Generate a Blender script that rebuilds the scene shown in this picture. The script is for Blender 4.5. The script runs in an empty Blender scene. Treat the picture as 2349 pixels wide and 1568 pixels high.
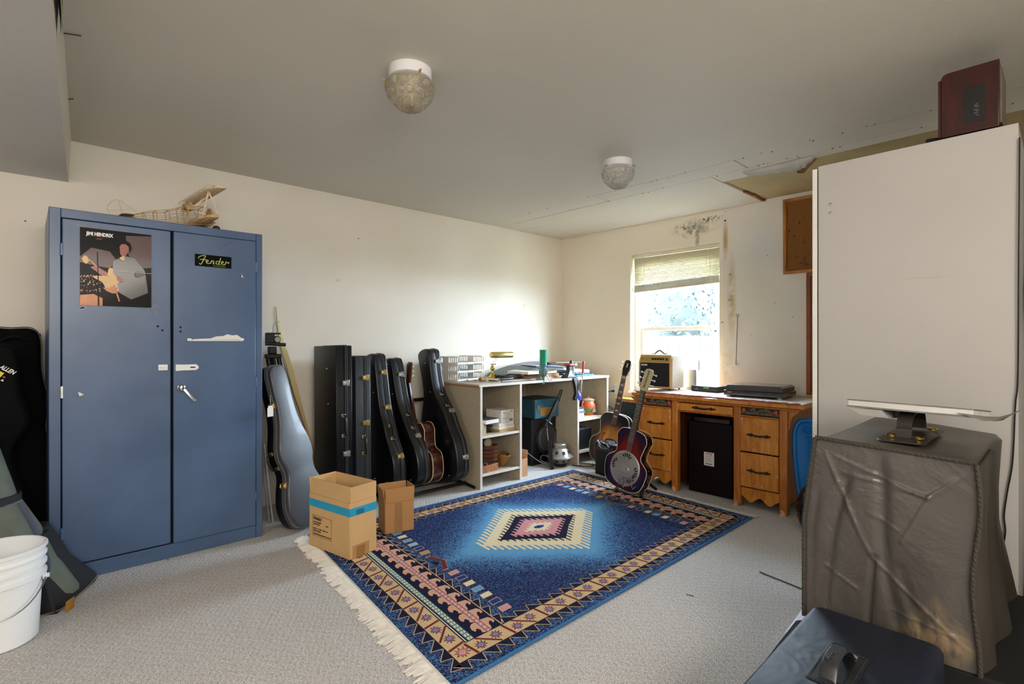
import bpy, bmesh, math, random
from mathutils import Matrix, Vector, noise
R = math.radians
C = bpy.context.scene.collection
sc = bpy.context.scene

# ------------------------------------------------------------------ camera, sky, lights, exposure
cd = bpy.data.cameras.new('camera'); cam = bpy.data.objects.new('camera', cd); C.objects.link(cam)
cam.location = (0, 0, 1.2); cam.rotation_euler = (R(90), 0, R(46.8 - 90))
cd.sensor_width = 36; cd.lens = 36 * 1195 / 2349; cd.shift_y = -1 / 2349; cd.clip_start = 0.05
sc.camera = cam
sc.view_settings.view_transform = 'Standard'; sc.view_settings.look = 'None'
sc.view_settings.gamma = 1; sc.view_settings.use_curve_mapping = False
sc.view_settings.exposure = 0.42
w = bpy.data.worlds.new('overcast_sky'); sc.world = w; w.use_nodes = True
nt = w.node_tree; bg = nt.nodes['Background']
bg.inputs['Color'].default_value = (0.69, 0.85, 1.0, 1); bg.inputs['Strength'].default_value = 68.0
def area(name, loc, rot, sx, sy, power, col, portal=False):
    l = bpy.data.lights.new(name, 'AREA'); l.shape = 'RECTANGLE'; l.size = sx; l.size_y = sy
    l.energy = power; l.color = col
    o = bpy.data.objects.new(name, l); C.objects.link(o); o.location = loc; o.rotation_euler = rot
    if portal: l.cycles.is_portal = True
    return o
# daylight portal in the window of the right wall; the other two are added fill lamps behind the photographer, no window there
area('window_portal', (4.69, 2.60, 1.39), (0, R(90), 0), 1.40, 0.94, 1, (1, 1, 1), True)
area('near_fill_light', (0.3, -1.5, 1.75), (R(70), 0, R(-12)), 2.6, 1.1, 104, (1.0, 0.92, 0.83))
area('back_fill_light', (-2.5, 1.0, 1.6), (0, R(-75), 0), 1.2, 2.0, 26, (1.0, 0.92, 0.83))

# ------------------------------------------------------------------ mesh builder
class MB:
    def __init__(s): s.v = []; s.f = []; s.m = []; s.M = Matrix()
    def add(s, vs, fs, m=0, M=None):
        T = s.M if M is None else s.M @ M
        b = len(s.v); s.v += [tuple(T @ Vector(p)) for p in vs]
        s.f += [tuple(b + i for i in f) for f in fs]
        s.m += ([m] * len(fs)) if isinstance(m, int) else list(m)
        return s
    def box(s, x0, x1, y0, y1, z0, z1, m=0, M=None):
        v = [(x, y, z) for z in (z0, z1) for y in (y0, y1) for x in (x0, x1)]
        return s.add(v, [(0, 2, 3, 1), (4, 5, 7, 6), (0, 1, 5, 4), (2, 6, 7, 3), (0, 4, 6, 2), (1, 3, 7, 5)], m, M)
    def cb(s, c, d, m=0, M=None):
        return s.box(c[0]-d[0]/2, c[0]+d[0]/2, c[1]-d[1]/2, c[1]+d[1]/2, c[2]-d[2]/2, c[2]+d[2]/2, m, M)
    def rings(s, rs, m=0, M=None, cap=(True, True), closed=False, ms=None):
        n = len(rs[0]); v = [p for r in rs for p in r]; f = []; mm = []
        k = len(rs)
        for i in range(k if closed else k - 1):
            j = (i + 1) % k
            for a in range(n):
                b = (a + 1) % n
                f.append((i*n+a, i*n+b, j*n+b, j*n+a)); mm.append(ms[i] if ms else m)
        if not closed:
            if cap[0]: f.append(tuple(range(n-1, -1, -1))); mm.append(ms[0] if ms else m)
            if cap[1]: f.append(tuple((k-1)*n + a for a in range(n))); mm.append(ms[-1] if ms else m)
        return s.add(v, f, mm, M)
    def tube(s, pts, r, n=8, m=0, M=None, closed=False, flat=None):
        P = [Vector(p) for p in pts]; k = len(P); rs = []; prev = None
        for i, p in enumerate(P):
            if closed: t = P[(i+1) % k] - P[i-1]
            else: t = P[min(i+1, k-1)] - P[max(i-1, 0)]
            if t.length < 1e-9: t = Vector((0, 0, 1))
            t.normalize()
            if prev is None:
                a = Vector((0, 0, 1)) if abs(t.z) < .9 else Vector((1, 0, 0))
            else: a = prev
            u = (a - t * a.dot(t))
            if u.length < 1e-6: u = t.orthogonal()
            u.normalize(); q = t.cross(u); prev = u
            rr = r[i] if isinstance(r, (list, tuple)) else r
            fy = flat or 1
            rs.append([tuple(p + u * (rr*math.cos(2*math.pi*j/n)) + q * (rr*fy*math.sin(2*math.pi*j/n))) for j in range(n)])
        return s.rings(rs, m, M, closed=closed)
    def lathe(s, prof, n=24, m=0, M=None, ms=None):
        rs = [[(max(r, 1e-5)*math.cos(2*math.pi*j/n), max(r, 1e-5)*math.sin(2*math.pi*j/n), z) for j in range(n)] for r, z in prof]
        return s.rings(rs, m, M, ms=ms)
    def cyl(s, p, q, r, n=12, m=0, M=None): return s.tube([p, q], r, n, m, M)
    def prism(s, poly, z0, z1, m=0, M=None, mc=None):
        rs = [[(x, y, z0) for x, y in poly], [(x, y, z1) for x, y in poly]]
        n = len(poly); v = rs[0] + rs[1]
        f = [tuple(range(n-1, -1, -1)), tuple(range(n, 2*n))] + [(a, (a+1) % n, n+(a+1) % n, n+a) for a in range(n)]
        return s.add(v, f, [m if mc is None else mc, m if mc is None else mc] + [m]*n, M)
    def flat(s, poly, z=0, m=0, M=None):
        return s.add([(x, y, z) for x, y in poly], [tuple(range(len(poly)))], m, M)
    def sphere(s, c, r, n=12, m=0, sc=(1, 1, 1), M=None):
        T = Matrix.Translation(c) @ Matrix.Diagonal((sc[0], sc[1], sc[2], 1))
        if M is not None: T = M @ T
        k = n // 2
        return s.lathe([(r*math.sin(math.pi*i/k), -r*math.cos(math.pi*i/k)) for i in range(k+1)], n, m, T)
    def text(s, body, size, M, m=0, ext=0.0004, shear=0, bold=0, fit=None):
        cu = bpy.data.curves.new('t', 'FONT'); cu.body = body; cu.size = size; cu.extrude = ext; cu.shear = shear
        cu.resolution_u = 3; cu.offset = bold
        o = bpy.data.objects.new('t', cu); me = bpy.data.meshes.new_from_object(o)
        vs = [tuple(v.co) for v in me.vertices]
        if fit and vs:
            x0 = min(v[0] for v in vs); x1 = max(v[0] for v in vs); k = fit / max(1e-6, x1 - x0)
            vs = [((v[0]-x0)*k, v[1], v[2]) for v in vs]
        s.add(vs, [tuple(p.vertices) for p in me.polygons], m, M)
        bpy.data.objects.remove(o); bpy.data.curves.remove(cu); bpy.data.meshes.remove(me)
        return s
    def build(s, name, mats, parent=None, bevel=0, seg=2, angle=35, loc=None, rot=None, sub=0):
        me = bpy.data.meshes.new(name); me.from_pydata(s.v, [], s.f)
        if not isinstance(mats, (list, tuple)): mats = [mats]
        for mt in mats: me.materials.append(mt)
        me.polygons.foreach_set('material_index', s.m)
        me.polygons.foreach_set('use_smooth', [True]*len(s.f))
        b = bmesh.new(); b.from_mesh(me); bmesh.ops.recalc_face_normals(b, faces=b.faces); b.to_mesh(me); b.free()
        me.set_sharp_from_angle(angle=R(angle)); me.update()
        o = bpy.data.objects.new(name, me); C.objects.link(o)
        if parent is not None: o.parent = parent
        if loc is not None: o.location = loc
        if rot is not None: o.rotation_euler = rot
        if bevel:
            md = o.modifiers.new('b', 'BEVEL'); md.width = bevel; md.segments = seg; md.limit_method = 'ANGLE'; md.angle_limit = R(40)
            md.harden_normals = False
        if sub:
            md = o.modifiers.new('s', 'SUBSURF'); md.levels = sub; md.render_levels = sub
        return o
def tag(o, label, cat, group=None):
    o['label'] = label; o['category'] = cat
    if group: o['group'] = group
    return o
def thing(name, label, cat, loc=(0, 0, 0), rot=(0, 0, 0), group=None):
    o = bpy.data.objects.new(name, None); C.objects.link(o); o.empty_display_size = .05
    o.location = loc; o.rotation_euler = rot
    return tag(o, label, cat, group)
def struct(o): o['kind'] = 'structure'; return o
def clone(o, parent=None):
    c = o.copy(); C.objects.link(c); c.parent = parent
    for ch in list(o.children): clone(ch, c)
    return c
T = Matrix.Translation
def RX(a): return Matrix.Rotation(R(a), 4, 'X')
def RY(a): return Matrix.Rotation(R(a), 4, 'Y')
def RZ(a): return Matrix.Rotation(R(a), 4, 'Z')
def frame(o, u, v):  # matrix whose local x,y run along u,v from o
    u = Vector(u).normalized(); v = Vector(v).normalized(); n = u.cross(v)
    m = Matrix((u, v, n)).transposed().to_4x4(); m.translation = Vector(o); return m
def spline(pts, k=6, closed=False):
    P = [Vector(p) for p in pts]; n = len(P); out = []
    for i in range(n if closed else n-1):
        if closed: a, b, c, d = P[i-1], P[i], P[(i+1) % n], P[(i+2) % n]
        else: a, b, c, d = P[max(i-1, 0)], P[i], P[i+1], P[min(i+2, n-1)]
        for j in range(k):
            t = j/k
            out.append(tuple(.5*((2*b)+(c-a)*t+(2*a-5*b+4*c-d)*t*t+(3*b-a-3*c+d)*t**3)))
    if not closed: out.append(tuple(P[-1]))
    return out
def mirror(pts):  # half outline (w,z) bottom->top, with w=0 ends -> closed polygon
    a = [p for p in pts]
    return a + [(-x, y) for x, y in reversed(a) if abs(x) > 1e-6]
def offset(poly, d):
    n = len(poly); out = []
    A = sum(poly[i][0]*poly[(i+1) % n][1]-poly[(i+1) % n][0]*poly[i][1] for i in range(n))
    sg = 1 if A > 0 else -1
    for i in range(n):
        p = Vector(poly[i-1][:2]); q = Vector(poly[(i+1) % n][:2]); t = (q-p)
        if t.length < 1e-9: out.append(poly[i]); continue
        t.normalize(); nn = Vector((-t.y, t.x))*sg
        out.append((poly[i][0]+nn.x*d, poly[i][1]+nn.y*d))
    return out
def pillow(mb, poly, t, r, M, m=0, seg=3, mc=None):  # extruded outline with rounded edges, z 0..t
    rs = []
    for i in range(seg+1):
        a = math.pi/2*i/seg; rs.append([(x, y, r-r*math.sin(a)) for x, y in offset(poly, r*(1-math.sin(a+0) if False else 1-math.sin(a)) )] if False else [(x, y, r*(1-math.cos(a))) for x, y in offset(poly, r*(1-math.sin(a)))])
    for i in range(seg+1):
        a = math.pi/2*i/seg; rs.append([(x, y, t-r+r*math.sin(a)) for x, y in offset(poly, r*(1-math.cos(a)))])
    mb.rings(rs, m, M)

# ------------------------------------------------------------------ materials
MC = {}
def lin(c):
    if isinstance(c, str):
        c = tuple(int(c[i:i+2], 16)/255 for i in (0, 2, 4))
        return tuple((x/12.92 if x <= .04045 else ((x+.055)/1.055)**2.4) for x in c)
    return c
class NG:
    def __init__(s, name):
        s.mat = bpy.data.materials.new(name); s.mat.use_nodes = True; s.nt = s.mat.node_tree
        s.b = s.nt.nodes['Principled BSDF']; s.out = s.nt.nodes['Material Output']
        s._tc = None
    def n(s, t, **k):
        x = s.nt.nodes.new(t)
        for a, b in k.items(): setattr(x, a, b)
        return x
    def l(s, a, b): s.nt.links.new(a, b)
    def tc(s, scale=None, rot=None):
        if s._tc is None: s._tc = s.n('ShaderNodeTexCoord')
        o = s._tc.outputs['Object']
        if scale or rot:
            mp = s.n('ShaderNodeMapping'); s.l(o, mp.inputs['Vector'])
            if scale: mp.inputs['Scale'].default_value = scale
            if rot: mp.inputs['Rotation'].default_value = rot
            return mp.outputs[0]
        return o
    def noise(s, sc, det=4, rough=.5, vec=None, dist=0):
        x = s.n('ShaderNodeTexNoise'); x.inputs['Scale'].default_value = sc; x.inputs['Detail'].default_value = det
        x.inputs['Roughness'].default_value = rough; x.inputs['Distortion'].default_value = dist
        s.l(vec or s.tc(), x.inputs['Vector']); return x.outputs[0]
    def ramp(s, fac, stops, interp='LINEAR'):
        x = s.n('ShaderNodeValToRGB'); e = x.color_ramp.elements; x.color_ramp.interpolation = interp
        while len(e) < len(stops): e.new(.5)
        for i, (p, c) in enumerate(stops):
            e[i].position = p; c = lin(c); e[i].color = (*c, 1) if len(c) == 3 else c
        s.l(fac, x.inputs[0]); return x.outputs[0]
    def mix(s, fac, a, b, mode='MIX'):
        x = s.n('ShaderNodeMix', data_type='RGBA', blend_type=mode)
        for sock, v in ((x.inputs[0], fac), (x.inputs[6], a), (x.inputs[7], b)):
            if hasattr(v, 'is_output'): s.l(v, sock)
            elif isinstance(v, (int, float)): sock.default_value = v
            else: sock.default_value = (*lin(v), 1)
        return x.outputs[2]
    def math(s, op, a, b=None, c=None):
        x = s.n('ShaderNodeMath', operation=op)
        for i, v in enumerate((a, b, c)):
            if v is None: continue
            if hasattr(v, 'is_output'): s.l(v, x.inputs[i])
            else: x.inputs[i].default_value = v
        return x.outputs[0]
    def sep(s, vec=None):
        x = s.n('ShaderNodeSeparateXYZ'); s.l(vec or s.tc(), x.inputs[0]); return x.outputs
    def bump(s, h, strength=.3, dist=.002):
        x = s.n('ShaderNodeBump'); x.inputs['Strength'].default_value = strength; x.inputs['Distance'].default_value = dist
        s.l(h, x.inputs['Height']); s.l(x.outputs[0], s.b.inputs['Normal']); return x
    def fin(s, col=None, rough=.5, metal=0, spec=.5, coat=0, sheen=0):
        if col is not None:
            if hasattr(col, 'is_output'): s.l(col, s.b.inputs['Base Color'])
            else: s.b.inputs['Base Color'].default_value = (*lin(col), 1)
        if hasattr(rough, 'is_output'): s.l(rough, s.b.inputs['Roughness'])
        else: s.b.inputs['Roughness'].default_value = rough
        s.b.inputs['Metallic'].default_value = metal; s.b.inputs['Specular IOR Level'].default_value = spec
        s.b.inputs['Coat Weight'].default_value = coat; s.b.inputs['Coat Roughness'].default_value = .1
        s.b.inputs['Sheen Weight'].default_value = sheen
        return s.mat
def mat(name, col, rough=.5, metal=0, var=.12, vs=6, bump=0, bs=200, coat=0, spec=.5, sheen=0, bd=.001):
    if name in MC: return MC[name]
    g = NG(name); c = lin(col)
    if var:
        a = tuple(x*(1-var) for x in c); b = tuple(min(1, x*(1+var)) for x in c)
        cc = g.mix(g.ramp(g.noise(vs, 5, .6), [(.3, (0, 0, 0)), (.7, (1, 1, 1))]), a, b)
    else: cc = c
    if bump: g.bump(g.noise(bs, 3), bump, bd)
    MC[name] = g.fin(cc, rough, metal, spec, coat, sheen); return MC[name]
def wood(name, dark, light, scale=(1, 1, 12), rough=.45, ring=6, coat=0, bump=.15, mid=None):
    if name in MC: return MC[name]
    g = NG(name); v = g.tc(scale)
    n1 = g.noise(ring, 6, .65, v, 1.2)
    st = [(.3, dark), (.7, light)] if mid is None else [(.28, dark), (.5, mid), (.72, light)]
    c = g.ramp(n1, st)
    n2 = g.noise(ring*9, 3, .6, v)
    c = g.mix(g.math('MULTIPLY', n2, .35), c, tuple(x*.5 for x in lin(dark)))
    g.bump(n2, bump, .001)
    MC[name] = g.fin(c, rough, 0, .5, coat); return MC[name]
# ------------------------------------------------------------------ structure materials
def m_wall():
    g = NG('wall_paint'); n = g.noise(140, 4, .6); g.bump(n, .30, .003)
    c = g.mix(g.ramp(g.noise(1.1, 4), [(.35, (0, 0, 0)), (.7, (1, 1, 1))]), 'dcd5c6', 'e6e0d4')
    sp = g.ramp(g.noise(9, 2, .5), [(.735, (0, 0, 0)), (.76, (1, 1, 1))])
    c = g.mix(g.math('MULTIPLY', sp, .35), c, 'b5ab98')
    return g.fin(c, .62)
def m_wallb():
    g = NG('stained_wall_paint'); n = g.noise(90, 4, .6); g.bump(n, .22, .003)
    x, y, z = g.sep()
    c = g.mix(g.ramp(g.noise(1.7, 5), [(.35, (0, 0, 0)), (.7, (1, 1, 1))]), 'e6dcc6', 'ebe3d2')
    # whiter patched drywall right of the window
    msk = g.ramp(g.math('ADD', y, g.math('MULTIPLY', g.noise(5, 4), .25)), [(0.0, (1, 1, 1)), (1, (1, 1, 1))])
    edge = g.math('LESS_THAN', g.math('ADD', y, g.math('MULTIPLY', g.noise(6, 4), .06)), 2.13)
    c = g.mix(g.math('MULTIPLY', edge, .8), c, g.mix(g.noise(4, 5), 'd6d0c4', 'e8e4dc'))
    def blob(cy, cz, ry, rz):
        a = g.math('DIVIDE', g.math('SUBTRACT', y, cy), ry); b = g.math('DIVIDE', g.math('SUBTRACT', z, cz), rz)
        return g.math('SUBTRACT', 1, g.math('SQRT', g.math('ADD', g.math('MULTIPLY', a, a), g.math('MULTIPLY', b, b))))
    def stain(c, cy, cz, ry, rz, col, amt, ns=22, th=.5):
        f = g.math('MULTIPLY', g.math('MAXIMUM', blob(cy, cz, ry, rz), 0), g.math('MULTIPLY', g.ramp(g.noise(ns, 6, .7), [(th, (0, 0, 0)), (th+.2, (1, 1, 1))]), amt))
        f = g.math('MINIMUM', f, .85)
        return g.mix(f, c, col)
    c = stain(c, 2.42, 2.25, .20, .09, '3a3832', 2.6, 30, .5)
    c = stain(c, 2.22, 2.31, .14, .035, '22211e', 4, 45, .48)
    c = stain(c, 2.34, 2.16, .03, .12, '6e6650', .9, 14, .35)
    c = stain(c, 2.075, 2.10, .03, .20, 'b08d3a', 1.2, 10, .3)
    c = stain(c, 2.02, 1.6, .05, .45, 'b59a5c', 1.0, 8, .35)
    c = stain(c, 2.06, 1.0, .08, .25, 'b5a070', .8, 8, .35)
    c = stain(c, 1.7, 1.2, .45, .7, '4a463e', 1.6, 60, .66)
    c = stain(c, 1.75, 2.0, .28, .30, 'cdd2dc', .5, 3, .35); c = stain(c, 2.36, 2.26, .30, .10, '8a8474', .8, 9, .40)
    return g.fin(c, .65)
def m_ceil():
    g = NG('ceiling_paint'); g.bump(g.noise(110, 4, .65), .25, .003)
    c = g.mix(g.noise(.9, 3), 'c8c3b7', 'd8d2c6')
    return g.fin(c, .6)
def m_carpet():
    g = NG('carpet'); v = g.tc()
    n1 = g.math('ADD', g.math('MULTIPLY', g.noise(330, 2, .6), .6), g.math('MULTIPLY', g.noise(110, 2, .6, g.tc((1, 2.2, 1), (0, 0, R(35)))), .4)); n2 = g.noise(900, 2, .5)
    mp = g.tc((1, 1, 1), (0, 0, R(32)))
    br = g.n('ShaderNodeTexWave', wave_type='BANDS'); br.inputs['Scale'].default_value = 14; br.inputs['Distortion'].default_value = 5
    br.inputs['Detail'].default_value = 3; br.inputs['Detail Scale'].default_value = 4; g.l(mp, br.inputs['Vector'])
    mp2 = g.tc((1, 1, 1), (0, 0, R(-40)))
    b2 = g.n('ShaderNodeTexWave', wave_type='BANDS'); b2.inputs['Scale'].default_value = 9; b2.inputs['Distortion'].default_value = 6
    b2.inputs['Detail'].default_value = 3; b2.inputs['Detail Scale'].default_value = 5; g.l(mp2, b2.inputs['Vector'])
    pat = g.math('MULTIPLY', br.outputs['Fac'], b2.outputs['Fac'])
    c = g.ramp(n1, [(.37, '6f6c69'), (.46, 'b9b6b2'), (.53, 'dcdad7'), (.62, 'f6f5f4')])
    hue = g.ramp(g.noise(160, 3), [(.35, '8d8f9c'), (.5, 'ffffff'), (.66, 'd3a894')])
    c = g.mix(.28, c, hue, 'MULTIPLY')
    c = g.mix(g.math('MULTIPLY', pat, .30), c, '8f887b')
    dirt = g.ramp(g.noise(1.4, 4), [(.45, (0, 0, 0)), (.75, (1, 1, 1))])
    c = g.mix(g.math('MULTIPLY', dirt, .10), c, '7d745f')
    g.bump(g.math('ADD', n1, g.math('MULTIPLY', br.outputs['Fac'], -.35)), .55, .005)
    return g.fin(c, .95, spec=.1)
WALL = m_wall(); WALLB = m_wallb(); CEIL = m_ceil(); CARPET = m_carpet()
DARK = mat('dark_gap', '1c1712', .9)
X0, X1, Y0, Y1, ZC = -2.6, 4.55, -1.6, 4.01, 2.38
b = MB(); b.box(X0-.1, X1+.1, Y0-.1, Y1+.1, -.1, 0); struct(b.build('floor', CARPET))
b = MB(); b.box(X0-.1, X1+.15, Y1, Y1+.12, 0, 2.6); struct(b.build('wall_left', WALL))
# right wall with the window opening
b = MB(); wy0, wy1, wz0, wz1 = 2.13, 3.068, .69, 2.088
b.box(X1, X1+.17, Y0, wy0, 0, 2.6); b.box(X1, X1+.17, wy1, Y1, 0, 2.6); b.box(X1, X1+.17, wy0, wy1, 0, wz0); b.box(X1, X1+.17, wy0, wy1, wz1, 2.6)
struct(b.build('wall_right', WALLB))
b = MB(); b.box(X0-.12, X0, Y0, Y1, 0, 2.6); struct(b.build('wall_back', WALL))
b = MB(); b.box(X0, X1, Y0-.12, Y0, 0, 2.6); struct(b.build('wall_near', WALL))
# ceiling: a main sheet plus the patched drywall pieces by the right wall
ce = struct(MB().box(X0-.1, 3.376, Y0-.1, Y1+.1, ZC, ZC+.14).build('ceiling', CEIL))
YEL = mat('bare_ceiling_board', 'a8976c', .7, var=.15, vs=3)
def cpanel(x0, x1, y0, y1, dz=0, m=CEIL):
    o = MB().box(x0, x1, y0, y1, ZC+dz, ZC+.03+dz).build('drywall_panel', m, ce, bevel=.001); return o
cpanel(3.381, 3.5955, 2.636, 4.01, .0015); cpanel(3.3805, 3.596, 1.490, 2.628, 0); cpanel(3.383, 3.596, -1.6, 1.483, .002)
cpanel(3.602, 3.865, 3.70, 4.005, .001); cpanel(3.601, 4.545, 1.752, 3.696, .0005); cpanel(3.867, 4.545, 3.70, 4.005, .0)
cpanel(3.601, 3.786, 1.18, 1.746, .001); cpanel(3.601, 3.72, -1.6, 1.176, .0015)
o = MB().box(3.72, 4.56, -1.7, 1.75, ZC+.014, ZC+.03).build('ceiling_board', YEL, ce)
b = MB(); b.box(3.36, 4.7, Y0-.1, Y1+.1, ZC+.034, ZC+.06); b.build('backing', DARK, ce)
# torn paper flap hanging by the bare board
b = MB(); pts = spline([(3.70, 1.10, 2.376), (3.74, 1.17, 2.345), (3.76, 1.24, 2.338), (3.775, 1.38, 2.36), (3.785, 1.55, 2.378)], 5)
inner = [(3.66, p[1], 2.379) for p in pts]
vs = []; fs = []
for i, (p, q) in enumerate(zip(pts, inner)): vs += [(p[0], p[1], p[2] + .004*math.sin(i*2.1)), q]
for i in range(len(pts)-1): fs.append((2*i, 2*i+1, 2*i+3, 2*i+2))
b.add(vs, fs)
b.add([(3.73, 1.10, 2.378), (3.76, 1.19, 2.31), (3.77, 1.235, 2.325), (3.745, 1.20, 2.376)], [(0, 1, 2, 3)], 1)
o = b.build('torn_paper', [mat('torn_paper_grey', 'b5b1a8', .8), mat('torn_paper_brown', '7a5636', .9)], ce)
md = o.modifiers.new('s', 'SOLIDIFY'); md.thickness = .0012
# splintered brown edge at the bare board corner
b = MB(); random.seed(4)
for i in range(16):
    x = 4.15 + i*.024; b.box(x, x+.026, 1.735-random.random()*.012, 1.752, ZC-.003, ZC+.012)
b.build('splintered_edge', mat('splinter_brown', '7b4a22', .8), ce)
b = MB(); random.seed(7)
for i in range(46):
    x = random.choice((3.38, 3.6)) + random.uniform(-.02, .02); y = random.uniform(-.2, 3.9)
    b.cyl((x, y, ZC-.0012), (x, y, ZC+.004), random.uniform(.003, .006), 8)
b.build('nail_head', mat('rust_nail', '4a3d30', .7), ce)['kind'] = 'stuff'
# lowered soffit on the left, a little skewed
def sx(y): return .195 - .067*(4.01-y)
b = MB(); z0 = 2.134
v = [(sx(Y1), Y1, z0), (sx(Y0), Y0, z0), (X0, Y0, z0), (X0, Y1, z0)]
v += [(p[0]+(.012 if i < 2 else 0), p[1], ZC) for i, p in enumerate(v)]
b.add(v, [(0, 1, 2, 3), (4, 5, 6, 7), (0, 1, 5, 4), (1, 2, 6, 5), (2, 3, 7, 6), (3, 0, 4, 7)], [1, 0, 0, 0, 0, 0])
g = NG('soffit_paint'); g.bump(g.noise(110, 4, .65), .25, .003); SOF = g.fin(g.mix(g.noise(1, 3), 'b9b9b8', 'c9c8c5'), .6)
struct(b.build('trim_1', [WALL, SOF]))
for y, l, lb in ((2.62, .05, 'longer dark wire end poking from the ceiling beside the soffit'), (3.32, .018, 'shorter dark wire end in the ceiling beside the soffit, nearer the left wall')):
    tag(MB().cyl((sx(y)+.012, y, ZC-.004), (sx(y)+.012+l, y-.02, ZC-.003), .002, 6).build('ceiling_wire', mat('black_wire', '1a1a1a', .5)), lb, 'wire')
# striped paper pinned on the soffit face, top left
b = MB()
for i, z in enumerate((2.20, 2.235, 2.27, 2.305)):
    b.add([(sx(1.2)+.014, 1.2, z), (sx(2.26)+.014, 2.26, z), (sx(2.26)+.014, 2.26, z+.035), (sx(1.2)+.014, 1.2, z+.035)], [(0, 1, 2, 3)], i)
    b.add([(sx(1.2)+.018, 1.2, z), (sx(2.26)+.018, 2.26, z), (sx(2.26)+.018, 2.26, z+.035), (sx(1.2)+.018, 1.2, z+.035)], [(0, 1, 2, 3)], i)
tag(b.build('striped_banner', [mat('st_green', '4f6f52', .7), mat('st_cream', 'c9c2a4', .7), mat('st_olive', '6f6a35', .7), mat('st_maroon', '8e2f3e', .7)]), 'long flat banner with green and maroon stripes fixed to the soffit face', 'banner')
# ------------------------------------------------------------------ window
VIN = mat('window_vinyl', 'f0f0ec', .35, var=.04)
wi = struct(bpy.data.objects.new('window_1', None)); C.objects.link(wi); wi.location = (4.6, 2.6, .69)
def wbox(name, x0, x1, y0, y1, z0, z1, m=VIN, bv=.003, par=wi):
    o = MB().box(x0-4.6, x1-4.6, y0-2.6, y1-2.6, z0-.69, z1-.69).build(name, m, par, bevel=bv); return o
fr = MB(); L = lambda x0, x1, y0, y1, z0, z1: fr.box(x0-4.6, x1-4.6, y0-2.6, y1-2.6, z0-.69, z1-.69)
L(4.63, 4.705, 3.005, 3.068, .69, 2.088); L(4.63, 4.705, 2.13, 2.165, .69, 2.088); L(4.63, 4.705, 2.165, 3.005, 2.045, 2.088); L(4.63, 4.705, 2.165, 3.005, .69, .725)
fr.build('window_frame', VIN, wi, bevel=.003)
def sash(x0, x1, y0, y1, z0, z1, t, name):
    s = MB()
    for q in ((y0, y0+t, z0, z1), (y1-t, y1, z0, z1), (y0+t, y1-t, z0, z0+t), (y0+t, y1-t, z1-t, z1)):
        s.box(x0-4.6, x1-4.6, q[0]-2.6, q[1]-2.6, q[2]-.69, q[3]-.69)
    return s.build(name, VIN, wi, bevel=.003)
s1 = sash(4.67, 4.70, 2.165, 3.005, 1.315, 2.045, .035, 'upper_sash')
s2 = sash(4.64, 4.667, 2.165, 3.005, .725, 1.345, .035, 'lower_sash')
g = NG('dirty_glass')
tr = g.n('ShaderNodeBsdfTransparent'); tr.inputs[0].default_value = (.93, .94, .95, 1)
gl = g.n('ShaderNodeBsdfGlossy'); gl.inputs['Roughness'].default_value = .03
df = g.n('ShaderNodeBsdfDiffuse'); df.inputs[0].default_value = (.75, .77, .8, 1); tl = g.n('ShaderNodeBsdfTranslucent'); tl.inputs[0].default_value = (.8, .83, .86, 1)
m1 = g.n('ShaderNodeMixShader'); m1.inputs[0].default_value = .05; g.l(tr.outputs[0], m1.inputs[1]); g.l(gl.outputs[0], m1.inputs[2])
m2 = g.n('ShaderNodeMixShader'); g.l(g.ramp(g.noise(3.5, 5, .6), [(.3, (.0004,)*3), (.75, (.0022,)*3)]), m2.inputs[0]); g.l(m1.outputs[0], m2.inputs[1]); g.l(tl.outputs[0], m2.inputs[2])
g.l(m2.outputs[0], g.out.inputs[0]); GLS = g.mat
MB().box(4.684-4.6, 4.688-4.6, 2.195-2.6, 2.975-2.6, 1.345-.69, 2.015-.69).build('pane', GLS, s1)
MB().box(4.652-4.6, 4.656-4.6, 2.195-2.6, 2.975-2.6, .755-.69, 1.315-.69).build('pane', GLS, s2)
for y in (2.80, 2.36):
    l = MB(); l.cb((.045, y-2.6, .662), (.02, .05, .012)); l.cyl((.045, y-2.6, .66), (.045, y-2.6, .68), .008); l.cb((.035, y-2.615, .677), (.012, .045, .007))
    l.build('sash_lock', VIN, s2, bevel=.001)
MB().box(-.07, .03, -.49, .49, -.02, 0).build('window_sill', VIN, wi, bevel=.004)
# mini blind, every slat its own part
BL = NG('blind_slat'); tlb = BL.n('ShaderNodeBsdfTranslucent'); tlb.inputs[0].default_value = (.44, .37, .22, 1)
BL.fin('d8d0b4', .45); mx = BL.n('ShaderNodeMixShader'); mx.inputs[0].default_value = .13
BL.l(BL.b.outputs[0], mx.inputs[1]); BL.l(tlb.outputs[0], mx.inputs[2]); BL.l(mx.outputs[0], BL.out.inputs[0]); BLM = BL.mat
bd = thing('mini_blind', 'cream horizontal mini blind pulled half up in the window, bottom rail sloping', 'blind', (4.60, 2.60, 2.088))
MB().box(-.02, .02, -.455, .455, -.032, -.002).build('headrail', mat('blind_cream', 'd9d3bf', .5), bd, bevel=.002)
ns = 17
sm = None
for i in range(ns):
    z = -.045 - i*.0148
    if sm is None:
        q = MB(); q.rings([[(-.011, y, -.003+0), (0, y, .0012), (.011, y, .004), (0, y, .0002)] for y in (-.45, .45)]); o = q.build('slat', BLM, bd); sm = o.data
    else: o = bpy.data.objects.new('slat', sm); C.objects.link(o); o.parent = bd
    o.location = (0, 0, z); k = i/ns; o.rotation_euler = (R(-1.9*k*k), R(-44+random.uniform(-3, 3)), 0)
q = MB(); q.M = T((0, 0, -.325)) @ RX(-2.0)
for i in range(9): q.box(-.013+.001*(i % 2), .013, -.45, .45, -.03+i*.0065, -.03+i*.0065+.0042)
q.box(-.013, .013, -.452, .452, -.045, -.031); q.build('bottom_rail', mat('blind_cream2', 'c4bea8', .5), bd)
q = MB()
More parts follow.
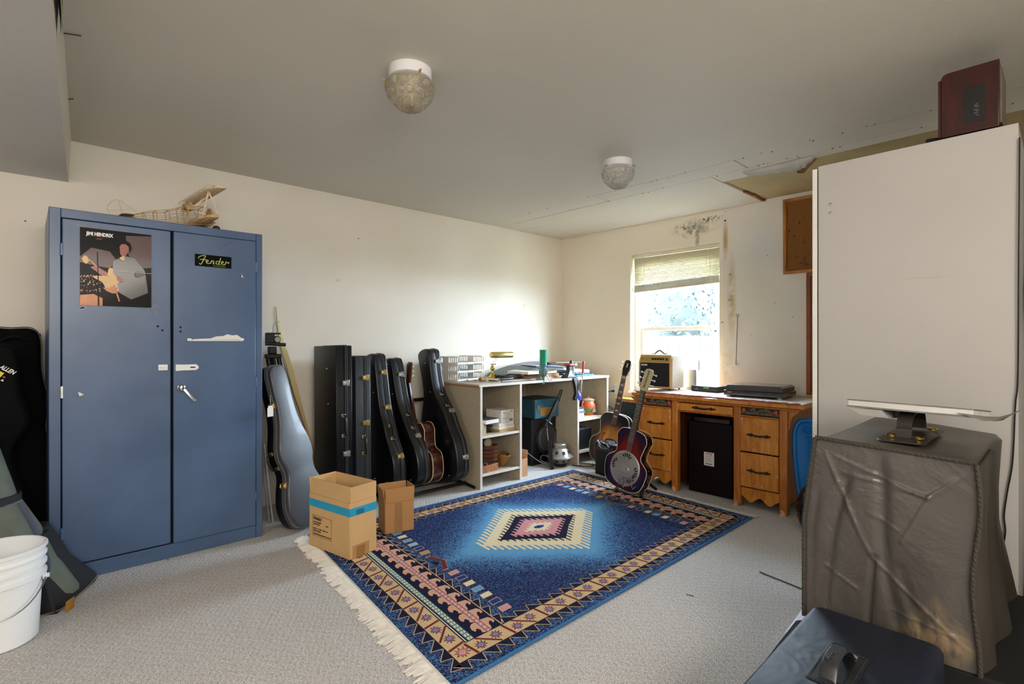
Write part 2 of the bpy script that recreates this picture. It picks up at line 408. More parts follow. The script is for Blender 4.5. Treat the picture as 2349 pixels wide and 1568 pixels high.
for y in (-.33, .33): MB().cyl((-.014, y, -.03), (-.014, y, -.35), .0012, 5).build('ladder_cord', mat('cord', 'c9c4ad', .7), bd)
q.tube(spline([(-.016, -.36, -.03), (-.017, -.365, -.6), (-.017, -.35, -1.0), (-.017, -.34, -1.30)], 4), .0013, 5)
q.build('pull_cord', mat('cord', 'c9c4ad', .7), bd); q = MB()
q.tube(spline([(-.016, -.37, -.03), (-.017, -.375, -.6), (-.017, -.39, -1.0), (-.017, -.40, -1.30)], 4), .0013, 5)
q.build('pull_cord', mat('cord', 'c9c4ad', .7), bd)
# ------------------------------------------------------------------ outside
GR = mat('yard_ground', '6d6a58', .9, var=.3, vs=2)
gy = MB().box(4.9, 30, -12, 18, -.35, -.25).build('floor_outside', GR); gy.name = 'ground'; struct(gy)
fe = struct(bpy.data.objects.new('trim_2', None)); C.objects.link(fe); fe.location = (5.9, 2.5, -.25); fe['kind'] = 'thing'; fe.name = 'board_fence'
tag(fe, 'pale grey board fence outside, seen through the lower sash', 'fence'); del fe['kind']
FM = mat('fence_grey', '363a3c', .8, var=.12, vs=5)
pm = None
for i in range(22):
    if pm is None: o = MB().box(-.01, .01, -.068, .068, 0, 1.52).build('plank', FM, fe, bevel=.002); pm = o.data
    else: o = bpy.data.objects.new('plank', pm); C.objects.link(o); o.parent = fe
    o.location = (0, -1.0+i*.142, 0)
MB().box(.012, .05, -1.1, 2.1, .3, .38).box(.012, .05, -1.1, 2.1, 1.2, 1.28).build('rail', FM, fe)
def tree(name, label, loc, h, r, seed, col):
    random.seed(seed); t = thing(name, label, 'tree', loc)
    tr = MB(); tr.tube([(0, 0, 0), (.03, .02, h*.4), (.0, .06, h*.75)], [.09, .07, .03], 8)
    for i in range(6):
        a = random.uniform(0, 6.28); tr.tube([(.02, .02, h*.4), (r*.5*math.cos(a), r*.5*math.sin(a), h*.75)], [.035, .015], 5)
    tr.build('trunk', mat('bark', '1a1613', .9), t)
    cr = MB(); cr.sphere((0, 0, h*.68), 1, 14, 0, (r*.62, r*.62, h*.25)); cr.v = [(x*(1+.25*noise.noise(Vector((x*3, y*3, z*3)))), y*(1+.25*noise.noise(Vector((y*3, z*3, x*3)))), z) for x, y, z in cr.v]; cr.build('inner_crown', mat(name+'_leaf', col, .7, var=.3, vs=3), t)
    lf = MB()
    for i in range(2600):
        while True:
            p = Vector((random.uniform(-1, 1), random.uniform(-1, 1), random.uniform(-1, 1)))
            if .25 < p.length < 1: break
        p = Vector((p.x*r, p.y*r, h*.68+p.z*h*.38)); a = Vector((random.gauss(0, 1), random.gauss(0, 1), random.gauss(0, 1))).normalized(); c = a.orthogonal().normalized()
        s = random.uniform(.035, .075)
        lf.add([tuple(p-a*s), tuple(p+c*s*.4), tuple(p+a*s), tuple(p-c*s*.4)], [(0, 1, 2, 3)])
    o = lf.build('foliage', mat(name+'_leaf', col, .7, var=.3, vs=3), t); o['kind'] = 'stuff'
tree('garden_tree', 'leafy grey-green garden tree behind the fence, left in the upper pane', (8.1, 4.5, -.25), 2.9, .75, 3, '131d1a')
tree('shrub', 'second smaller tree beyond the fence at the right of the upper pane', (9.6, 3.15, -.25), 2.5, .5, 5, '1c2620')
nb = thing('neighbour_house', 'pale blue-grey neighbouring house wall seen through the upper pane', 'house', (11.5, 5.0, -.25))
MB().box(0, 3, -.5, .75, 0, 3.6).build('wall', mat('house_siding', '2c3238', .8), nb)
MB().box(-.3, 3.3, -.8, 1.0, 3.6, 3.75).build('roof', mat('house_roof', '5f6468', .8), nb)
# ------------------------------------------------------------------ shared object materials
g = NG('steel_blue_paint'); g.bump(g.noise(3.2, 2), .25, .012)
sm_ = g.mix(g.ramp(g.noise(2.2, 4), [(.35, (0, 0, 0)), (.7, (1, 1, 1))]), '42597a', '50688a')
scr = g.ramp(g.noise(14, 6, .7, g.tc((1, 1, 3))), [(.70, (0, 0, 0)), (.74, (1, 1, 1))])
STEEL = g.fin(g.mix(g.math('MULTIPLY', scr, .25), sm_, '8793a3'), .34, .0, .55)
CHROME = mat('chrome', 'c9ccd0', .18, 1, var=.05)
NICK = mat('worn_nickel', 'b9b6ad', .3, .9, var=.2, vs=40)
BRASS = mat('brass', 'c9a648', .2, .95, var=.1)
GOLDL = mat('brass_latch', 'c2a968', .3, .9, var=.2, vs=30)
BLACK = mat('black_plastic', '111112', .4, var=.1)
BLKF = mat('black_fabric', '09090c', .85, var=.3, vs=12, spec=.2)
WHITE = mat('white_plastic', 'e8e8e6', .4, var=.05)
PAPER = mat('white_paper', 'e6e3dc', .8, var=.05)
TAPE = mat('grey_tape', '56657a', .3, var=.1)
# ------------------------------------------------------------------ steel cabinet
cb = thing('storage_cabinet', 'tall blue steel two-door storage cabinet against the left wall', 'cabinet', (.585, 3.40, 0))
ox, oy = .585, 3.40
b = MB(); B = lambda x0, x1, y0, y1, z0, z1, m=0: b.box(x0-ox, x1-ox, y0-oy, y1-oy, z0, z1, m)
B(.092, .112, 3.42, 3.96, 0, 1.86); B(1.058, 1.078, 3.42, 3.96, 0, 1.86); B(.092, 1.078, 3.94, 3.96, 0, 1.86); B(.112, 1.058, 3.42, 3.94, 1.84, 1.86); B(.112, 1.058, 3.42, 3.94, .06, .075)
B(.092, .137, 3.40, 3.42, 0, 1.86); B(1.042, 1.078, 3.40, 3.42, 0, 1.86); B(.137, 1.042, 3.402, 3.42, 1.814, 1.86); B(.137, 1.042, 3.404, 3.42, 0, .076)
b.build('body', STEEL, cb, bevel=.003)
MB().box(.59-ox, .62-ox, .03, .04, .07, 1.82).build('door_gap', mat('cabinet_inside', '0a0d12', .9), cb)
dl = MB().box(.141-ox, .597-ox, -.006, .016, .086, 1.810).build('door', STEEL, cb, bevel=.004)
dr = MB().box(.609-ox, 1.038-ox, -.010, .012, .080, 1.811).build('door', STEEL, cb, bevel=.004)
for z in (.25, .95, 1.655): MB().cyl((.139-ox, -.006, z-.029), (.139-ox, -.006, z+.029), .0065, 10).build('hinge', STEEL if z != .95 else NICK, dl)
for z in (.26, .955, 1.655): MB().cyl((1.040-ox, -.007, z-.028), (1.040-ox, -.007, z+.028), .006, 10).build('hinge', STEEL, dr)
HOLE = mat('hole', '07080a', .9)
for d, x, z, yy in ((dl, .537, 1.283, -.0065), (dl, .558, 1.262, -.0065), (dr, .642, 1.28, -.0105), (dr, .642, 1.256, -.0105)):
    MB().cyl((x-ox, yy-.0008, z), (x-ox, yy+.001, z), .0055, 10).build('hole', HOLE, d)
h = MB(); h.cb((.560-ox, -.010, 1.058), (.044, .006, .032)); h.cb((.560-ox, -.018, 1.058), (.024, .012, .006)); h.build('hasp_staple', WHITE, dl, bevel=.002)
h = MB(); h.cb((.676-ox, -.016, 1.055), (.09, .007, .033)); h.cb((.628-ox, -.014, 1.055), (.02, .012, .036)); h.cb((.722-ox, -.02, 1.055), (.012, .012, .018))
h.cb((.70-ox, -.0205, 1.055), (.024, .002, .006), 1); h.build('hasp', [WHITE, HOLE], dr, bevel=.002)
h = MB(); h.lathe([(0, 0), (.022, 0), (.021, .008), (.014, .014), (.012, .03), (0, .032)], 20, 0, T((.645-ox, -.010, .942)) @ RX(90) @ Matrix.Diagonal((1, 1.3, 1, 1)))
h.rings([[(x-ox, y, z) for x, z in ((a-.006, c-.005), (a+.006, c-.003), (a+.007, c+.004), (a-.005, c+.004))] for a, y, c in ((.648, -.036, .945), (.668, -.044, .915), (.706, -.047, .866))])
h.build('door_handle', CHROME, dr, bevel=.002)
h = MB(); h.cb((.818-ox, -.015, 1.206), (.287, .010, .006)); h.cb((.684-ox, -.016, 1.211), (.02, .012, .014)); h.cb((.957-ox, -.016, 1.213), (.02, .012, .014))
h.build('label_holder', WHITE, dr, bevel=.001)
b = MB(); pl = [(.70-ox, 1.209), (.95-ox, 1.211), (.955-ox, 1.222), (.93-ox, 1.240), (.905-ox, 1.236), (.88-ox, 1.243), (.855-ox, 1.232), (.82-ox, 1.230), (.79-ox, 1.218), (.74-ox, 1.216), (.70-ox, 1.213)]
b.prism([(x, z) for x, z in pl], 0.013, .0145, 0, RX(90)); b.build('torn_paper', PAPER, dr)
for x, z, a, l, d in ((.515, 1.388, 35, .05, dl), (.525, 1.36, -50, .035, dl), (.213, 1.362, 30, .03, dl), (.222, 1.375, 12, .03, dl), (.207, .926, -35, .035, dl), (.962, 1.592, -55, .045, dr), (.735, 1.159, 30, .035, dr), (.535, .935, 30, .04, dl), (.215, 1.782, 10, .04, dl)):
    M = T((x-ox, -.0072 if d is dl else -.0112, z)) @ RX(90) @ RZ(a)
    MB().box(-l/2, l/2, -.007, .007, 0, .0006, 0, M).build('tape_strip', TAPE, d)
MB().prism([(0, 0), (.012, .004), (.018, .012), (.01, .01), (.004, .018), (-.006, .02), (-.002, .008)], 0, .001, 0, T((.207-ox, -.008, .926)) @ RX(90)).build('paper_scrap', PAPER, dl)
MB().prism([(0, 0), (.01, .0), (.003, .016)], 0, .001, 0, T((.955-ox, -.0125, 1.585)) @ RX(90)).build('paper_scrap', PAPER, dr)
b = MB(); random.seed(2)
for i in range(9):
    x = .86+i*.008; z = 1.765+i*.0045+random.uniform(-.004, .004); b.cb((x-ox, -.0105, z), (random.uniform(.003, .009), .0012, random.uniform(.002, .005)))
b.build('rust_chip', mat('rust_chip', '6e4127', .8), dr)['kind'] = 'stuff'
# poster: a guitarist on a dark stage, reworked as a plain generic picture
P = [mat('poster_black', '040303', .45, coat=.05, spec=.15, var=.2), mat('poster_maroon', '3a120c', .38, coat=.15, var=.4, vs=9), mat('poster_orange', 'b8681c', .38, coat=.15, var=.3, vs=12),
     mat('poster_cream', 'd0a05a', .38, coat=.15, var=.15), mat('poster_skin', '8e4426', .38, coat=.15, var=.25, vs=20), mat('poster_white', 'e6e4e0', .3), mat('poster_grey', '1c1b20', .3, coat=.3, var=.4, vs=7)]
def mpost():
    b = MB(); b.M = T((.209, 3.389, 1.383)) @ RX(90); W, H = .298, .392
    b.box(0, W, 0, H, 0, .0012, 0)
    z = .0014
    def poly(p, m): 
        nonlocal z; z += .00012; b.flat([(x*W, y*H) for x, y in p], z, m)
    poly([(.0, .62), (.15, .75), (.4, .72), (.5, .6), (.4, .5), (.2, .52), (0, .55)], 1)
    poly([(.62, .95), (1, .98), (1, .55), (.8, .52), (.66, .7)], 1)
    poly([(.45, .6), (.6, .68), (.75, .66), (.9, .5), (.95, .2), (.7, .1), (.5, .2), (.42, .4)], 6)
    poly([(0, 0), (.30, 0), (.30, .1), (.18, .15), (0, .13)], 2)
    random.seed(11)
    for i in range(60):
        x, y, s = random.uniform(.0, .26), random.uniform(.16, .38), random.uniform(.008, .022)
        poly([(x, y), (x+s, y+.3*s), (x+s*.8, y+s), (x+s*.1, y+s*.9)], random.choice((2, 3, 4)))
    poly([(.53, .80), (.56, .84), (.62, .845), (.66, .82), (.66, .74), (.62, .68), (.57, .66), (.54, .70), (.535, .76)], 4)
    poly([(.49, .80), (.53, .87), (.60, .89), (.68, .86), (.71, .79), (.68, .72), (.665, .80), (.62, .835), (.56, .83), (.53, .79)], 0)
    poly([(.53, .65), (.6, .68), (.6, .61), (.55, .62)], 3)
    body = spline([(.17, .37, 0), (.22, .34, 0), (.30, .30, 0), (.36, .2, 0), (.46, .17, 0), (.52, .22, 0), (.50, .30, 0), (.56, .36, 0), (.52, .40, 0), (.45, .42, 0), (.43, .50, 0), (.38, .49, 0), (.36, .42, 0), (.28, .39, 0), (.22, .39, 0)], 3, True)
    poly([(x, y) for x, y, _ in body], 3)
    poly([(.30, .24), (.36, .19), (.46, .18), (.51, .24), (.44, .27), (.38, .24)], 2)
    poly([(.37, .40), (.39, .37), (.10, .58), (.12, .60)], 2)
    poly([(.02, .60), (.06, .64), (.10, .62), (.12, .57), (.08, .53), (.04, .55)], 3)
    poly([(.13, .49), (.2, .52), (.36, .44), (.35, .39), (.27, .40), (.2, .45)], 4)
    poly([(.48, .42), (.6, .36), (.58, .32), (.5, .34)], 4)
    poly([(.76, .48), (.87, .48), (.9, .44), (.8, .40), (.75, .42)], 1)
    poly([(.44, .28), (.47, .28), (.54, .07), (.52, .06)], 2)
    poly([(.225, .7), (.235, .7), (.255, .0), (.235, .0)], 0)
    b.text('JIMI HENDRIX', .024, T((.075*W, .905*H, z)), 5, bold=.0012, fit=.37*W)
    b.tube([(.25*W+.014*math.cos(a), .868*H+.005*math.sin(a), z) for a in [2*math.pi*i/16 for i in range(16)]], .0008, 4, 4, closed=True); [b.box(.25*W-.009+.005*k, .25*W-.0065+.005*k, .868*H-.003, .868*H+.002+.001*(k % 2), z, z+.0002, 4) for k in range(4)]; b.box(.1*W, .42*W, .890*H, .892*H, z, z+.0001, 6)
    b.box(.42*W, W, .465*H, .468*H, z, z+.0002, 5)
    return b.build('poster', P)
tag(mpost(), 'glossy dark music poster of a guitarist taped high on the left cabinet door', 'poster')
b = MB(); b.M = T((.712, 3.3888, 1.631)) @ RX(90) @ Matrix.Shear('XZ', 4, (0, 0)); b.box(0, .189, 0, .068, 0, .001, 0)
ST = [[(.018, .042), (.026, .052), (.040, .058), (.052, .058), (.046, .044), (.040, .028), (.034, .014), (.028, .010), (.024, .016)], [(.026, .036), (.040, .037), (.056, .036)],
      [(.054, .024), (.064, .030), (.062, .036), (.056, .032), (.056, .022), (.064, .017), (.072, .021)], [(.079, .035), (.075, .018)], [(.077, .026), (.084, .035), (.090, .032), (.087, .019), (.094, .019)],
      [(.114, .034), (.104, .034), (.100, .024), (.106, .018), (.114, .024), (.122, .054)], [(.116, .030), (.112, .020), (.120, .017)], [(.124, .024), (.134, .030), (.132, .036), (.126, .032), (.126, .022), (.134, .017), (.142, .021)], [(.142, .018), (.148, .036), (.154, .030), (.162, .034), (.158, .028)]]
for st in ST: b.tube(spline([(x*1.12-.005, y*1.05, .0012) for x, y in st], 4), .0024, 6, 1)
for i in range(13): b.cb((.095+i*.005, .008, .0012), (.003, .0022, .0005), 1)
tag(b.build('sticker', [mat('sticker_black', '040506', .6, spec=.1), mat('sticker_green', 'b9c456', .4)]), 'small black sticker with yellow-green script on the right cabinet door', 'sticker')
# ------------------------------------------------------------------ balsa biplane on the cabinet
BAL = mat('balsa', 'c9a878', .7, var=.18, vs=30); BAL2 = mat('balsa_pale', 'dcc6a4', .7, var=.12, vs=30)
ap = thing('model_airplane', 'uncovered balsa wood model biplane on top of the blue cabinet', 'model airplane', (.63, 3.62, 1.841), (0, R(-6), R(4))); ap.scale = (.9,)*3
FS = [(.25, .055, .06, .16), (.20, .058, .055, .175), (.11, .055, .052, .17), (.07, .052, .05, .165), (-.0, .045, .045, .14), (-.07, .038, .045, .132), (-.13, .028, .047, .12), (-.19, .018, .05, .10), (-.235, .006, .055, .085)]
b = MB()
def bar(p, q, r=.0022, m=0, n=4): b.cyl(p, q, r, n, m)
for i in range(len(FS)-1):
    a, c = FS[i], FS[i+1]
    for s in (-1, 1):
        for k in (0, .25, .5, .75, 1): bar((a[0], s*a[1], a[2]+(a[3]-a[2])*k), (c[0], s*c[1], c[2]+(c[3]-c[2])*k), .0021 if k in (0, 1) else .0016)
    for s in (-1, 1): bar((a[0], s*a[1], a[2]), (a[0], s*a[1], a[3]), .0026)
    bar((a[0], -a[1], a[2]), (a[0], a[1], a[2])); bar((a[0], -a[1], a[3]), (a[0], a[1], a[3]))
b.build('fuselage_frame', BAL, ap)
b = MB(); b.lathe([(.055, 0), (.062, .0), (.062, .008), (.055, .008)], 20, 0, T((.25, 0, .115)) @ RY(90)); b.build('cowl_former', BAL, ap); b = MB(); b.rings([[(.10+i*.02, .056*math.cos(a)*(1-.1*i), .15+.045*math.sin(a)) for a in [math.pi*j/10 for j in range(11)]] + [(.10+i*.02, .05*math.cos(a), .15+.038*math.sin(a)) for a in [math.pi*(10-j)/10 for j in range(11)]] for i in range(3)])
b.build('turtledeck', BAL, ap)
def wing(zc, span, x0, ch, tilt, name, sweep=0):
    b = MB(); n = 15
    for i in range(n):
        y = -span/2 + span*i/(n-1); cc = ch*(1 if 1 < i < n-2 else (.9 if i in (1, n-2) else .7))
        pr = [(0, 0), (.15, .013), (.4, .018), (.75, .010), (1, 0), (.5, -.002)]
        b.rings([[(x0+sweep*abs(y)-cc*t, y+d, zc+h+abs(y)*tilt) for t, h in pr] for d in (-.001, .001)])
    for t, h in ((.0, 0), (.3, .015), (.6, .012), (1, 0), (.3, .001), (.6, 0)):
        b.tube([(x0+sweep*abs(y)-ch*t, y, zc+h+abs(y)*tilt) for y in (-span/2, 0, span/2)], .0024, 5)
    for k in range(7): bar2 = b.tube([(x0+sweep*abs(y)-ch*(.05+.15*k), y, zc+.015+abs(y)*tilt) for y in (-span/2, 0, span/2)], .0009, 4)
    # sheeted leading edge
    b.rings([[(x0+sweep*abs(y)-ch*t, y, zc+h+.002+abs(y)*tilt) for t, h in ((0, 0), (.06, .009), (.18, .015), (.3, .017), (.3, .018), (.18, .0165), (.06, .0105), (-.01, 0))] for y in (-span/2, 0, span/2)])
    return b.build(name, BAL2 if zc > .2 else BAL, ap)
wing(.255, .60, .275, .12, .0, 'upper_wing'); wing(.055, .56, .215, .12, .05, 'lower_wing')
for s in (-1, 1):
    for (x, z), (x2, z2) in (((.15, .09), (.20, .25)), ((.25, .09), (.20, .25)), ((.15, .17), (.24, .25))): MB().box(-.005, .005, -.0015, .0015, 0, math.hypot(x2-x, z2-z), 0, T((x, s*.19 if (x, z) != (.15, .17) else s*.05, z)) @ RY(math.degrees(math.atan2(x2-x, z2-z)))).build('wing_strut', BAL2, ap)
b = MB(); b.tube(spline([(-.235, 0, .07), (-.29, 0, .085), (-.315, 0, .13), (-.29, 0, .175), (-.255, 0, .19), (-.225, 0, .17), (-.17, 0, .125)], 4), .0022, 5)
b.cyl((-.255, 0, .19), (-.235, 0, .07), .0025, 5); b.cyl((-.31, 0, .12), (-.20, 0, .135), .0018, 5); b.cyl((-.30, 0, .095), (-.235, 0, .10), .0018, 5)
b.build('tail_fin', BAL2, ap)
b = MB(); b.prism([(-.19, 0), (-.20, .09), (-.245, .11), (-.265, .09), (-.265, -.09), (-.245, -.11), (-.20, -.09)], .088, .091); b.build('tailplane', BAL, ap)
for s in (-1, 1):
    MB().rings([[(x+dx, y+dy, z) for dx, dy in ((-.008, -.002), (.008, -.002), (.008, .002), (-.008, .002))] for x, y, z in ((.235, s*.03, .065), (.262, s*.065, .022))]).build('landing_leg', BAL2, ap)
    b = MB(); b.lathe([(0, -.008), (.014, -.008), (.018, -.011), (.023, -.008), (.025, 0), (.023, .008), (.018, .011), (.014, .008), (0, .008)], 20, 0, T((.262, s*.07, .0255)) @ RX(90))
    for k in range(6): b.cyl((.262+.010*math.cos(k), s*.07-.0095, .0255+.010*math.sin(k)), (.262+.010*math.cos(k), s*.07-.008, .0255+.010*math.sin(k)), .0018, 6, 1)
    b.build('wheel', [BLACK, WHITE], ap)
CLR = mat('clear_white_plastic', 'cfcfc8', .2, var=.05)
b = MB(); b.lathe([(0, 0), (.015, 0), (.014, .03), (0, .036)], 14, 0, T((.262, 0, .115)) @ RY(90))
for k in range(7): b.lathe([(0, 0), (.009, 0), (.009, .03), (0, .034)], 10, 0, T((.272, 0, .115)) @ RX(k*360/7) @ T((0, 0, .012)))
b.build('engine', CLR, ap)
b = MB(); b.M = T((.302, 0, .115)) @ RX(12)
for s in (1, -1): b.rings([[(-.002-.002*tw, y0-w, s*z), (.002, y0, s*z), (.002+.002*tw, y0+w, s*z), (0, y0, s*z)] for z, w, tw, y0 in ((.0, .004, 0, 0), (.04, .008, 1, 0), (.08, .007, 1, 0), (.105, .002, 0, 0))])
b.build('propeller', CLR, ap)
# ------------------------------------------------------------------ far left: gig bags, bucket
def gigbag(name, label, loc, rot, H, wb, wt, t, mats, lower=None):
    o = thing(name, label, 'guitar bag', loc, rot)
    half = [(0, .0), (wb*.7, .0), (wb*.97, .05), (wb, .16), (wb*.86, .33), (wb*.8, .45), (wb*.6, H*.56), (wt*1.2, H*.68), (wt, H*.82), (wt*.98, H*.95), (wt*.7, H), (0, H)]
    pl = [(x, y) for x, y, _ in spline([(a, c, 0) for a, c in mirror(half)], 4, True)]
    b = MB(); pillow(b, pl, t, min(.035, t*.45), RX(90)); b.build('body', mats[0], o)
    return o, pl
BB = mat('gigbag_black', '050506', .85, var=.3, vs=8, bump=.2, bs=300, spec=.15)
OLV = mat('bag_olive_grey', '5d6459', .75, var=.2, vs=6, bump=.15, bs=400)
o, pl = gigbag('gig_bag', 'tall black soft guitar bag leaning on the wall behind the others, left of the cabinet', (-.045, 3.80, 0), (R(-6), 0, R(8)), 1.265, .23, .125, .13, [BB])
b = MB(); b.tube(spline([(-.05, -.135, 1.19), (0, -.16, 1.215), (.07, -.14, 1.20)], 5), .008, 6); b.build('handle', BLKF, o)
b = MB(); b.cb((.115, -.07, 1.22), (.02, .03, .045)); b.build('strap_buckle', BLACK, o, bevel=.003)
b = MB(); b.tube([(x*.95, -.131, z) for x, z in pl if z > .3], .003, 5); b.build('zipper', mat('zip_dark', '26251f', .5), o)
o, pl = gigbag('gig_bag', 'black padded guitar bag with white and yellow lettering at the far left edge', (-.20, 3.57, 0), (0, 0, 0), 1.19, .27, .19, .15, [BB])
b = MB(); b.M = T((.121, -.151, 1.075)) @ RX(90) @ RZ(-35)
b.text('ALLEN', .027, T((-.004, .0, .001)), 0, bold=.0008, shear=.2, fit=.062); b.box(-.04, .026, -.045, -.010, 0, .003, 1); b.tube([(.0+.004*k, -.026+.003*math.sin(k*2), .0035) for k in range(5)], .0012, 4, 2); b.cb((.036, -.026, .001), (.010, .006, .002), 3); b.prism([(.034, -.045), (.046, -.045), (.040, -.035)], 0, .002, 0); b.cb((.02, -.062, .001), (.010, .010, .002), 3)
b.build('badge', [PAPER, mat('tag_yellow', 'd8cf2c', .5), BLACK, mat('tag_red', 'a8302c', .5)], o)
# olive bag with black webbing, in front
ob = thing('stand_bag', 'olive-grey canvas bag with black webbing and an orange tab, beside the bucket', 'bag', (.01, 3.24, 0), (0, 0, R(0)))
def ell(cx, cy, rx, ry, z, n=20, tw=0): return [(cx+rx*math.cos(2*math.pi*i/n+tw), cy+ry*math.sin(2*math.pi*i/n+tw), z) for i in range(n)]
b = MB(); b.rings([ell(.02, .02, .18, .15, .004), ell(.0, .0, .19, .15, .05), ell(-.06, .0, .17, .14, .2), ell(-.10, .0, .15, .13, .36), ell(-.15, .02, .12, .11, .52), ell(-.19, .02, .10, .10, .75), ell(-.22, .03, .06, .06, .9)])
b.build('body', OLV, ob)
b = MB()
for zc, cx, cy, rx, ry in ((.31, -.085, 0, .158, .137), (.50, -.145, .02, .126, .116)):
    b.rings([ell(cx, cy, rx*k, ry*k, z) for k, z in ((1.0, zc-.02), (1.05, zc-.018), (1.05, zc+.018), (1.0, zc+.02))], cap=(False, False))
b.build('webbing', mat('webbing', '17181f', .7, bump=.3, bs=500), ob)
b = MB(); pts = spline([(-.02, -.12, .5), (.04, -.13, .34), (.07, -.15, .2), (.02, -.165, .08), (-.03, -.16, .01)], 6); b.tube(pts, .010, 6, flat=.4); b.build('piping', mat('piping_blue', '3d4459', .6), ob)
b = MB(); b.rings([[(-.02, -.13, .0), (.10, -.20, .0), (.255, .06, .01), (.27, .10, .02), (.12, .14, .0)], [(-.02, -.13, .04), (.09, -.19, .03), (.24, .055, .04), (.255, .095, .05), (.12, .14, .07)], [(.0, -.10, .17), (.06, -.12, .16), (.155, .04, .17), (.16, .08, .17), (.1, .12, .18)], [(.0, -.06, .33), (.04, -.07, .33), (.08, .03, .34), (.08, .07, .35), (.05, .1, .35)]])
b.build('flap', mat('flap_black', '0f0e13', .75, var=.3), ob, bevel=.008)
b = MB(); b.tube(spline([(.265, .09, .03), (.22, .0, .018), (.15, -.12, .014), (.10, -.19, .012), (.0, -.17, .008)], 5), .0016, 5); b.build('stitching', mat('stitch', '8a8474', .7), ob)
b = MB(); b.rings([[(.130, -.215, z), (.16, -.17, z), (.16, -.168, z), (.128, -.213, z)] for z in (.002, .05)], 0); b.build('tab', mat('orange_tab', 'b07a1e', .7), ob)
# bucket
bk = thing('bucket', 'white ribbed plastic bucket with a wire handle at the lower left', 'bucket', (-.075, 2.915, 0))
b = MB(); b.lathe([(0, .002), (.118, .002), (.124, .008), (.136, .25), (.150, .252), (.150, .262), (.139, .266), (.140, .29), (.150, .292), (.150, .302), (.142, .306), (.143, .325), (.150, .328), (.151, .335), (.144, .345), (.146, .362), (.153, .364), (.153, .372), (.147, .376), (.141, .374), (.138, .33), (.12, .02), (0, .015)], 48)
b.build('body', mat('bucket_white', 'e9ecee', .35, var=.06, vs=3), bk)
b = MB(); b.tube([(.148*math.cos(a), .148*math.sin(a)*.96-.0, .245-.11*math.sin(math.pi*(i/16))) for i, a in enumerate([math.radians(-10-160*k/16) for k in range(17)])], .0022, 6); b.build('wire_handle', mat('bucket_wire', '8a8d92', .3, .9), bk)
for a in (-10, -170): MB().lathe([(0, 0), (.014, 0), (.014, .01), (.009, .012), (.009, .02), (0, .02)], 14, 0, T((.138*math.cos(R(a)), .138*math.sin(R(a)), .235)) @ RZ(a) @ RY(90)).build('handle_ear', WHITE, bk)
b = MB(); random.seed(8)
for i in range(40): b.sphere((random.uniform(-.08, .08), random.uniform(-.08, .08), .20+random.uniform(0, .03)), random.uniform(.015, .03), 8, 0, (1, .8, .6))
o = b.build('bucket_filling', mat('wood_bits', '9a6b4a', .8, var=.4)); o.location = bk.location; tag(o, 'brown bits heaped inside the white bucket', 'contents'); o['kind'] = 'stuff'
# ------------------------------------------------------------------ guitar cases and the rack
TOLEX = mat('black_tolex', '0b0b10', .34, var=.2, vs=5, bump=.35, bs=420, spec=.6)
TOLEXG = mat('pebbled_grey_tolex', '272b30', .42, var=.12, vs=8, bump=.9, bs=190, spec=.6, bd=.002)
TOLEXB = mat('smooth_black_case', '07070a', .38, var=.2, vs=5, bump=.3, bs=350, spec=.45)
FELT = mat('satin_case_lid', '20242f', .46, var=.1, vs=9, bump=.5, bs=380, spec=1.0, coat=.1, sheen=.3)
SEAM = mat('case_seam', '5c5f66', .35, .3)
LEATHER = mat('black_leather', '0d0d0e', .5, bump=.4, bs=150)
def edge_at(pl, z):
    best = None
    for i in range(len(pl)):
        a, c = pl[i], pl[(i+1) % len(pl)]
        if (a[1]-z)*(c[1]-z) <= 0 and a[0] > 0 and abs(a[1]-c[1]) > 1e-7:
            t = (z-a[1])/(c[1]-a[1]); x = a[0]+(c[0]-a[0])*t
            if best is None or x > best[0]: best = (x, math.atan2(c[0]-a[0], c[1]-a[1]))
    return best
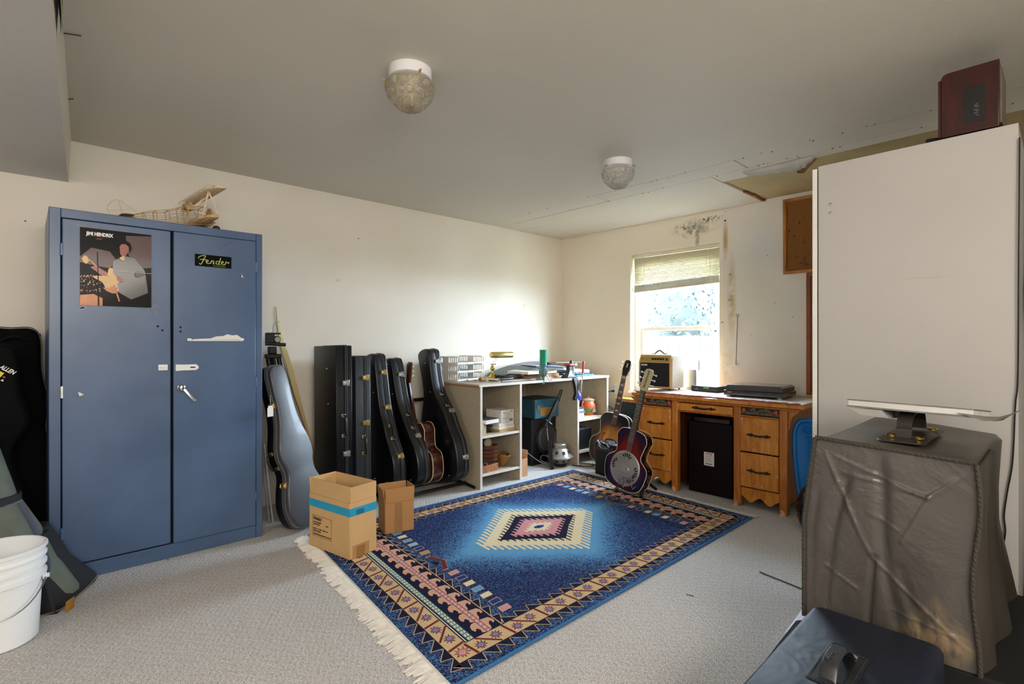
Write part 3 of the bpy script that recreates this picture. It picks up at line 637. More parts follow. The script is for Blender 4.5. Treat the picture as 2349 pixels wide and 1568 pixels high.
def case(name, label, loc, rot, half, t, m, latches, hz, hw=.12, lid=.3, lm=NICK, lidfront=False, seamside=1, spl=True, edge=.012, group=None, studs=True, side=1, facem=None):
    o = thing(name, label, 'guitar case', loc, rot, group)
    pl = mirror(half)
    if spl: pl = [(x, y) for x, y, _ in spline([(a, c, 0) for a, c in pl], 4, True)]
    g_ = .004
    tl = t*lid; tb = t-tl-g_
    mats = [m, facem or m]
    b = MB(); pillow(b, pl, (tb if not lidfront else tl), edge, T((0, 0 if not lidfront else 0, 0)) @ RX(90) @ T((0, 0, 0)))
    # local y: 0 = back plane ... -t = front plane; lid sits at the back unless lidfront
    s1 = MB(); s2 = MB()
    if lidfront: y1, t1, y2, t2 = 0, tb, -(tb+g_), tl     # base at back, lid in front
    else: y1, t1, y2, t2 = -(tl+g_), tb, 0, tl            # base in front, lid at back
    pillow(s1, pl, t1, min(edge, t1*.45), T((0, y1, 0)) @ RX(90)); base = s1.build('case_base', m, o, angle=50)
    pillow(s2, pl, t2, min(edge, t2*.45), T((0, y2, 0)) @ RX(90)); ld = s2.build('case_lid', facem or m, o, angle=50)
    ys = -(tb) if lidfront else -(tl)
    ys -= g_/2
    s = MB()
    for dy in (-.006, .006): s.tube([(x*1.004, ys+dy, z) for x, z in offset(pl, -.0022)], .0026, 5, closed=True)
    s.build('seam_trim', SEAM, o)
    for z in latches:
        e = edge_at(pl, z) if side > 0 else edge_at(pl, z)
        x, a = e; x *= side
        M = T((x, ys, z)) @ RY(math.degrees(a)*side) @ RZ(0 if side > 0 else 180)
        l = MB(); l.M = M
        l.cb((.003, .012, 0), (.006, .026, .042)); l.cb((.003, -.016, 0), (.006, .020, .034)); l.cb((.009, .004, 0), (.007, .034, .026)); l.cyl((.009, -.018, -.012), (.009, -.018, .012), .005, 8)
        l.cyl((.012, .018, -.013), (.012, .018, .013), .004, 8)
        l.build('latch', lm, o, bevel=.002)
    if hz:
        x, a = edge_at(pl, hz); x *= side
        M = T((x, ys-.0, hz)) @ RY(math.degrees(a)*side) @ RZ(0 if side > 0 else 180) @ T((0, .012 if not lidfront else .012, 0)) if False else T((x, ys+(-.022 if not lidfront else .022), hz)) @ RY(math.degrees(a)*side) @ RZ(0 if side > 0 else 180)
        h = MB(); h.M = M
        h.tube(spline([(.004, 0, -hw/2), (.022, 0, -hw/2-.002), (.038, 0, -hw*.32), (.042, 0, 0), (.038, 0, hw*.32), (.022, 0, hw/2+.002), (.004, 0, hw/2)], 4), [.005]*6+[.0085]*13+[.005]*6, 8)
        hn = h.build('handle', LEATHER, o)
        for s_ in (-1, 1):
            h = MB(); h.M = M; h.cb((.003, 0, s_*hw/2), (.006, .03, .024)); h.build('handle_mount', lm, hn, bevel=.002)
    if studs:
        for z, f in ((.05, .5), (.08, -.4), (.75, .3), (1.0, .2)):
            if z > max(p[1] for p in pl): continue
            e = edge_at(pl, z)[0]
            MB().lathe([(0, 0), (.0055, 0), (.004, .004), (0, .005)], 10, 0, T((e*f, -t, z)) @ RX(90)).build('stud', NICK, o)
    return o, pl
RK = RZ(-90)
def rack_rot(lean): return (Matrix.Rotation(R(-lean), 4, 'X') @ RZ(-90)).to_euler()
def acoustic_half(lb, wa, ub, nk, H, zb=.21, tp=None):
    return [(0, 0), (lb*.45, .002), (lb*.82, .045), (lb, zb*.75), (lb*.98, zb*1.15), (wa+.02, zb*1.8), (wa, zb*2.25), (ub, zb*2.75), (nk*1.25, zb*3.35), (nk, zb*3.9), (nk*.98, H*.93), ((tp or nk)*.8, H-.006), (0, H)]
# rectangular cases
rect = lambda w, H: [(0, 0), (w-.008, 0), (w, .008), (w, H-.008), (w-.008, H), (0, H)]
case('guitar_case', 'tall smooth black rectangular case, first in the row by the leaning case', (1.715, 3.67, .004), rack_rot(1), rect(.19, 1.165), .118, TOLEXB, [.90, .40], .60, .14, .36, NICK, spl=False, edge=.004, group='guitar cases along the left wall')
case('guitar_case', 'grey-black pebbled rectangular case with brass latches, second in the row', (1.868, 3.68, .004), rack_rot(1), rect(.185, 1.085), .118, TOLEXG, [.93, .60], .44, .12, .30, GOLDL, spl=False, edge=.004, group='guitar cases along the left wall')
case('guitar_case', 'black shaped guitar case with gold latches, third in the row', (2.143, 3.645, .055), rack_rot(11), [(0, 0), (.12, .003), (.20, .05), (.222, .16), (.21, .25), (.16, .37), (.135, .47), (.10, .58), (.085, .72), (.082, .98), (.065, 1.045), (.03, 1.062), (0, 1.064)], .115, TOLEX, [.90, .62, .235], .425, .10, .34, GOLDL, group='guitar cases along the left wall')
case('guitar_case', 'black curved guitar case with chrome latches, fourth in the row', (2.322, 3.585, .045), rack_rot(16), [(0, 0), (.12, .003), (.21, .05), (.24, .16), (.23, .27), (.185, .37), (.15, .46), (.105, .58), (.075, .70), (.068, .95), (.055, 1.03), (.03, 1.05), (0, 1.052)], .120, TOLEX, [.90, .375], .50, .12, .34, NICK, group='guitar cases along the left wall')
c5, _ = case('guitar_case', 'big scuffed black guitar case at the right end of the rack, beside the table', (2.622, 3.50, .045), rack_rot(15), [(0, 0), (.13, .003), (.225, .05), (.255, .17), (.252, .30), (.205, .44), (.185, .52), (.135, .63), (.085, .74), (.075, .88), (.085, 1.06), (.065, 1.11), (0, 1.125)], .122, TOLEX, [1.0, .56, .17], .66, .12, .30, NICK, group='guitar cases along the left wall')
# rack
rk = thing('guitar_rack', 'black tubular floor rack holding the shaped cases and the bare guitar', 'rack', (2.3, 3.6, 0))
rb = mat('rack_black', '0b0b0d', .35)
def rtube(n, pts, r=.012): MB().tube([(x-2.3, y-3.6, z) for x, y, z in pts], r, 10).build(n, rb, rk)
rtube('base_bar', [(1.98, 3.42, .03), (2.68, 3.42, .03)], .014); rtube('base_bar', [(1.98, 3.62, .03), (2.68, 3.62, .03)], .014)
for x in (1.98, 2.68): rtube('foot', [(x, 3.30, .012), (x, 3.42, .024), (x, 3.70, .024), (x, 3.88, .012)]); rtube('upright', [(x, 3.72, .03), (x, 3.83, .70)])
rtube('neck_bar', [(1.96, 3.83, .70), (2.70, 3.83, .70)], .016)
# ------------------------------------------------------------------ acoustic guitar in the rack (bare, brown)
WOODR = wood('rosewood_side', '2c0f06', '6a2c12', (10, 3, 1.2), .18, 5, coat=.7, mid='46190a')
NECKW = wood('mahogany_neck', '3a1a0c', '6e351a', (8, 8, 1), .3, 5, coat=.3)
EBONY = mat('ebony', '15100e', .4); BIND = mat('ivory_binding', 'd9cdb0', .4)
def guitar_outline(lb, wa, ub, L, zl=.17):
    return [(x, y) for x, y, _ in spline([(a, c, 0) for a, c in mirror([(0, 0), (lb*.5, .006), (lb*.86, .05), (lb, zl*.85), (lb*.97, zl*1.3), (wa+.012, L*.55), (wa, L*.62), (ub*.95, L*.78), (ub, L*.86), (ub*.8, L*.965), (ub*.4, L), (0, L)])], 5, True)]
def guitar(name, label, loc, rot, lb, wa, ub, L, t, top, side, nl, head, fretm, headm, bodyz=0, pegs=NICK, group=None):
    o = thing(name, label, 'guitar', loc, rot, group)
    pl = guitar_outline(lb, wa, ub, L)
    b = MB(); pillow(b, pl, t, .004, T((0, 0, 0)) @ RX(90)); b.build('body', side, o, angle=50)
    b = MB(); b.prism(offset(pl, .004), 0, .004, 0, T((0, -t+.001, 0)) @ RX(90)); b.build('soundboard', top, o)
    b = MB()
    for y in (-t+.001, -.001): b.tube([(x, y, z) for x, z in offset(pl, .0015)], .0032, 6, closed=True)
    b.build('binding', BIND, o)
    z0 = L-.12; z1 = L+nl
    nk = MB(); nk.rings([[(-w, -t-.002, z), (w, -t-.002, z), (w*.8, -t+.016+q, z), (0, -t+.024+q, z), (-w*.8, -t+.016+q, z)] for z, w, q in ((L-.01, .028, .03), (L+.04, .028, .004), (z1, .022, 0))]); nk.build('neck', NECKW, o)
    fb = MB(); fb.rings([[(-w, -t-.002, z), (w, -t-.002, z), (w, -t-.009, z), (-w, -t-.009, z)] for z, w in ((z0, .029), (z1, .0225))]); f = fb.build('fingerboard', EBONY, o)
    fr = MB(); sl = (z1-z0)/.70
    for i in range(1, 20):
        z = z1 - sl*(1-2**(-i/12)) if True else 0
        wv = .0225+.0065*(z1-z)/(z1-z0); fr.cb((0, -t-.0095, z), (2*wv, .002, .0018))
        if i > 18: break
    fr.build('frets', NICK, f)['kind'] = 'stuff'
    return o, pl, t, z0, z1, sl
def strings(o, t, za, zb, wa=.024, wb=.018, y=-.014, zm=None):
    for i in range(6):
        k = (i-2.5)/5
        MB().cyl((wa*2*k, -t+y, za), (wb*2*k, -t+y+.002, zb), .0009, 5).build('string', NICK, o)
o, pl, t, z0, z1, sl = guitar('acoustic_guitar', 'glossy brown bare acoustic guitar with cream binding, in the rack between two cases', (2.443, 3.56, .05), rack_rot(14), .20, .125, .145, .49, .10, wood('spruce_dark', '3b1a0b', '7a3a16', (6, 6, 1), .2, 4, coat=.5), WOODR, .34, .18, None, None)
hd = MB(); hd.rings([[(-.03, y, .0), (.03, y, .0), (.036, y, .17), (0, y, .185), (-.036, y, .17)] for y in (0, .013)], 0, T((0, -t-.002, z1)) @ RX(-12)); hh = hd.build('headstock', WOODR, o)
for z in (.05, .09, .13): 
    q = MB(); q.M = T((0, -t, z1)) @ RX(-12); q.cyl((.03, .006, z), (.055, .006, z), .003, 8); q.sphere((.058, .006, z), .009, 10, sc=(.6, 1, 1)); q.build('tuning_peg', NICK, hh)
# ------------------------------------------------------------------ leaning case with tag
lp, pl = case('guitar_case', 'black guitar case leaning against the side of the blue cabinet, pale tag on its handle', (1.325, 3.42, .004), (Matrix.Rotation(R(22), 4, 'Z') @ Matrix.Rotation(R(-12), 4, 'X') @ Matrix.Rotation(R(-6), 4, 'Y')).to_euler(),
    [(0, 0), (.07, .004), (.135, .045), (.16, .14), (.145, .24), (.112, .33), (.108, .38), (.128, .46), (.122, .54), (.085, .66), (.068, .78), (.066, .96), (.052, 1.03), (.025, 1.05), (0, 1.052)], .125, TOLEXB, [.30, .80], .46, .10, .38, GOLDL, lidfront=True, facem=FELT, side=-1, studs=False)
b = MB(); k = 0
P2 = offset(pl, .004)
for i in range(len(P2)):
    a, c = P2[i], P2[(i+1) % len(P2)]
    for j in range(3):
        p = [(a[q]+(c[q]-a[q])*(j+.15)/3, a[q+0]) for q in (0, 1)]
        x0, y0 = a[0]+(c[0]-a[0])*(j+.2)/3, a[1]+(c[1]-a[1])*(j+.2)/3; x1, y1 = a[0]+(c[0]-a[0])*(j+.75)/3, a[1]+(c[1]-a[1])*(j+.75)/3
        if x0 < 0: b.tube([(x0*1.02-.003, -.092, y0), (x1*1.02-.003, -.092, y1)], .0012, 4)
b.build('stitching', mat('cream_stitch', 'b8b09a', .7), lp)['kind'] = 'stuff'
tg = thing('price_tag', 'pale shipping tag hanging by a string from the leaning guitar case', 'tag', (1.112, 3.36, .76))
MB().tube([(0, 0, .05), (.001, 0, .11)], .0012, 5).build('string', mat('tag_string', 'c9c4b8', .8), tg)
MB().prism([(-.021, -.022), (.021, -.022), (.021, .03), (.012, .045), (-.012, .045), (-.021, .03)], 0, .001, 0, RZ(20) @ RX(90)).build('card', PAPER, tg)
# ------------------------------------------------------------------ bow, tripod, rods between cabinet and case
bw = thing('recurve_bow', 'pale fibreglass recurve bow leaning on the wall behind the tripod', 'bow', (1.585, 3.93, .45))
g = NG('bow_laminate'); z = g.sep()[2]; g.fin(g.ramp(g.math('ADD', g.math('MULTIPLY', z, 1.0), .05), [(0, 'b98a5a'), (.35, 'cdb27c'), (.7, 'd8cd92'), (1, 'ddd6a6')]), .3, coat=.3); BOWM = g.mat
pts = [(-.249, 1.009), (-.252, .97), (-.243, .92), (-.227, .847), (-.20, .73), (-.182, .672), (-.145, .55), (-.113, .421), (-.093, .34), (-.066, .251), (-.018, .066), (0, 0), (.05, -.15), (.08, -.42)]
ww = [.004, .007, .010, .013, .016, .018, .019, .021, .020, .014, .012, .013, .014, .014]
b = MB(); b.rings([[(x-w_, -.004, z), (x+w_, -.004, z), (x+w_, .006, z), (x-w_, .006, z)] for (x, z), w_ in zip(pts, ww)]); b.build('limb', BOWM, bw, bevel=.002)
MB().tube(spline([(-.249, -.008, 1.0), (-.23, -.01, .78), (-.19, -.012, .58), (-.04, -.014, .1), (.07, -.012, -.3)], 5), .0016, 5).build('bowstring', mat('bowstring', '2b2622', .8), bw)
tp = thing('tripod', 'folded silver and black camera tripod standing between the cabinet and the cases', 'tripod', (1.36, 3.74, 0))
ALU = mat('tripod_aluminium', '8a8680', .3, .8); q = lambda x, z, y=0: (x-1.36, y, z)
for dx, dy in ((-.035, 0), (0, .03), (.035, 0)):
    lg = MB(); lg.cyl(q(1.265+dx, 1.04, dy), q(1.40+dx*1.3, .45, dy), .011, 10); lg.cyl(q(1.40+dx*1.3, .45, dy), q(1.45+dx*1.6, .01, dy), .008, 10); lg = lg.build('leg', ALU, tp)
    c_ = MB(); c_.cyl(q(1.258+dx, 1.085, dy), q(1.268+dx, 1.03, dy), .016, 12); c_.build('leg_clamp', BLACK, lg)
    c_ = MB(); c_.cyl(q(1.40+dx*1.3, .47, dy), q(1.406+dx*1.3, .43, dy), .013, 12); c_.build('leg_clamp', BLACK, lg)
b = MB(); b.cyl(q(1.253, 1.12), q(1.30, .85), .012, 10); b.build('centre_column', BLACK, tp)
b = MB(); b.cb(q(1.255, 1.10), (.10, .05, .03)); b.cb(q(1.25, 1.14), (.05, .05, .05)); b.build('spider', BLACK, tp, bevel=.006)
b = MB(); b.cb(q(1.235, 1.215), (.05, .05, .085)); b.cb(q(1.255, 1.255), (.085, .06, .012)); b.cyl(q(1.275, 1.215, -.03), q(1.275, 1.215, .0), .024, 16); b.build('head', BLACK, tp, bevel=.003)
MB().cyl(q(1.275, 1.215, -.032), q(1.275, 1.215, -.03), .019, 16).build('dial', NICK, tp)
MB().cyl(q(1.21, 1.185, -.03), q(1.325, 1.178, -.04), .012, 12).build('pan_handle', BLACK, tp)
MB().tube(spline([q(1.255, 1.26, 0), q(1.258, 1.31, 0), q(1.275, 1.335, 0), q(1.30, 1.338, 0)], 4), .0025, 6).build('cable_release', NICK, tp)
for i, (x, m, lb) in enumerate(((1.150, '8f9296', 'thin silver rod standing on the floor beside the cabinet, nearest the cabinet'), (1.172, 'b9b2ab', 'pale rod standing beside the silver rod, behind the leaning case'))):
    b = MB(); b.cyl((x+.035, 3.60, .003), (x, 3.66, .52), .006, 8); tag(b.build('rod', mat('rod_%d' % i, m, .3, .6)), lb, 'rod')
# ------------------------------------------------------------------ cardboard boxes
CARD = mat('cardboard', 'd0a974', .75, var=.08, vs=4, bump=.15, bs=60); CARD2 = mat('cardboard_brown', 'b98a56', .75, var=.08, vs=4, bump=.15, bs=60)
INK = mat('print_ink', '2a2018', .8); CORR = mat('corrugated', 'b58f5f', .8, var=.1)
def carton(name, label, loc, rot, w, l, h, hf, m, flaps):
    o = thing(name, label, 'cardboard box', loc, (0, 0, R(rot))); t = .004
    b = MB(); b.box(0, w, 0, l, 0, t); b.box(0, t, 0, l, t, h); b.box(w-t, w, 0, l, t, h); b.box(t, w-t, 0, t, t, h); b.box(t, w-t, l-t, l, t, h)
    b.build('body', m, o, bevel=.0015)
    # flaps: (side, tilt degrees, inset)
    for sd, a in flaps:
        f = MB()
        if sd == 'x0': f.M = T((t/2, 0, h)) @ RY(a); f.box(-t/2, t/2, .006, l-.004, .001, hf)
        if sd == 'x1': f.M = T((w-t/2, 0, h)) @ RY(a); f.box(-t/2, t/2, .003, l-.003, .001, hf)
        if sd == 'y0': f.M = T((0, t/2, h)) @ RX(a); f.box(.004, w-.002, -t/2, t/2, .001, hf)
        if sd == 'y1': f.M = T((0, l-t/2, h)) @ RX(a); f.box(.003, w-.003, -t/2, t/2, .001, hf)
        f.build('flap', m, o, bevel=.001)
    return o
o = carton('cardboard_box', 'larger open cardboard box with a blue tape band and FRAGILE print, on the rug corner', (1.295, 2.668, .012), 11, .183, .375, .305, .088, CARD, (('x0', 5), ('x1', -1), ('y0', 1), ('y1', -2)))
BT = mat('blue_tape', '2f9fc6', .35, var=.08)
b = MB(); b.box(-.0012, .1842, -.0012, .3762, .232, .276); b.build('tape_band', BT, o)
b = MB(); b.M = frame((-.0018, .36, 0), (0, -1, 0), (0, 0, 1)); 
b.box(.02, .20, .066, .0675, 0, .0004); b.box(.02, .20, .184, .1855, 0, .0004); b.box(.02, .0215, .066, .1855, 0, .0004); b.box(.1985, .20, .066, .1855, 0, .0004)
b.text('FRAGILE', .022, T((.036, .160, 0)), 0, bold=.0006, fit=.062); b.prism([(.026, .176), (.033, .176), (.0305, .168), (.0305, .160), (.033, .159), (.026, .159), (.0285, .160), (.0285, .168)], 0, .0004); b.prism([(.101, .176), (.108, .176), (.1055, .168), (.1055, .160), (.108, .159), (.101, .159), (.1035, .160), (.1035, .168)], 0, .0004)
for s_, x, y, f in (('S.V.C.P COMPANY', .028, .143, .075), ('CASE PACK:', .028, .131, .062), ('B12', .15, .137, .02), ('GR.WT  2.0  LBS   CU.FT  2.0', .028, .106, .135), ('MADE IN CHINA', .028, .093, .07), ('DESCRIPTION: BOXES FOR CLIP TIE', .028, .075, .165)):
    b.text(s_, .009, T((x, y, 0)), 0, bold=.0003, fit=f)
b.build('print', INK, o)
b = MB(); b.box(.045, .095, -.0025, -.0015, .235, .262); b.build('dark_label', mat('label_teal', '1f6d86', .5), o)
b = MB(); b.box(.02, .13, -.0022, -.0012, .0, .07); b.build('clear_tape', mat('packing_tape', 'b48a5c', .25, var=.1), o); MB().box(.045, .10, -.003, -.002, 0, .06).build('clear_tape', mat('packing_tape2', '9a7040', .25, var=.1), o)
b = MB(); b.box(.0, .02, .0, .012, .306, .312); b.build('torn_edge', CORR, o)
o = carton('cardboard_box', 'smaller plain brown open cardboard box behind the blue-banded one', (1.628, 2.878, .010), -14, .185, .15, .188, .088, CARD2, (('x0', -8), ('x1', 4), ('y0', 0), ('y1', -6)))
MB().box(.06, .11, -.001, -.0004, .0, .185).build('seam_tape', mat('kraft_tape', 'a57a4c', .4, var=.1), o)
# ------------------------------------------------------------------ rug
def rug():
    L, W = 2.52, 1.70; CX, CY = 2.41, 2.305
    P00, P10, P11, P01 = [Vector(p) for p in ((1.085, 1.452), (3.606, 1.462), (3.727, 3.13), (1.285, 3.20))]
    def mp(u, v, z=.009):
        a, c = u/L, v/W; p = P00*(1-a)*(1-c)+P10*a*(1-c)+P11*a*c+P01*(1-a)*c
        return (p.x-CX, p.y-CY, z)
    ms = []
    g = NG('rug_mottled_blue'); x, y, z = g.sep()
    ax = g.math('ABSOLUTE', g.math('ADD', x, g.math('MULTIPLY', y, -.1))); ay = g.math('ABSOLUTE', y)
    d = g.math('ADD', g.math('DIVIDE', ax, 1.15), g.math('DIVIDE', ay, .92))
    d = g.math('ADD', d, g.math('MULTIPLY', g.math('SUBTRACT', g.noise(6, 3), .5), .12))
    amt = g.ramp(d, [(.50, (.0,)*3), (.56, (.30,)*3), (.68, (.52,)*3), (.90, (.65,)*3)])
    fade = g.math('GREATER_THAN', ay, .68); fade = g.math('MAXIMUM', fade, g.math('GREATER_THAN', ax, .80))
    amt = g.mix(fade, amt, (.60,)*3)
    nz = g.noise(170, 2, .55, None, .6)
    thr = g.math('SUBTRACT', nz, g.math('SUBTRACT', 1, amt) if False else g.math('SUBTRACT', .76, g.math('MULTIPLY', amt, .48)))
    m_ = g.ramp(g.math('MULTIPLY', g.math('ADD', thr, .02), 25), [(.3, (0,)*3), (.7, (1,)*3)])
    base = g.ramp(d, [(.5, '5fa0c8'), (.65, '5088b6'), (.9, '335f92')])
    base = g.mix(fade, base, '4676a4')
    base = g.mix(g.ramp(g.noise(90, 2), [(.4, (0,)*3), (.65, (.35,)*3)]), base, '6a7bb4')
    c = g.mix(m_, base, g.mix(g.noise(200, 1), '141a3c', '2c2148'))
    g.bump(g.noise(500, 2), .4, .002); ms.append(g.fin(c, .95, spec=.1))
    def fm(n, col, v=.12): 
        q = mat('rug_'+n, col, .95, var=v, vs=120, bump=.3, bs=500, spec=.1, bd=.002); ms.append(q); return len(ms)-1
    TAN = fm('tan', 'cdae84'); NAVY = fm('navy', '1d1c34'); MAR = fm('maroon', '6e2c30'); PUR = fm('purple', '94789c'); CRM = fm('cream', 'e0d2ae'); PNK = fm('pink', 'cf9094'); PEA = fm('peach', 'cfa088')
    SKY = fm('sky', '5b9cc4'); TEAL = fm('teal', '3f7d90'); BND = fm('binding', '3f6fa0'); BLK = fm('black', '17151d'); LBL = fm('paleblue', '8bb6c4'); ORG = fm('ochre', 'b98a4a'); DEEP = fm('deep', '263c74')
    b = MB(); n = 24
    # base slab, subdivided
    top = [[mp(L*i/n, W*j/16) for i in range(n+1)] for j in range(17)]
    vs = [p for r in top for p in r]; fs = [(j*(n+1)+i, j*(n+1)+i+1, (j+1)*(n+1)+i+1, (j+1)*(n+1)+i) for j in range(16) for i in range(n)]
    b.add(vs, fs, 0)
    e = [mp(0, 0, 0), mp(L, 0, 0), mp(L, W, 0), mp(0, W, 0)]; t_ = [mp(0, 0), mp(L, 0), mp(L, W), mp(0, W)]
    b.add(e+t_, [(3, 2, 1, 0)] + [(i, (i+1) % 4, 4+(i+1) % 4, 4+i) for i in range(4)], 0)
    lev = [0]
    def poly(p, m, z=None):
        b.add([mp(u, v, .009 + (z if z is not None else .0004)) for u, v in p], [tuple(range(len(p)))], m)
    def both(p, m, z=None):  # mirrored at the far end
        poly(p, m, z); poly([(L-u, v) for u, v in p], m, z)
    def line(p, q, w, m, z):
        d = Vector((q[0]-p[0], q[1]-p[1])); nn = Vector((-d.y, d.x)).normalized()*w/2
        poly([(p[0]+nn.x, p[1]+nn.y), (q[0]+nn.x, q[1]+nn.y), (q[0]-nn.x, q[1]-nn.y), (p[0]-nn.x, p[1]-nn.y)], m, z)
    A0, A1 = .082, .172
    Z1, Z2, Z3, Z4, Z5, Z6 = .0003, .0006, .0009, .0012, .0015, .0018
    # tan border frame
    for q in ([(A0, A0), (L-A0, A0), (L-A1, A1), (A1, A1)], [(L-A0, A0), (L-A0, W-A0), (L-A1, W-A1), (L-A1, A1)], [(L-A0, W-A0), (A0, W-A0), (A1, W-A1), (L-A1, W-A1)], [(A0, W-A0), (A0, A0), (A1, A1), (A1, W-A1)]): poly(q, TAN, Z2)
    for k, w_ in ((A0, .005), (A1, .005)):
        for p, q in (((k, k), (L-k, k)), ((L-k, k), (L-k, W-k)), ((L-k, W-k), (k, W-k)), ((k, W-k), (k, k))): line(p, q, w_, NAVY, Z3)
    # border run: function maps (s along, t across 0=outer) to uv for each side
    sides = [(lambda s, t: (s, t), L), (lambda s, t: (L-t, s), W), (lambda s, t: (L-s, W-t), L), (lambda s, t: (t, W-s), W)]
    leaf = [(0, -.026), (.006, -.012), (.016, -.022), (.012, -.006), (.030, -.010), (.018, .002), (.034, .012), (.014, .010), (.020, .028), (.006, .014), (0, .032), (-.006, .014), (-.018, .026), (-.012, .010), (-.03, .010), (-.016, .002), (-.028, -.010), (-.010, -.008), (-.012, -.022), (-.004, -.012)]
    for f, S in sides:
        nb = round((S-2*A1)/.195); st = (S-2*A1)/nb
        for i in range(nb+1):
            s = A1+i*st
            P_ = lambda a, c: f(a, c)
            if 0 < i < nb or True: line(f(s+.006, A0+.004), f(s-.010, A1-.004), .012, MAR, Z4)
            if i < nb:
                line(f(s+.045, A1-.004), f(s+.045+.085, A0+.006), .010, MAR, Z4)
                for cx, cy, fl in ((s+.042, A0+.036, 1), (s+.130, A0+.055, -1)):
                    poly([f(cx+x*1.0, cy+fl*y*1.05) for x, y in leaf], BLK, Z3); poly([f(cx+x*.72, cy+fl*y*.75) for x, y in leaf], PUR, Z4)
        nt_ = round((S-.1)/.072); st = (S-.1)/nt_
        for i in range(nt_):
            s = .05+i*st
            # outer triangles: base on the tan band, point outwards
            poly([f(s+.002, A0-.003), f(s+st-.002, A0-.003), f(s+st*.80, A0-.052)], NAVY, Z2)
            line(f(s+.002, A0-.003), f(s+st*.80, A0-.052), .0035, TAN, Z3); line(f(s+st*.80, A0-.052), f(s+st-.002, A0-.003), .0035, TAN, Z3)
        if S == L:
            nt_ = round((S-.76)/.078); st = (S-.76)/nt_
            for i in range(nt_):
                s = .38+i*st
                poly([f(s+.002, A1+.003), f(s+st-.002, A1+.003), f(s+st*.2, A1+.045)], NAVY, Z2)
                line(f(s+.002, A1+.003), f(s+st*.2, A1+.045), .0035, TAN, Z3); line(f(s+st*.2, A1+.045), f(s+st-.002, A1+.003), .0035, TAN, Z3)
    for cu in (A0+.045, L-A0-.045):
        for cv in (A0+.045, W-A0-.045):
            poly([(cu+x*1.2, cv+y*1.2) for x, y in leaf], MAR, Z5); poly([(cu+x*.9, cv+y*.9) for x, y in leaf], PNK, Z6)
    # end panels
    v0, v1 = A1, W-A1
    both([(A1, v0), (.365, v0), (.365, v1), (A1, v1)], NAVY, Z1)
    both([(.176, v0), (.181, v0), (.181, v1), (.176, v1)], CRM, Z2)
    both([(.188, v0), (.218, v0), (.218, v1), (.188, v1)], TEAL, Z2)
    nd = 52
    for i in range(nd):
        v = v0+(v1-v0)*(i+.15)/nd; both([(.192, v), (.214, v), (.214, v+.017), (.192, v+.017)], CRM if i % 1 == 0 else SKY, Z3); both([(.201, v+.004), (.206, v+.004), (.206, v+.012), (.201, v+.012)], BLK, Z4)
    both([(.285, v0), (.309, v0), (.309, v1), (.285, v1)], NAVY, Z2); both([(.288, v0), (.306, v0), (.306, v1), (.288, v1)], PNK, Z3)
    for i in range(94):
        v = v0+(v1-v0)*i/94; both([(.289, v), (.305, v+.005), (.305, v+.009), (.289, v+.004)], PUR if i % 2 else CRM, Z4)
    nw = 15; st = (v1-v0)/nw
    for i in range(nw):
        v = v0+st*i; w1 = [(.285, 0), (.285, .98), (.262, .96), (.246, .80), (.240, .55), (.246, .36), (.255, .40), (.256, .50), (.266, .48), (.272, .30), (.266, .10)]
        both([(u, v+c*st) for u, c in w1], PEA, Z3)
        both([(.309, v0), (.309, v0), (.31, v0)], NAVY, Z1)
        w2 = [(.309, .0), (.309, 1.0), (.352, .92), (.361, .70), (.360, .50), (.350, .38), (.344, .46), (.348, .58), (.338, .62), (.326, .45), (.322, .20)]
        both([(u, v+c*st) for u, c in w2], PEA, Z3)
    both([(.366, v0-.0), (.371, v0), (.371, v1), (.366, v1)], TAN, Z3)
    nt_ = 17; st = (v1-v0)/nt_
    for i in range(nt_):
        v = v0+st*i; both([(.371, v+.002), (.371, v+st-.002), (.412, v+(st*.12 if v > W/2 else st*.88))], NAVY, Z2)
        ap_ = (.412, v+(st*.12 if v > W/2 else st*.88))
        for q in ((.371, v+.002), (.371, v+st-.002)):
            line(q, ap_, .0035, TAN, Z3); line((L-q[0], q[1]), (L-ap_[0], ap_[1]), .0035, TAN, Z3)
    cols = [PNK, DEEP, CRM, SKY, CRM, DEEP, PNK]; cols2 = [ORG, DEEP, LBL, SKY, CRM, SKY, PNK]
    for sgn in (-1, 1):
        for i in range(7):
            cv = W/2+sgn*(.155+i*.072); sk = .0
            rc = [(.428, -.020), (.432, .022), (.492, .024), (.488, -.018)]
            for q, m, z in ((1.0, TAN, Z2), (.86, cols[i] if sgn < 0 else cols2[i], Z3)):
                cu = .46; both([(cu+(u-cu)*(q if q == 1 else .9), cv+c*(1 if q == 1 else .8)) for u, c in rc], m, z)
    ch = [(.425, .10), (.46, .10), (.505, .0), (.46, -.10), (.425, -.10), (.478, .0)]
    both([(u, W/2+v) for u, v in ch], TAN, Z2); both([(.46+(u-.46)*.9+.001, W/2+v*.93) for u, v in ch], MAR, Z3)
    both([(.425, W/2-.03), (.45, W/2-.02), (.46, W/2), (.45, W/2+.02), (.425, W/2+.03)], NAVY, Z2)
    # medallion
    mu, mv = 1.255, .862
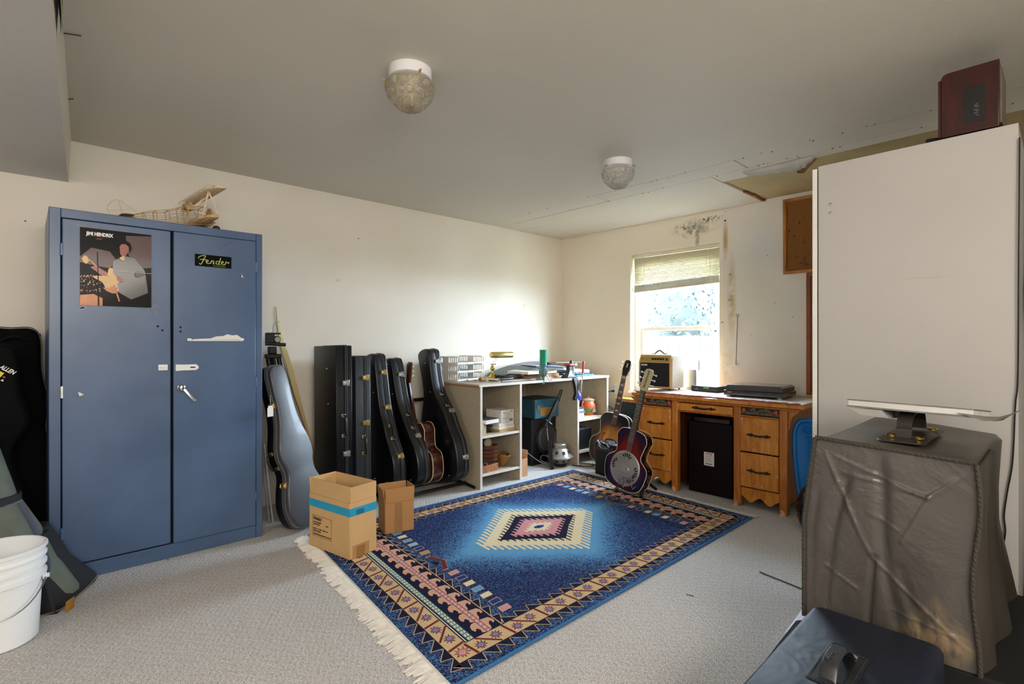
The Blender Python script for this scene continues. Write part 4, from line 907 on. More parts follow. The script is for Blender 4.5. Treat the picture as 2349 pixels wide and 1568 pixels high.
    def comb(a, fh, bb, tooth, pitch, w_, m, z, ph=0):
        def h(u): return max(fh+(bb-fh)*(1-abs(u)/a), 0) if abs(u) <= a else 0
        sk = lambda u: u*.0
        body = [(u, h(u)-tooth) for u in (-a, -a*.5, 0, a*.5, a)]
        body = [(u, max(t, .001)) for u, t in body]
        poly([(mu+u, mv+t) for u, t in body] + [(mu+u, mv-t) for u, t in reversed(body)], m, z)
        k = int(2*a/pitch)
        for i in range(k+1):
            u = -a+i*(2*a/k)
            for s_ in (1, -1):
                t = h(u); uu = u + (.0 if s_ > 0 else 0)
                poly([(mu+uu-w_/2, mv+s_*(max(t-tooth-.02, 0))), (mu+uu+w_/2, mv+s_*(max(t-tooth-.02, 0))), (mu+uu+w_/2, mv+s_*(t-.006)), (mu+uu-w_/2, mv+s_*(t+.004))], m, z+.00005)
    comb(.475, .066, .44, .075, .0335, .019, CRM, Z2)
    comb(.340, .022, .290, .045, .0335, .012, NAVY, Z4)
    comb(.225, .030, .185, .035, .0335, .016, PNK, Z5)
    comb(.120, .018, .085, .022, .034, .014, CRM, Z6)
    poly([(mu-.045, mv), (mu-.03, mv+.02), (mu+.01, mv+.022), (mu+.045, mv), (mu+.02, mv-.02), (mu-.02, mv-.022)], DEEP, .0021)
    o = thing('area_rug', 'blue southwestern-pattern rug with a cream and pink diamond medallion and white fringe', 'rug', (CX, CY, 0))
    b.build('pile', ms, o)
    for v in (0, W): MB().tube([mp(L*i/20, v, .007) for i in range(21)], .007, 8).build('edge_binding', ms[BND], o)
    FR = mat('fringe_cream', 'dedad2', .9, var=.1, vs=40)
    random.seed(21)
    for end in (0, 1):
        f_ = MB(); U = (lambda u: u) if end == 0 else (lambda u: L-u)
        f_.add([mp(U(0), 0, .008), mp(U(-.018), 0, .004), mp(U(-.018), W, .004), mp(U(0), W, .008)], [(0, 1, 2, 3)])
        for i in range(150):
            v = W*(i+.5)/150; bow = random.uniform(-.02, .02); l = random.uniform(.055, .095)*(1 if end == 0 else .75)
            for k in range(5):
                a = v+random.uniform(-.006, .006); c = v+bow+random.uniform(-.016, .016); s_ = random.uniform(.0015, .003)
                m1 = ((a+c)/2+random.uniform(-.006, .006))
                f_.rings([[mp(U(-.012), a-s_, .006), mp(U(-.012), a+s_, .006), mp(U(-.012), a, .010)], [mp(U(-.012-l*.5), m1-s_*1.3, .003), mp(U(-.012-l*.5), m1+s_*1.3, .003), mp(U(-.012-l*.5), m1, .012)], [mp(U(-.012-l*random.uniform(.85, 1.1)), c-s_*.5, .002), mp(U(-.012-l), c+s_*.5, .002), mp(U(-.012-l), c, .005)]])
        f_.build('fringe', FR, o)['kind'] = 'stuff'
rug()
# ------------------------------------------------------------------ particle-board shelf table
g = NG('particle_board'); n = g.noise(60, 4, .7); g.bump(g.noise(200, 3), .15, .001)
c = g.mix(g.ramp(n, [(.35, (0,)*3), (.65, (1,)*3)]), 'a3967f', 'b5a993')
PB = g.fin(g.mix(g.ramp(g.noise(3, 5, .7), [(.55, (0,)*3), (.8, (.5,)*3)]), c, '7f745f'), .7)
PBT = wood('board_top', 'b3a184', 'd0c3ab', (3, 8, 8), .55, 4, bump=.1)
EDG = mat('board_edge', 'cdbfa3', .7, var=.15, vs=30, bump=.3, bs=120); EDW = mat('board_edge_white', 'd9d3cb', .7, var=.08)
tb = thing('shelf_table', 'long low particle-board shelf table along the left wall, top cluttered', 'table', (2.70, 3.25, 0))
def tbx(name, x0, x1, y0, y1, z0, z1, m=PB, bv=.0015): return MB().box(x0-2.70, x1-2.70, y0-3.25, y1-3.25, z0, z1).build(name, m, tb, bevel=bv)
tp_ = tbx('tabletop', 2.69, 4.43, 3.25, 3.995, .829, .850, PBT)
MB().box(-.012, 1.733, -.003, .001, .829, .850).build('edge_strip', EDW, tp_, bevel=.001); MB().box(-.013, -.010, 0, .745, .829, .838).build('edge_strip', mat('ply_edge', '9a6a38', .7), tp_)
for x in (2.70, 3.147, 3.925, 4.395):
    p = tbx('side_panel', x, x+.022, 3.252, 3.98, 0, .829); MB().box(x-2.70, x-2.70+.022, -.001, .002, 0, .829).build('edge_strip', EDW, p)
tbx('back_panel', 3.17, 3.925, 3.965, 3.98, .2, .829)
for x0, x1, zs in ((2.722, 3.147, (.418, .108)), (3.947, 4.395, (.428, .118))):
    for z in zs:
        s_ = tbx('shelf', x0, x1, 3.257, 3.975, z-.009, z+.011, PBT); MB().box(x0-2.70, x1-2.70, .003, .008, z-.009, z+.011).build('edge_strip', EDW, s_)
        if x0 < 3: MB().box(x1-2.70-.02, x1-2.70, .02, .3, z-.025, z-.009).build('cleat', mat('cleat_red', '7a4030', .8), s_)
tz = .850
# letter trays, three stacked
GRY = mat('letter_tray_plastic', 'cfcac2', .4, var=.05); 
def letter_tray():
    o = thing('letter_tray', 'pale plastic letter tray, bottom one of the stack of three on the shelf table', 'letter tray', (2.90, 3.80, tz), (0, 0, R(14)), 'letter trays stacked on the shelf table')
    W_, D_, H_ = .36, .27, .072
    MB().box(-W_/2, W_/2, -D_/2, D_/2, .004, .010).box(-W_/2, W_/2, -D_/2, -D_/2+.004, .004, .018).box(-.04, .04, -D_/2-.003, -D_/2+.003, .0, .018).build('tray_floor', WHITE, o)
    for s_ in (-1, 1):
        b = MB(); x = s_*W_/2
        B_ = lambda y0, y1, z0, z1: b.box(x-.003, x+.003, y0, y1, z0, z1)
        B_(-D_/2, D_/2, 0, .018); B_(-D_/2, D_/2, .062, H_); B_(-.035, .035, .018, .062)
        for i in range(5):
            for q in (-1, 1): y = q*(.04+.0235*i+.012); B_(y-.0045+q*.002, y+.0045+q*.002, .018, .062)
        b.build('side_grille', GRY, o)
    b = MB(); b.box(-W_/2, -.06, D_/2-.004, D_/2, .010, .045); b.box(.06, W_/2, D_/2-.004, D_/2, .010, .045); b.prism([(-.06, .01), (.06, .01), (.06, .03), (-.03, .03), (-.06, .045)], 0, .004, 0, T((0, D_/2, 0)) @ RX(90)); b.build('back_lip', WHITE, o)
    return o
lt = letter_tray()
for i, lb in ((1, 'pale plastic letter tray, middle one of the stack of three on the shelf table'), (2, 'pale plastic letter tray, top one of the stack of three on the shelf table')):
    q = clone(lt); q.location.z = tz+.0735*i; q['label'] = lb
# brass piano lamp
lm = thing('desk_lamp', 'small brass piano lamp with a tubular shade on the shelf table', 'lamp', (3.30, 3.79, tz), (0, 0, R(-10)))
b = MB(); b.lathe([(0, 0), (.048, 0), (.05, .004), (.045, .012), (.03, .022), (.022, .035), (.012, .05), (.008, .06), (.008, .07), (.018, .078), (.024, .092), (.020, .106), (.010, .115), (.008, .124), (.014, .128), (.014, .134), (0, .136)], 8); b.build('base', BRASS, lm, angle=60)
for dx in (-.008, .012): MB().tube(spline([(dx, 0, .13), (dx+.02, 0, .16), (dx+.045, 0, .185), (dx+.05, 0, .215)], 4), .0022, 6).build('arm', NICK, lm)
b = MB(); b.cyl((-.02, 0, .132), (.03, 0, .132), .004, 8); b.sphere((.034, 0, .132), .006, 8); b.build('pivot', BRASS, lm)
b = MB(); b.M = T((.10, -.01, .222)) @ RY(90)
b.lathe([(0, -.125), (.026, -.125), (.030, -.118), (.030, .118), (.026, .125), (0, .125)], 24); b.build('shade', mat('brass_satin', 'd2bd78', .28, .9, var=.05), lm)
b = MB(); b.M = T((.10, -.01, .222)) @ RY(90)
for k in range(5): b.cb((-.0302, .0, -.06+.028*k), (.001, .004, .014))
b.build('vent_slot', mat('slot', '5a4a1c', .5), lm)
# tools at the front of the top
def tool(name, label, cat, loc, rz, parts):
    o = thing(name, label, cat, loc, (0, 0, R(rz)))
    for n_, f_, m_ in parts: b = MB(); f_(b); b.build(n_, m_, o, bevel=.001)
    return o
tool('hammer', 'small hammer with a chrome head lying at the front of the shelf table', 'hammer', (2.98, 3.42, tz), 8, [('head', lambda b: (b.cyl((0, -.05, .014), (0, .04, .014), .012, 12), b.cyl((0, -.06, .014), (0, -.05, .014), .014, 12)), CHROME), ('handle', lambda b: b.tube([(0, 0, .014), (.1, 0, .012), (.12, 0, .014), (.28, 0, .014)], [.006, .006, .012, .011], 8), mat('hammer_grip', '3b2a33', .5, var=.2, vs=60))])
tool('mallet', 'wooden mallet head lying beside the hammer', 'mallet', (2.93, 3.50, tz), 20, [('head', lambda b: b.cyl((-.04, 0, .02), (.05, 0, .02), .018, 14), mat('mallet_wood', '8a6a4a', .6))])
tool('knife', 'long pale sheath knife lying along the front edge of the shelf table', 'knife', (3.28, 3.33, tz), 4, [('blade', lambda b: b.prism([(-.25, -.004), (.0, -.014), (.16, -.012), (.20, 0), (.16, .012), (0, .012)], .003, .010), mat('knife_steel', 'b5b0a8', .35, .6)), ('handle', lambda b: b.tube([(-.30, 0, .008), (-.15, 0, .008)], .008, 8), mat('knife_grip', '6f7480', .5))])
b = MB(); random.seed(31)
for i in range(34):
    b.M = T((2.93+random.uniform(-.1, .16), 3.62+random.uniform(-.04, .05), tz+.001+.002*(i % 3))) @ RZ(random.uniform(0, 180)) ; b.cb((0, 0, .002), (random.uniform(.01, .03), random.uniform(.004, .01), .003), i % 4)
o = b.build('small_parts', [NICK, WHITE, mat('tiny_red', 'a8382c', .5), BLACK]); tag(o, 'scatter of tiny metal and plastic parts in front of the letter trays', 'hardware'); o['kind'] = 'stuff'
# things in the middle: camera pouch, books, folders
def book(name, label, loc, rz, w, d, h, cm, cat='book', rx=0, ry=0, group=None, pm=PAPER):
    o = thing(name, label, cat, loc, (R(rx), R(ry), R(rz)), group)
    b = MB(); b.box(0, w, 0, d, 0, .002); b.box(0, w, 0, d, h-.002, h); b.box(0, w, d-.002, d, 0, h); b.build('cover', cm, o)
    MB().box(.003, w-.003, .003, d-.002, .002, h-.002).build('pages', pm, o); return o
MB_ = mat('cover_navy', '20263c', .4); MG_ = mat('cover_grey', '3c4043', .5); MT_ = mat('cover_tan', '96734a', .6); MBK = mat('cover_black', '15151a', .4)
o = thing('zip_pouch', 'black soft zip pouch beside the brass lamp foot', 'pouch', (3.42, 3.66, tz), (0, 0, R(4)))
b = MB(); b.rings([[(x*.09*k, y*.05*k, z) for x, y in ((-1, -.7), (-.8, -1), (.8, -1), (1, -.7), (1, .7), (.8, 1), (-.8, 1), (-1, .7))] for z, k in ((0, .9), (.01, 1), (.03, 1), (.042, .85), (.045, .5))]); b.build('body', mat('pouch_black', '1a1a22', .45, sheen=.3), o)
b = MB(); b.tube([(-.08, -.051, .022), (.08, -.051, .022)], .002, 5); b.build('zipper', NICK, o)
book('book', 'thick white-edged book in the middle of the shelf table, under the folders', (3.40, 3.40, tz+.046), 3, .42, .27, .024, PAPER, group='books on the shelf table')
book('book', 'tan paperback under the thick white-edged book on the shelf table', (3.55, 3.38, tz+.018), 1, .26, .22, .026, MT_, pm=mat('tan_pages', 'c79a6a', .8))
book('book', 'pinkish flat book lowest under the tan paperback on the shelf table', (3.53, 3.36, tz), 2, .32, .24, .018, mat('cover_pink', 'b59a90', .7), pm=mat('pink_pages', 'b9a39a', .8))
def folder(label, loc, rot, w, d, m, bend=.0, cat='folder', h=.006):
    n_ = 8; top = []; bot = []
    b = MB(); rs = []
    for i in range(n_+1):
        x = w*(i/n_-.5); z = -bend*((i/n_-.5)*2)**2
        rs.append([(x, -d/2, z), (x, d/2, z), (x, d/2, z+h), (x, -d/2, z+h)])
    b.rings(rs); o = b.build('folder', m); o.location = loc; o.rotation_euler = tuple(R(a) for a in rot); tag(o, label, cat, 'folders heaped on the shelf table'); return o
folder('brown cardboard folder under the heap, rising at its left end', (3.60, 3.74, tz+.070), (0, -12, 8), .50, .32, mat('folder_brown', '8a7252', .7), .01)
folder('large dark grey folder lying across the heap by the wall', (3.62, 3.72, tz+.092), (3, -9, 4), .62, .34, MG_, .02)
folder('black folder sticking out low behind the lamp foot', (3.56, 3.78, tz+.040), (0, -3, 12), .50, .26, MBK, .012)
folder('dark blue glossy folder with white lines, on top of the heap', (3.80, 3.68, tz+.112), (10, -3, -12), .48, .30, mat('folder_blue', '2b3c6c', .25, coat=.3, var=.3, vs=20), .03)
folder('grey-green plastic folder on top of the thick book', (3.66, 3.55, tz+.078), (4, -4, -4), .46, .28, mat('folder_sage', '6d766a', .4), .01)
folder('pale grey sloping folder at the right of the heap', (4.05, 3.66, tz+.068), (2, 9, -16), .46, .34, mat('folder_pale', '77787e', .5), .02)
folder('long white folder under the dark one, running to the right', (3.98, 3.74, tz+.104), (2, 5, 2), .60, .30, mat('folder_white', '9a9ba0', .5), .02)
folder('tan board lying highest at the right end against the right wall', (4.17, 3.72, tz+.125), (-2, 1, 2), .50, .36, mat('board_tan', '8e7a66', .7), .0)
folder('bright blue flat folder low at the right end of the table', (4.16, 3.46, tz+.006), (0, 0, 8), .34, .22, mat('folder_cyan', '3f9ac0', .4), .0)
folder('black thin folder above the bright blue one', (4.12, 3.52, tz+.022), (0, 3, -6), .40, .24, MBK, .005)
o = thing('rolled_chart', 'white rolled chart with a round end at the right end of the shelf table', 'paper roll', (4.14, 3.48, tz+.042), (0, 0, R(-20)))
MB().cyl((-.3, .1, .03), (.18, 0, -.005), .022, 16).build('roll', mat('roll_white', 'cbc6c0', .7), o)
b = MB(); random.seed(41)
for i in range(14): b.cyl((4.16+i*.014, 3.40+random.uniform(-.02, .02), tz), (4.17+i*.014, 3.40+random.uniform(-.02, .02), tz+.014), .007, 8, i % 2)
o = b.build('small_fittings', [NICK, BLACK]); tag(o, 'row of tiny chrome fittings at the right end of the shelf table', 'hardware'); o['kind'] = 'stuff'
# powder measure with green hopper, clamped at the front edge
pw = thing('powder_measure', 'green tube hopper on a round black measuring drum at the table front edge', 'dispenser', (3.445, 3.255, tz))
g = NG('green_plastic'); g.fin('0fa37e', .15); g.b.inputs['Transmission Weight'].default_value = .15; g.b.inputs['Coat Weight'].default_value = .5; GRN = g.mat; TEALM = mat('grey_green_metal', '5f8f86', .35, .2)
MB().lathe([(0, .155), (.044, .155), (.044, .275), (.046, .278), (.046, .284), (0, .284)], 24, 0, T((0, 0, 0))).build('hopper', GRN, pw)
MB().lathe([(.044, .155), (.046, .152), (.044, .14), (.024, .105), (.02, .09), (0, .09)], 24).build('collar', TEALM, pw)
b = MB(); b.cyl((0, -.03, .078), (0, .03, .078), .046, 28); b.build('drum', TEALM, pw, bevel=.003)
MB().cyl((-.005, -.036, .078), (-.005, -.03, .078), .038, 28).build('dial', BLACK, pw, bevel=.002)
b = MB(); b.lathe([(.022, .04), (.022, .03), (.016, .015), (.012, -.02), (0, -.02)], 14); b.build('drop_tube', TEALM, pw)
MB().lathe([(.013, -.016), (.016, -.018), (.016, -.036), (0, -.036)], 14).build('spout', GRN, pw)
b = MB(); b.tube([(.03, -.03, .045), (.07, -.034, -.005), (.085, -.034, -.018), (.10, -.034, -.008)], .0065, 8); b.cyl((.10, -.034, -.012), (.10, -.034, .004), .005, 8); b.build('handle', CHROME, pw)
b = MB(); b.box(-.02, .02, .02, .10, 0, .012); b.build('bracket', TEALM, pw, bevel=.002)
pw.scale = (.76, .76, .97)
# bench press with red head and lever
pr_ = thing('reloading_press', 'black cast bench press with a red top and red-gripped lever, bolted to the table edge', 'press', (3.84, 3.26, tz)); pr_.scale = (.76, .9, 1)
CAST = mat('cast_black', '101113', .35, bump=.3, bs=80)
b = MB(); b.rings([[(-.09, -.01, .0), (.09, -.02, .0), (.09, .09, .0), (-.08, .09, 0)], [(-.085, -.01, .012), (.08, -.02, .012), (.08, .085, .012), (-.075, .085, .012)], [(-.045, 0, .04), (.045, 0, .04), (.045, .055, .04), (-.045, .055, .04)], [(-.03, 0, .08), (.05, 0, .08), (.05, .05, .08), (-.03, .05, .08)], [(-.035, 0, .115), (.055, 0, .115), (.055, .05, .115), (-.035, .05, .115)]]); b.build('frame', CAST, pr_, bevel=.006)
MB().box(.038, .058, -.006, .0, .03, .11).build('ram_guard', mat('guard_grey', '9aa4a8', .3), pr_, bevel=.004)
b = MB(); b.box(-.055, .085, -.02, .06, .118, .138); b.build('turret', mat('press_red', 'b3131c', .3), pr_, bevel=.004)
MB().box(.045, .088, -.024, -.018, .119, .139).build('turret_label', mat('label_pale', 'd8b8b4', .4), pr_)
b = MB(); b.lathe([(0, .138), (.02, .138), (.018, .155), (.012, .168), (0, .172)], 14); b.build('cap', CAST, pr_)
b = MB(); b.rings([[(x-w_, -.03-.0, z), (x+w_, -.03, z), (x+w_, .0, z), (x-w_, .0, z)] for x, w_, z in ((.05, .05, .0), (.06, .035, -.04), (.075, .028, -.09), (.085, .026, -.15), (.08, .03, -.17), (.06, .035, -.195), (.06, .02, -.215))]); b.build('ram_arm', CAST, pr_, bevel=.005)
MB().tube([(.095, -.034, -.02), (.10, -.036, -.10), (.12, -.036, -.15)], .006, 8).build('link', CHROME, pr_)
MB().tube([(.125, -.045, -.165), (.145, -.05, -.02), (.155, -.055, .06)], [.006, .007, .007], 10).build('lever', CHROME, pr_)
MB().tube([(.152, -.055, .045), (.157, -.056, .09), (.165, -.058, .15), (.166, -.058, .160)], [.010, .012, .014, .009], 12).build('lever_grip', mat('grip_red', 'c0141f', .35), pr_)
b = MB(); b.rings([[(.15+.045*k*math.cos(a), -.03+.02*k, -.185+.05*k*math.sin(a)+0) for a in [2*math.pi*i/18 for i in range(18)]] for k in (.2, .6, .85, 1.0)], cap=(True, False)); md = b.build('primer_cup', mat('cup_blue', '3138a8', .3), pr_).modifiers.new('s', 'SOLIDIFY'); md.thickness = .002
# left bay: books, box, bowls
s1z, s2z = .429, .119
book('book', 'white-edged paperback lying open-side out on the upper left shelf', (2.78, 3.275, s1z+.085), 6, .165, .24, .038, MG_, pm=PAPER, group='books in the left bay')
o = thing('carton', 'small tan carton standing at the left of the upper left shelf', 'box', (2.73, 3.30, s1z)); MB().box(0, .075, 0, .2, 0, .082).build('body', mat('carton_tan', 'b7a88c', .8), o, bevel=.002); MB().box(0, .075, -.0005, 0, .07, .073).build('lid_edge', CARD, o)
book('book', 'cream paperback, upper of two flat ones under the white label box', (2.957, 3.31, s1z+.048), 1.5, .18, .22, .026, PAPER, group='books in the left bay')
book('book', 'cream paperback, lower of two flat ones under the white label box', (2.948, 3.30, s1z+.022), 1.5, .19, .22, .026, mat('cover_cream', 'd8cdb4', .7), group='books in the left bay')
book('book', 'tan hardback lowest in the pile on the upper left shelf', (2.957, 3.30, s1z), 1, .18, .22, .022, mat('cover_sand', 'b89a6c', .7), pm=mat('sand_pages', 'c9ae84', .8))
b = MB(); random.seed(51)
for i in range(10): b.M = T((2.86+random.uniform(-.03, .04), 3.36+random.uniform(-.02, .06), s1z+.008+.006*i)) @ RZ(random.uniform(0, 180)); b.cb((0, 0, 0), (.06, .02, .008), i % 3)
o = b.build('dark_odds', [mat('odds_maroon', '4a1f24', .6), mat('odds_black', '1a171a', .6), mat('odds_olive', '5a5a34', .6)]); tag(o, 'dark red and black odds and ends in the gap between books on the upper left shelf', 'clutter'); o['kind'] = 'stuff'
for x, z, h_ in ((2.724, 0, .09), (2.724, .0, .13)): pass
for i, (x0, h_) in enumerate(((2.7225, .17), (2.7305, .13), (2.7385, .095))):
    b = MB(); b.box(0, .007, 0, .16, 0, h_); o = b.build('card', mat('card_%d' % i, ('d8c9a8', 'c2a878', 'cdbb98')[i], .8)); o.location = (x0, 3.262, s1z); tag(o, ('tall', 'middle', 'short')[i]+' thin tan card standing against the left panel of the upper left shelf', 'card', 'cards against the left panel')
o = thing('label_box', 'small white carton with a printed label on top of the paperbacks', 'box', (2.985, 3.315, s1z+.075), (0, 0, R(2)))
MB().box(0, .155, 0, .19, 0, .105).build('body', mat('box_white', 'dcd8d0', .7), o, bevel=.002)
b = MB(); b.M = T((0, -.0006, 0)) @ RX(90); b.tube([(.018+.003*k, .084+.002*math.sin(k*2.1), 0) for k in range(12)], .0012, 4); b.box(.122, .130, .085, .097, 0, .0003); b.tube([(.03+.004*k, .074+.001*math.sin(k*1.7), 0) for k in range(22)], .0006, 4)
for i in range(3): b.box(.016, .13-.02*i, .062-.014*i, .063-.014*i, 0, .0003)
b.box(.014, .14, .032, .0335, 0, .0003); 
for i in range(9): b.box(.10+.0045*i, .102+.0045*i+.0008*(i % 3), .008, .026, 0, .0003)
b.build('label_print', INK, o)
# bowls
WB = wood('bowl_wood', '4a2418', '8a5a3a', (1, 1, 5), .4, 6, mid='6a3a26'); WBP = mat('bowl_rim_worn', '8a6c66', .5, var=.2, vs=40)
for i in range(4):
    o = MB().lathe([(0, .0), (.075, 0), (.088, .006), (.094, .022), (.094, .034), (.086, .036), (.082, .014), (0, .010)], 26, 0).build('wooden_bowl', WB); o.location = (2.90+.002*(i % 2), 3.385, s2z+.062+.034*i); o.scale = (.86, .86, 1)
    tag(o, ('lowest', 'second lowest', 'second highest', 'topmost')[i]+' dark round wooden bowl in the stack of four, lower left shelf', 'bowl', 'stacked round wooden bowls')
o = MB(); o.sphere((0, 0, 0), .042, 18, 0, (1, .55, 1))
for k in range(3): o.tube([(.043*math.sin(math.pi*j/12-.0)*math.cos(k*.8-.8), -.024*math.sin(math.pi*j/12), .043*math.cos(math.pi*j/12)) for j in range(13)], .0015, 5, 1)
o = o.build('ball', [mat('ball_straw', '9c9478', .7, var=.2, vs=20), mat('ball_seam', '5f563f', .7)]); o.location = (2.875, 3.36, s2z+.062+.034*4+.025); tag(o, 'straw-coloured ball resting on the stacked wooden bowls', 'ball')
o = thing('wooden_tray', 'small wooden box full of bright bits at the front of the lower left shelf', 'box', (2.735, 3.268, s2z), (0, 0, R(3)))
WT = wood('tray_wood', '8a5030', 'c08a5c', (4, 1, 1), .5, 6); b = MB(); b.box(0, .185, 0, .17, 0, .005); b.box(0, .185, 0, .008, .005, .06); b.box(0, .185, .162, .17, .005, .06); b.box(0, .008, .008, .162, .005, .06); b.box(.177, .185, .008, .162, .005, .06); b.build('body', WT, o, bevel=.001)
b = MB()
for x in (.012, .06, .11, .172):
    b.cyl((x, -.001, .008 if x in (.06, .11) else .045), (x, .002, .008 if x in (.06, .11) else .045), .0028, 8)
b.build('brass_pin', BRASS, o)['kind'] = 'stuff'
b = MB(); random.seed(61)
for i in range(60): b.M = T((random.uniform(.02, .165), random.uniform(.02, .15), random.uniform(.05, .068))) @ Matrix.Rotation(random.uniform(0, 3), 4, Vector((random.random(), random.random(), random.random())).normalized()); b.cyl((-.014, 0, 0), (.014, 0, 0), .0035, 6, i % 5)
o2 = b.build('bright_bits', [mat('bit_blue', '3a6aa0', .5), mat('bit_white', 'dcdcd8', .5), mat('bit_orange', 'd08040', .5), mat('bit_green', '3f8a66', .5), mat('bit_red', 'a8403a', .5)]); o2.location = o.location; o2.rotation_euler = o.rotation_euler; tag(o2, 'coloured small bits heaped in the wooden box', 'small parts'); o2['kind'] = 'stuff'
o = thing('carved_bowl', 'angular boat-shaped wooden bowl right of the round stack, lower left shelf', 'bowl', (3.055, 3.40, s2z), (0, 0, R(75))); o.scale = (1, .68, 1)
b = MB(); b.rings([[(.05*math.cos(a), .035*math.sin(a), 0) for a in [2*math.pi*i/16 for i in range(16)]], [(.105*math.cos(a), .07*math.sin(a), .05) for a in [2*math.pi*i/16 for i in range(16)]], [(.14*math.cos(a)*(1.1 if abs(math.cos(a)) > .9 else 1), .095*math.sin(a), .105) for a in [2*math.pi*i/16 for i in range(16)]],
   [(.13*math.cos(a), .086*math.sin(a), .105) for a in [2*math.pi*i/16 for i in range(16)]], [(.07*math.cos(a), .05*math.sin(a), .03) for a in [2*math.pi*i/16 for i in range(16)]]]); b.build('body', wood('carved_wood', '8a5a2c', 'b98a52', (1, 1, 1), .5, 20), o)
for i, (m_, dx, lb) in enumerate((('c9603a', -.02, 'orange matchbox'), ('4a8a6a', .015, 'green matchbox'), ('c98a8a', -.06, 'pink eraser'))):
    q = MB().cb((0, 0, 0), (.028, .02, .02)).build('small_block', mat('sb_%d' % i, m_, .6), None, bevel=.002); q.location = (3.055+dx*.5, 3.36, s2z+.085); q.rotation_euler = (.3, .2, i); tag(q, lb+' in the boat-shaped wooden bowl', 'trinket')
# middle bay: amp head, speaker cabinet, stand, driver, small carton
o = thing('amplifier', 'small teal portable amplifier case with a brass latch, on the black speaker under the table', 'amplifier', (3.585, 3.50, .452))
MB().box(0, .36, 0, .30, 0, .19).build('body', mat('amp_teal_dark', '1c3d4a', .5, var=.15), o, bevel=.006)
MB().box(.004, .356, -.004, .002, .004, .186).build('front_cover', mat('amp_teal', '35708c', .5, var=.12, vs=10), o, bevel=.002)
b = MB(); b.cb((.05, -.007, .105), (.022, .006, .05)); b.cb((.05, -.011, .10), (.012, .006, .026)); b.build('latch', GOLDL, o, bevel=.002)
b = MB(); b.box(.075, .24, -.006, -.003, .025, .105); q = b.build('grille_cloth', mat('straw_grille', 'b98f4f', .7, var=.3, vs=60), o)
b = MB()
for i in range(7): b.box(.075, .24, -.0075, -.0055, .028+.0115*i, .0295+.0115*i)
b.build('grille_line', mat('grille_dark', '6a4a20', .8), o)['kind'] = 'stuff'
for x in (.01, .01): MB().sphere((-.001, .02, .17), .006, 8).build('corner_stud', NICK, o)
sp_ = thing('speaker_cabinet', 'black loudspeaker cabinet with an exposed round woofer under the shelf table', 'speaker', (3.575, 3.535, 0))
MB().box(0, .42, 0, .38, 0, .45).build('body', mat('speaker_black', '0e0e12', .35, bump=.2, bs=200), sp_, bevel=.004)
b = MB()
for q in ((0, .42, -.006, .002, 0, .022), (0, .42, -.006, .002, .428, .45), (0, .02, -.006, .002, .022, .428), (.40, .42, -.006, .002, .022, .428)): b.box(*q)
b.build('front_trim', BLACK, sp_, bevel=.002)
MB().lathe([(.0, .0), (.150, 0), (.150, .008), (.135, .010), (.128, .002)], 40, 0, T((.215, -.001, .245)) @ RX(90)).build('woofer_rim', mat('woofer_rim', '26262b', .35), sp_)
MB().lathe([(.128, .004), (.112, .012), (.105, .004), (.09, -.004), (.055, -.02), (.05, -.022), (.048, -.012), (.03, -.002), (0, .003)], 40, 0, T((.215, -.008, .245)) @ RX(90)).build('woofer_cone', mat('cone_grey', '3f4046', .6), sp_)
MB().lathe([(.05, .0), (.04, .012), (.02, .02), (0, .023)], 28, 0, T((.215, .006, .245)) @ RX(90)).build('dust_cap', mat('dust_cap', '2a2a30', .45), sp_)
o = MB().tube(spline([(3.44, 3.50, .18), (3.52, 3.44, .10), (3.60, 3.40, .045), (3.68, 3.42, .05), (3.72, 3.44, .08), (3.66, 3.47, .10), (3.63, 3.46, .06), (3.68, 3.40, .03), (3.72, 3.36, .012)], 6), .004, 6).build('speaker_cable', mat('cable_grey', '6d6a68', .5)); tag(o, 'grey speaker cable looping in front of the black speaker cabinet', 'cable')
st_ = thing('guitar_stand', 'folded black guitar stand leaning in front of the woofer under the table', 'stand', (3.615, 3.31, 0))
b = MB(); b.cyl((0, 0, 0), (-.012, .03, .27), .013, 10); b.cyl((.014, -.008, .0), (.002, .02, .27), .011, 10); b.build('leg', BLACK, st_)
MB().cyl((-.008, .03, .26), (-.022, .04, .43), .006, 8).build('inner_tube', CHROME, st_)
b = MB(); b.cb((0, 0, 0), (.035, .02, .04)); b.cyl((.0, -.02, -.005), (.035, -.02, -.028), .006, 8); b.build('wing_nut', NICK, st_, loc=(-.02, .03, .45))
b = MB(); b.M = T((-.02, .03, .45)) @ RY(38); b.box(-.02, .02, -.012, .012, -.06, .23); b.build('yoke', mat('stand_plate', '17171b', .4), st_, bevel=.003)
for dx in (-.012, .016): MB().cyl((.115+dx, .03, .61), (.175+dx, .03, .735), .006, 8).build('fork', BLACK, st_)
dv = thing('speaker_driver', 'loose silver loudspeaker driver lying face down on the carpet', 'speaker driver', (3.79, 3.36, 0)); dv.scale = (.84, .84, .97)
SILV = mat('basket_silver', 'b8b5ae', .35, .6)
b = MB(); b.lathe([(0, 0), (.075, 0), (.078, .02), (.05, .024), (0, .024)], 30); b.build('base_ring', BLACK, dv)
b = MB(); b.lathe([(.06, .024), (.075, .03), (.128, .085), (.15, .092), (.155, .098), (.15, .104), (.12, .106)], 36, cap=(True, True)) if False else b.rings([[(r*math.cos(2*math.pi*i/36), r*math.sin(2*math.pi*i/36), z) for i in range(36)] for r, z in ((.055, .022), (.072, .03), (.128, .082), (.152, .088), (.157, .096), (.152, .102), (.135, .104), (.118, .125), (.085, .170), (.062, .182))]); b.build('basket', SILV, dv)
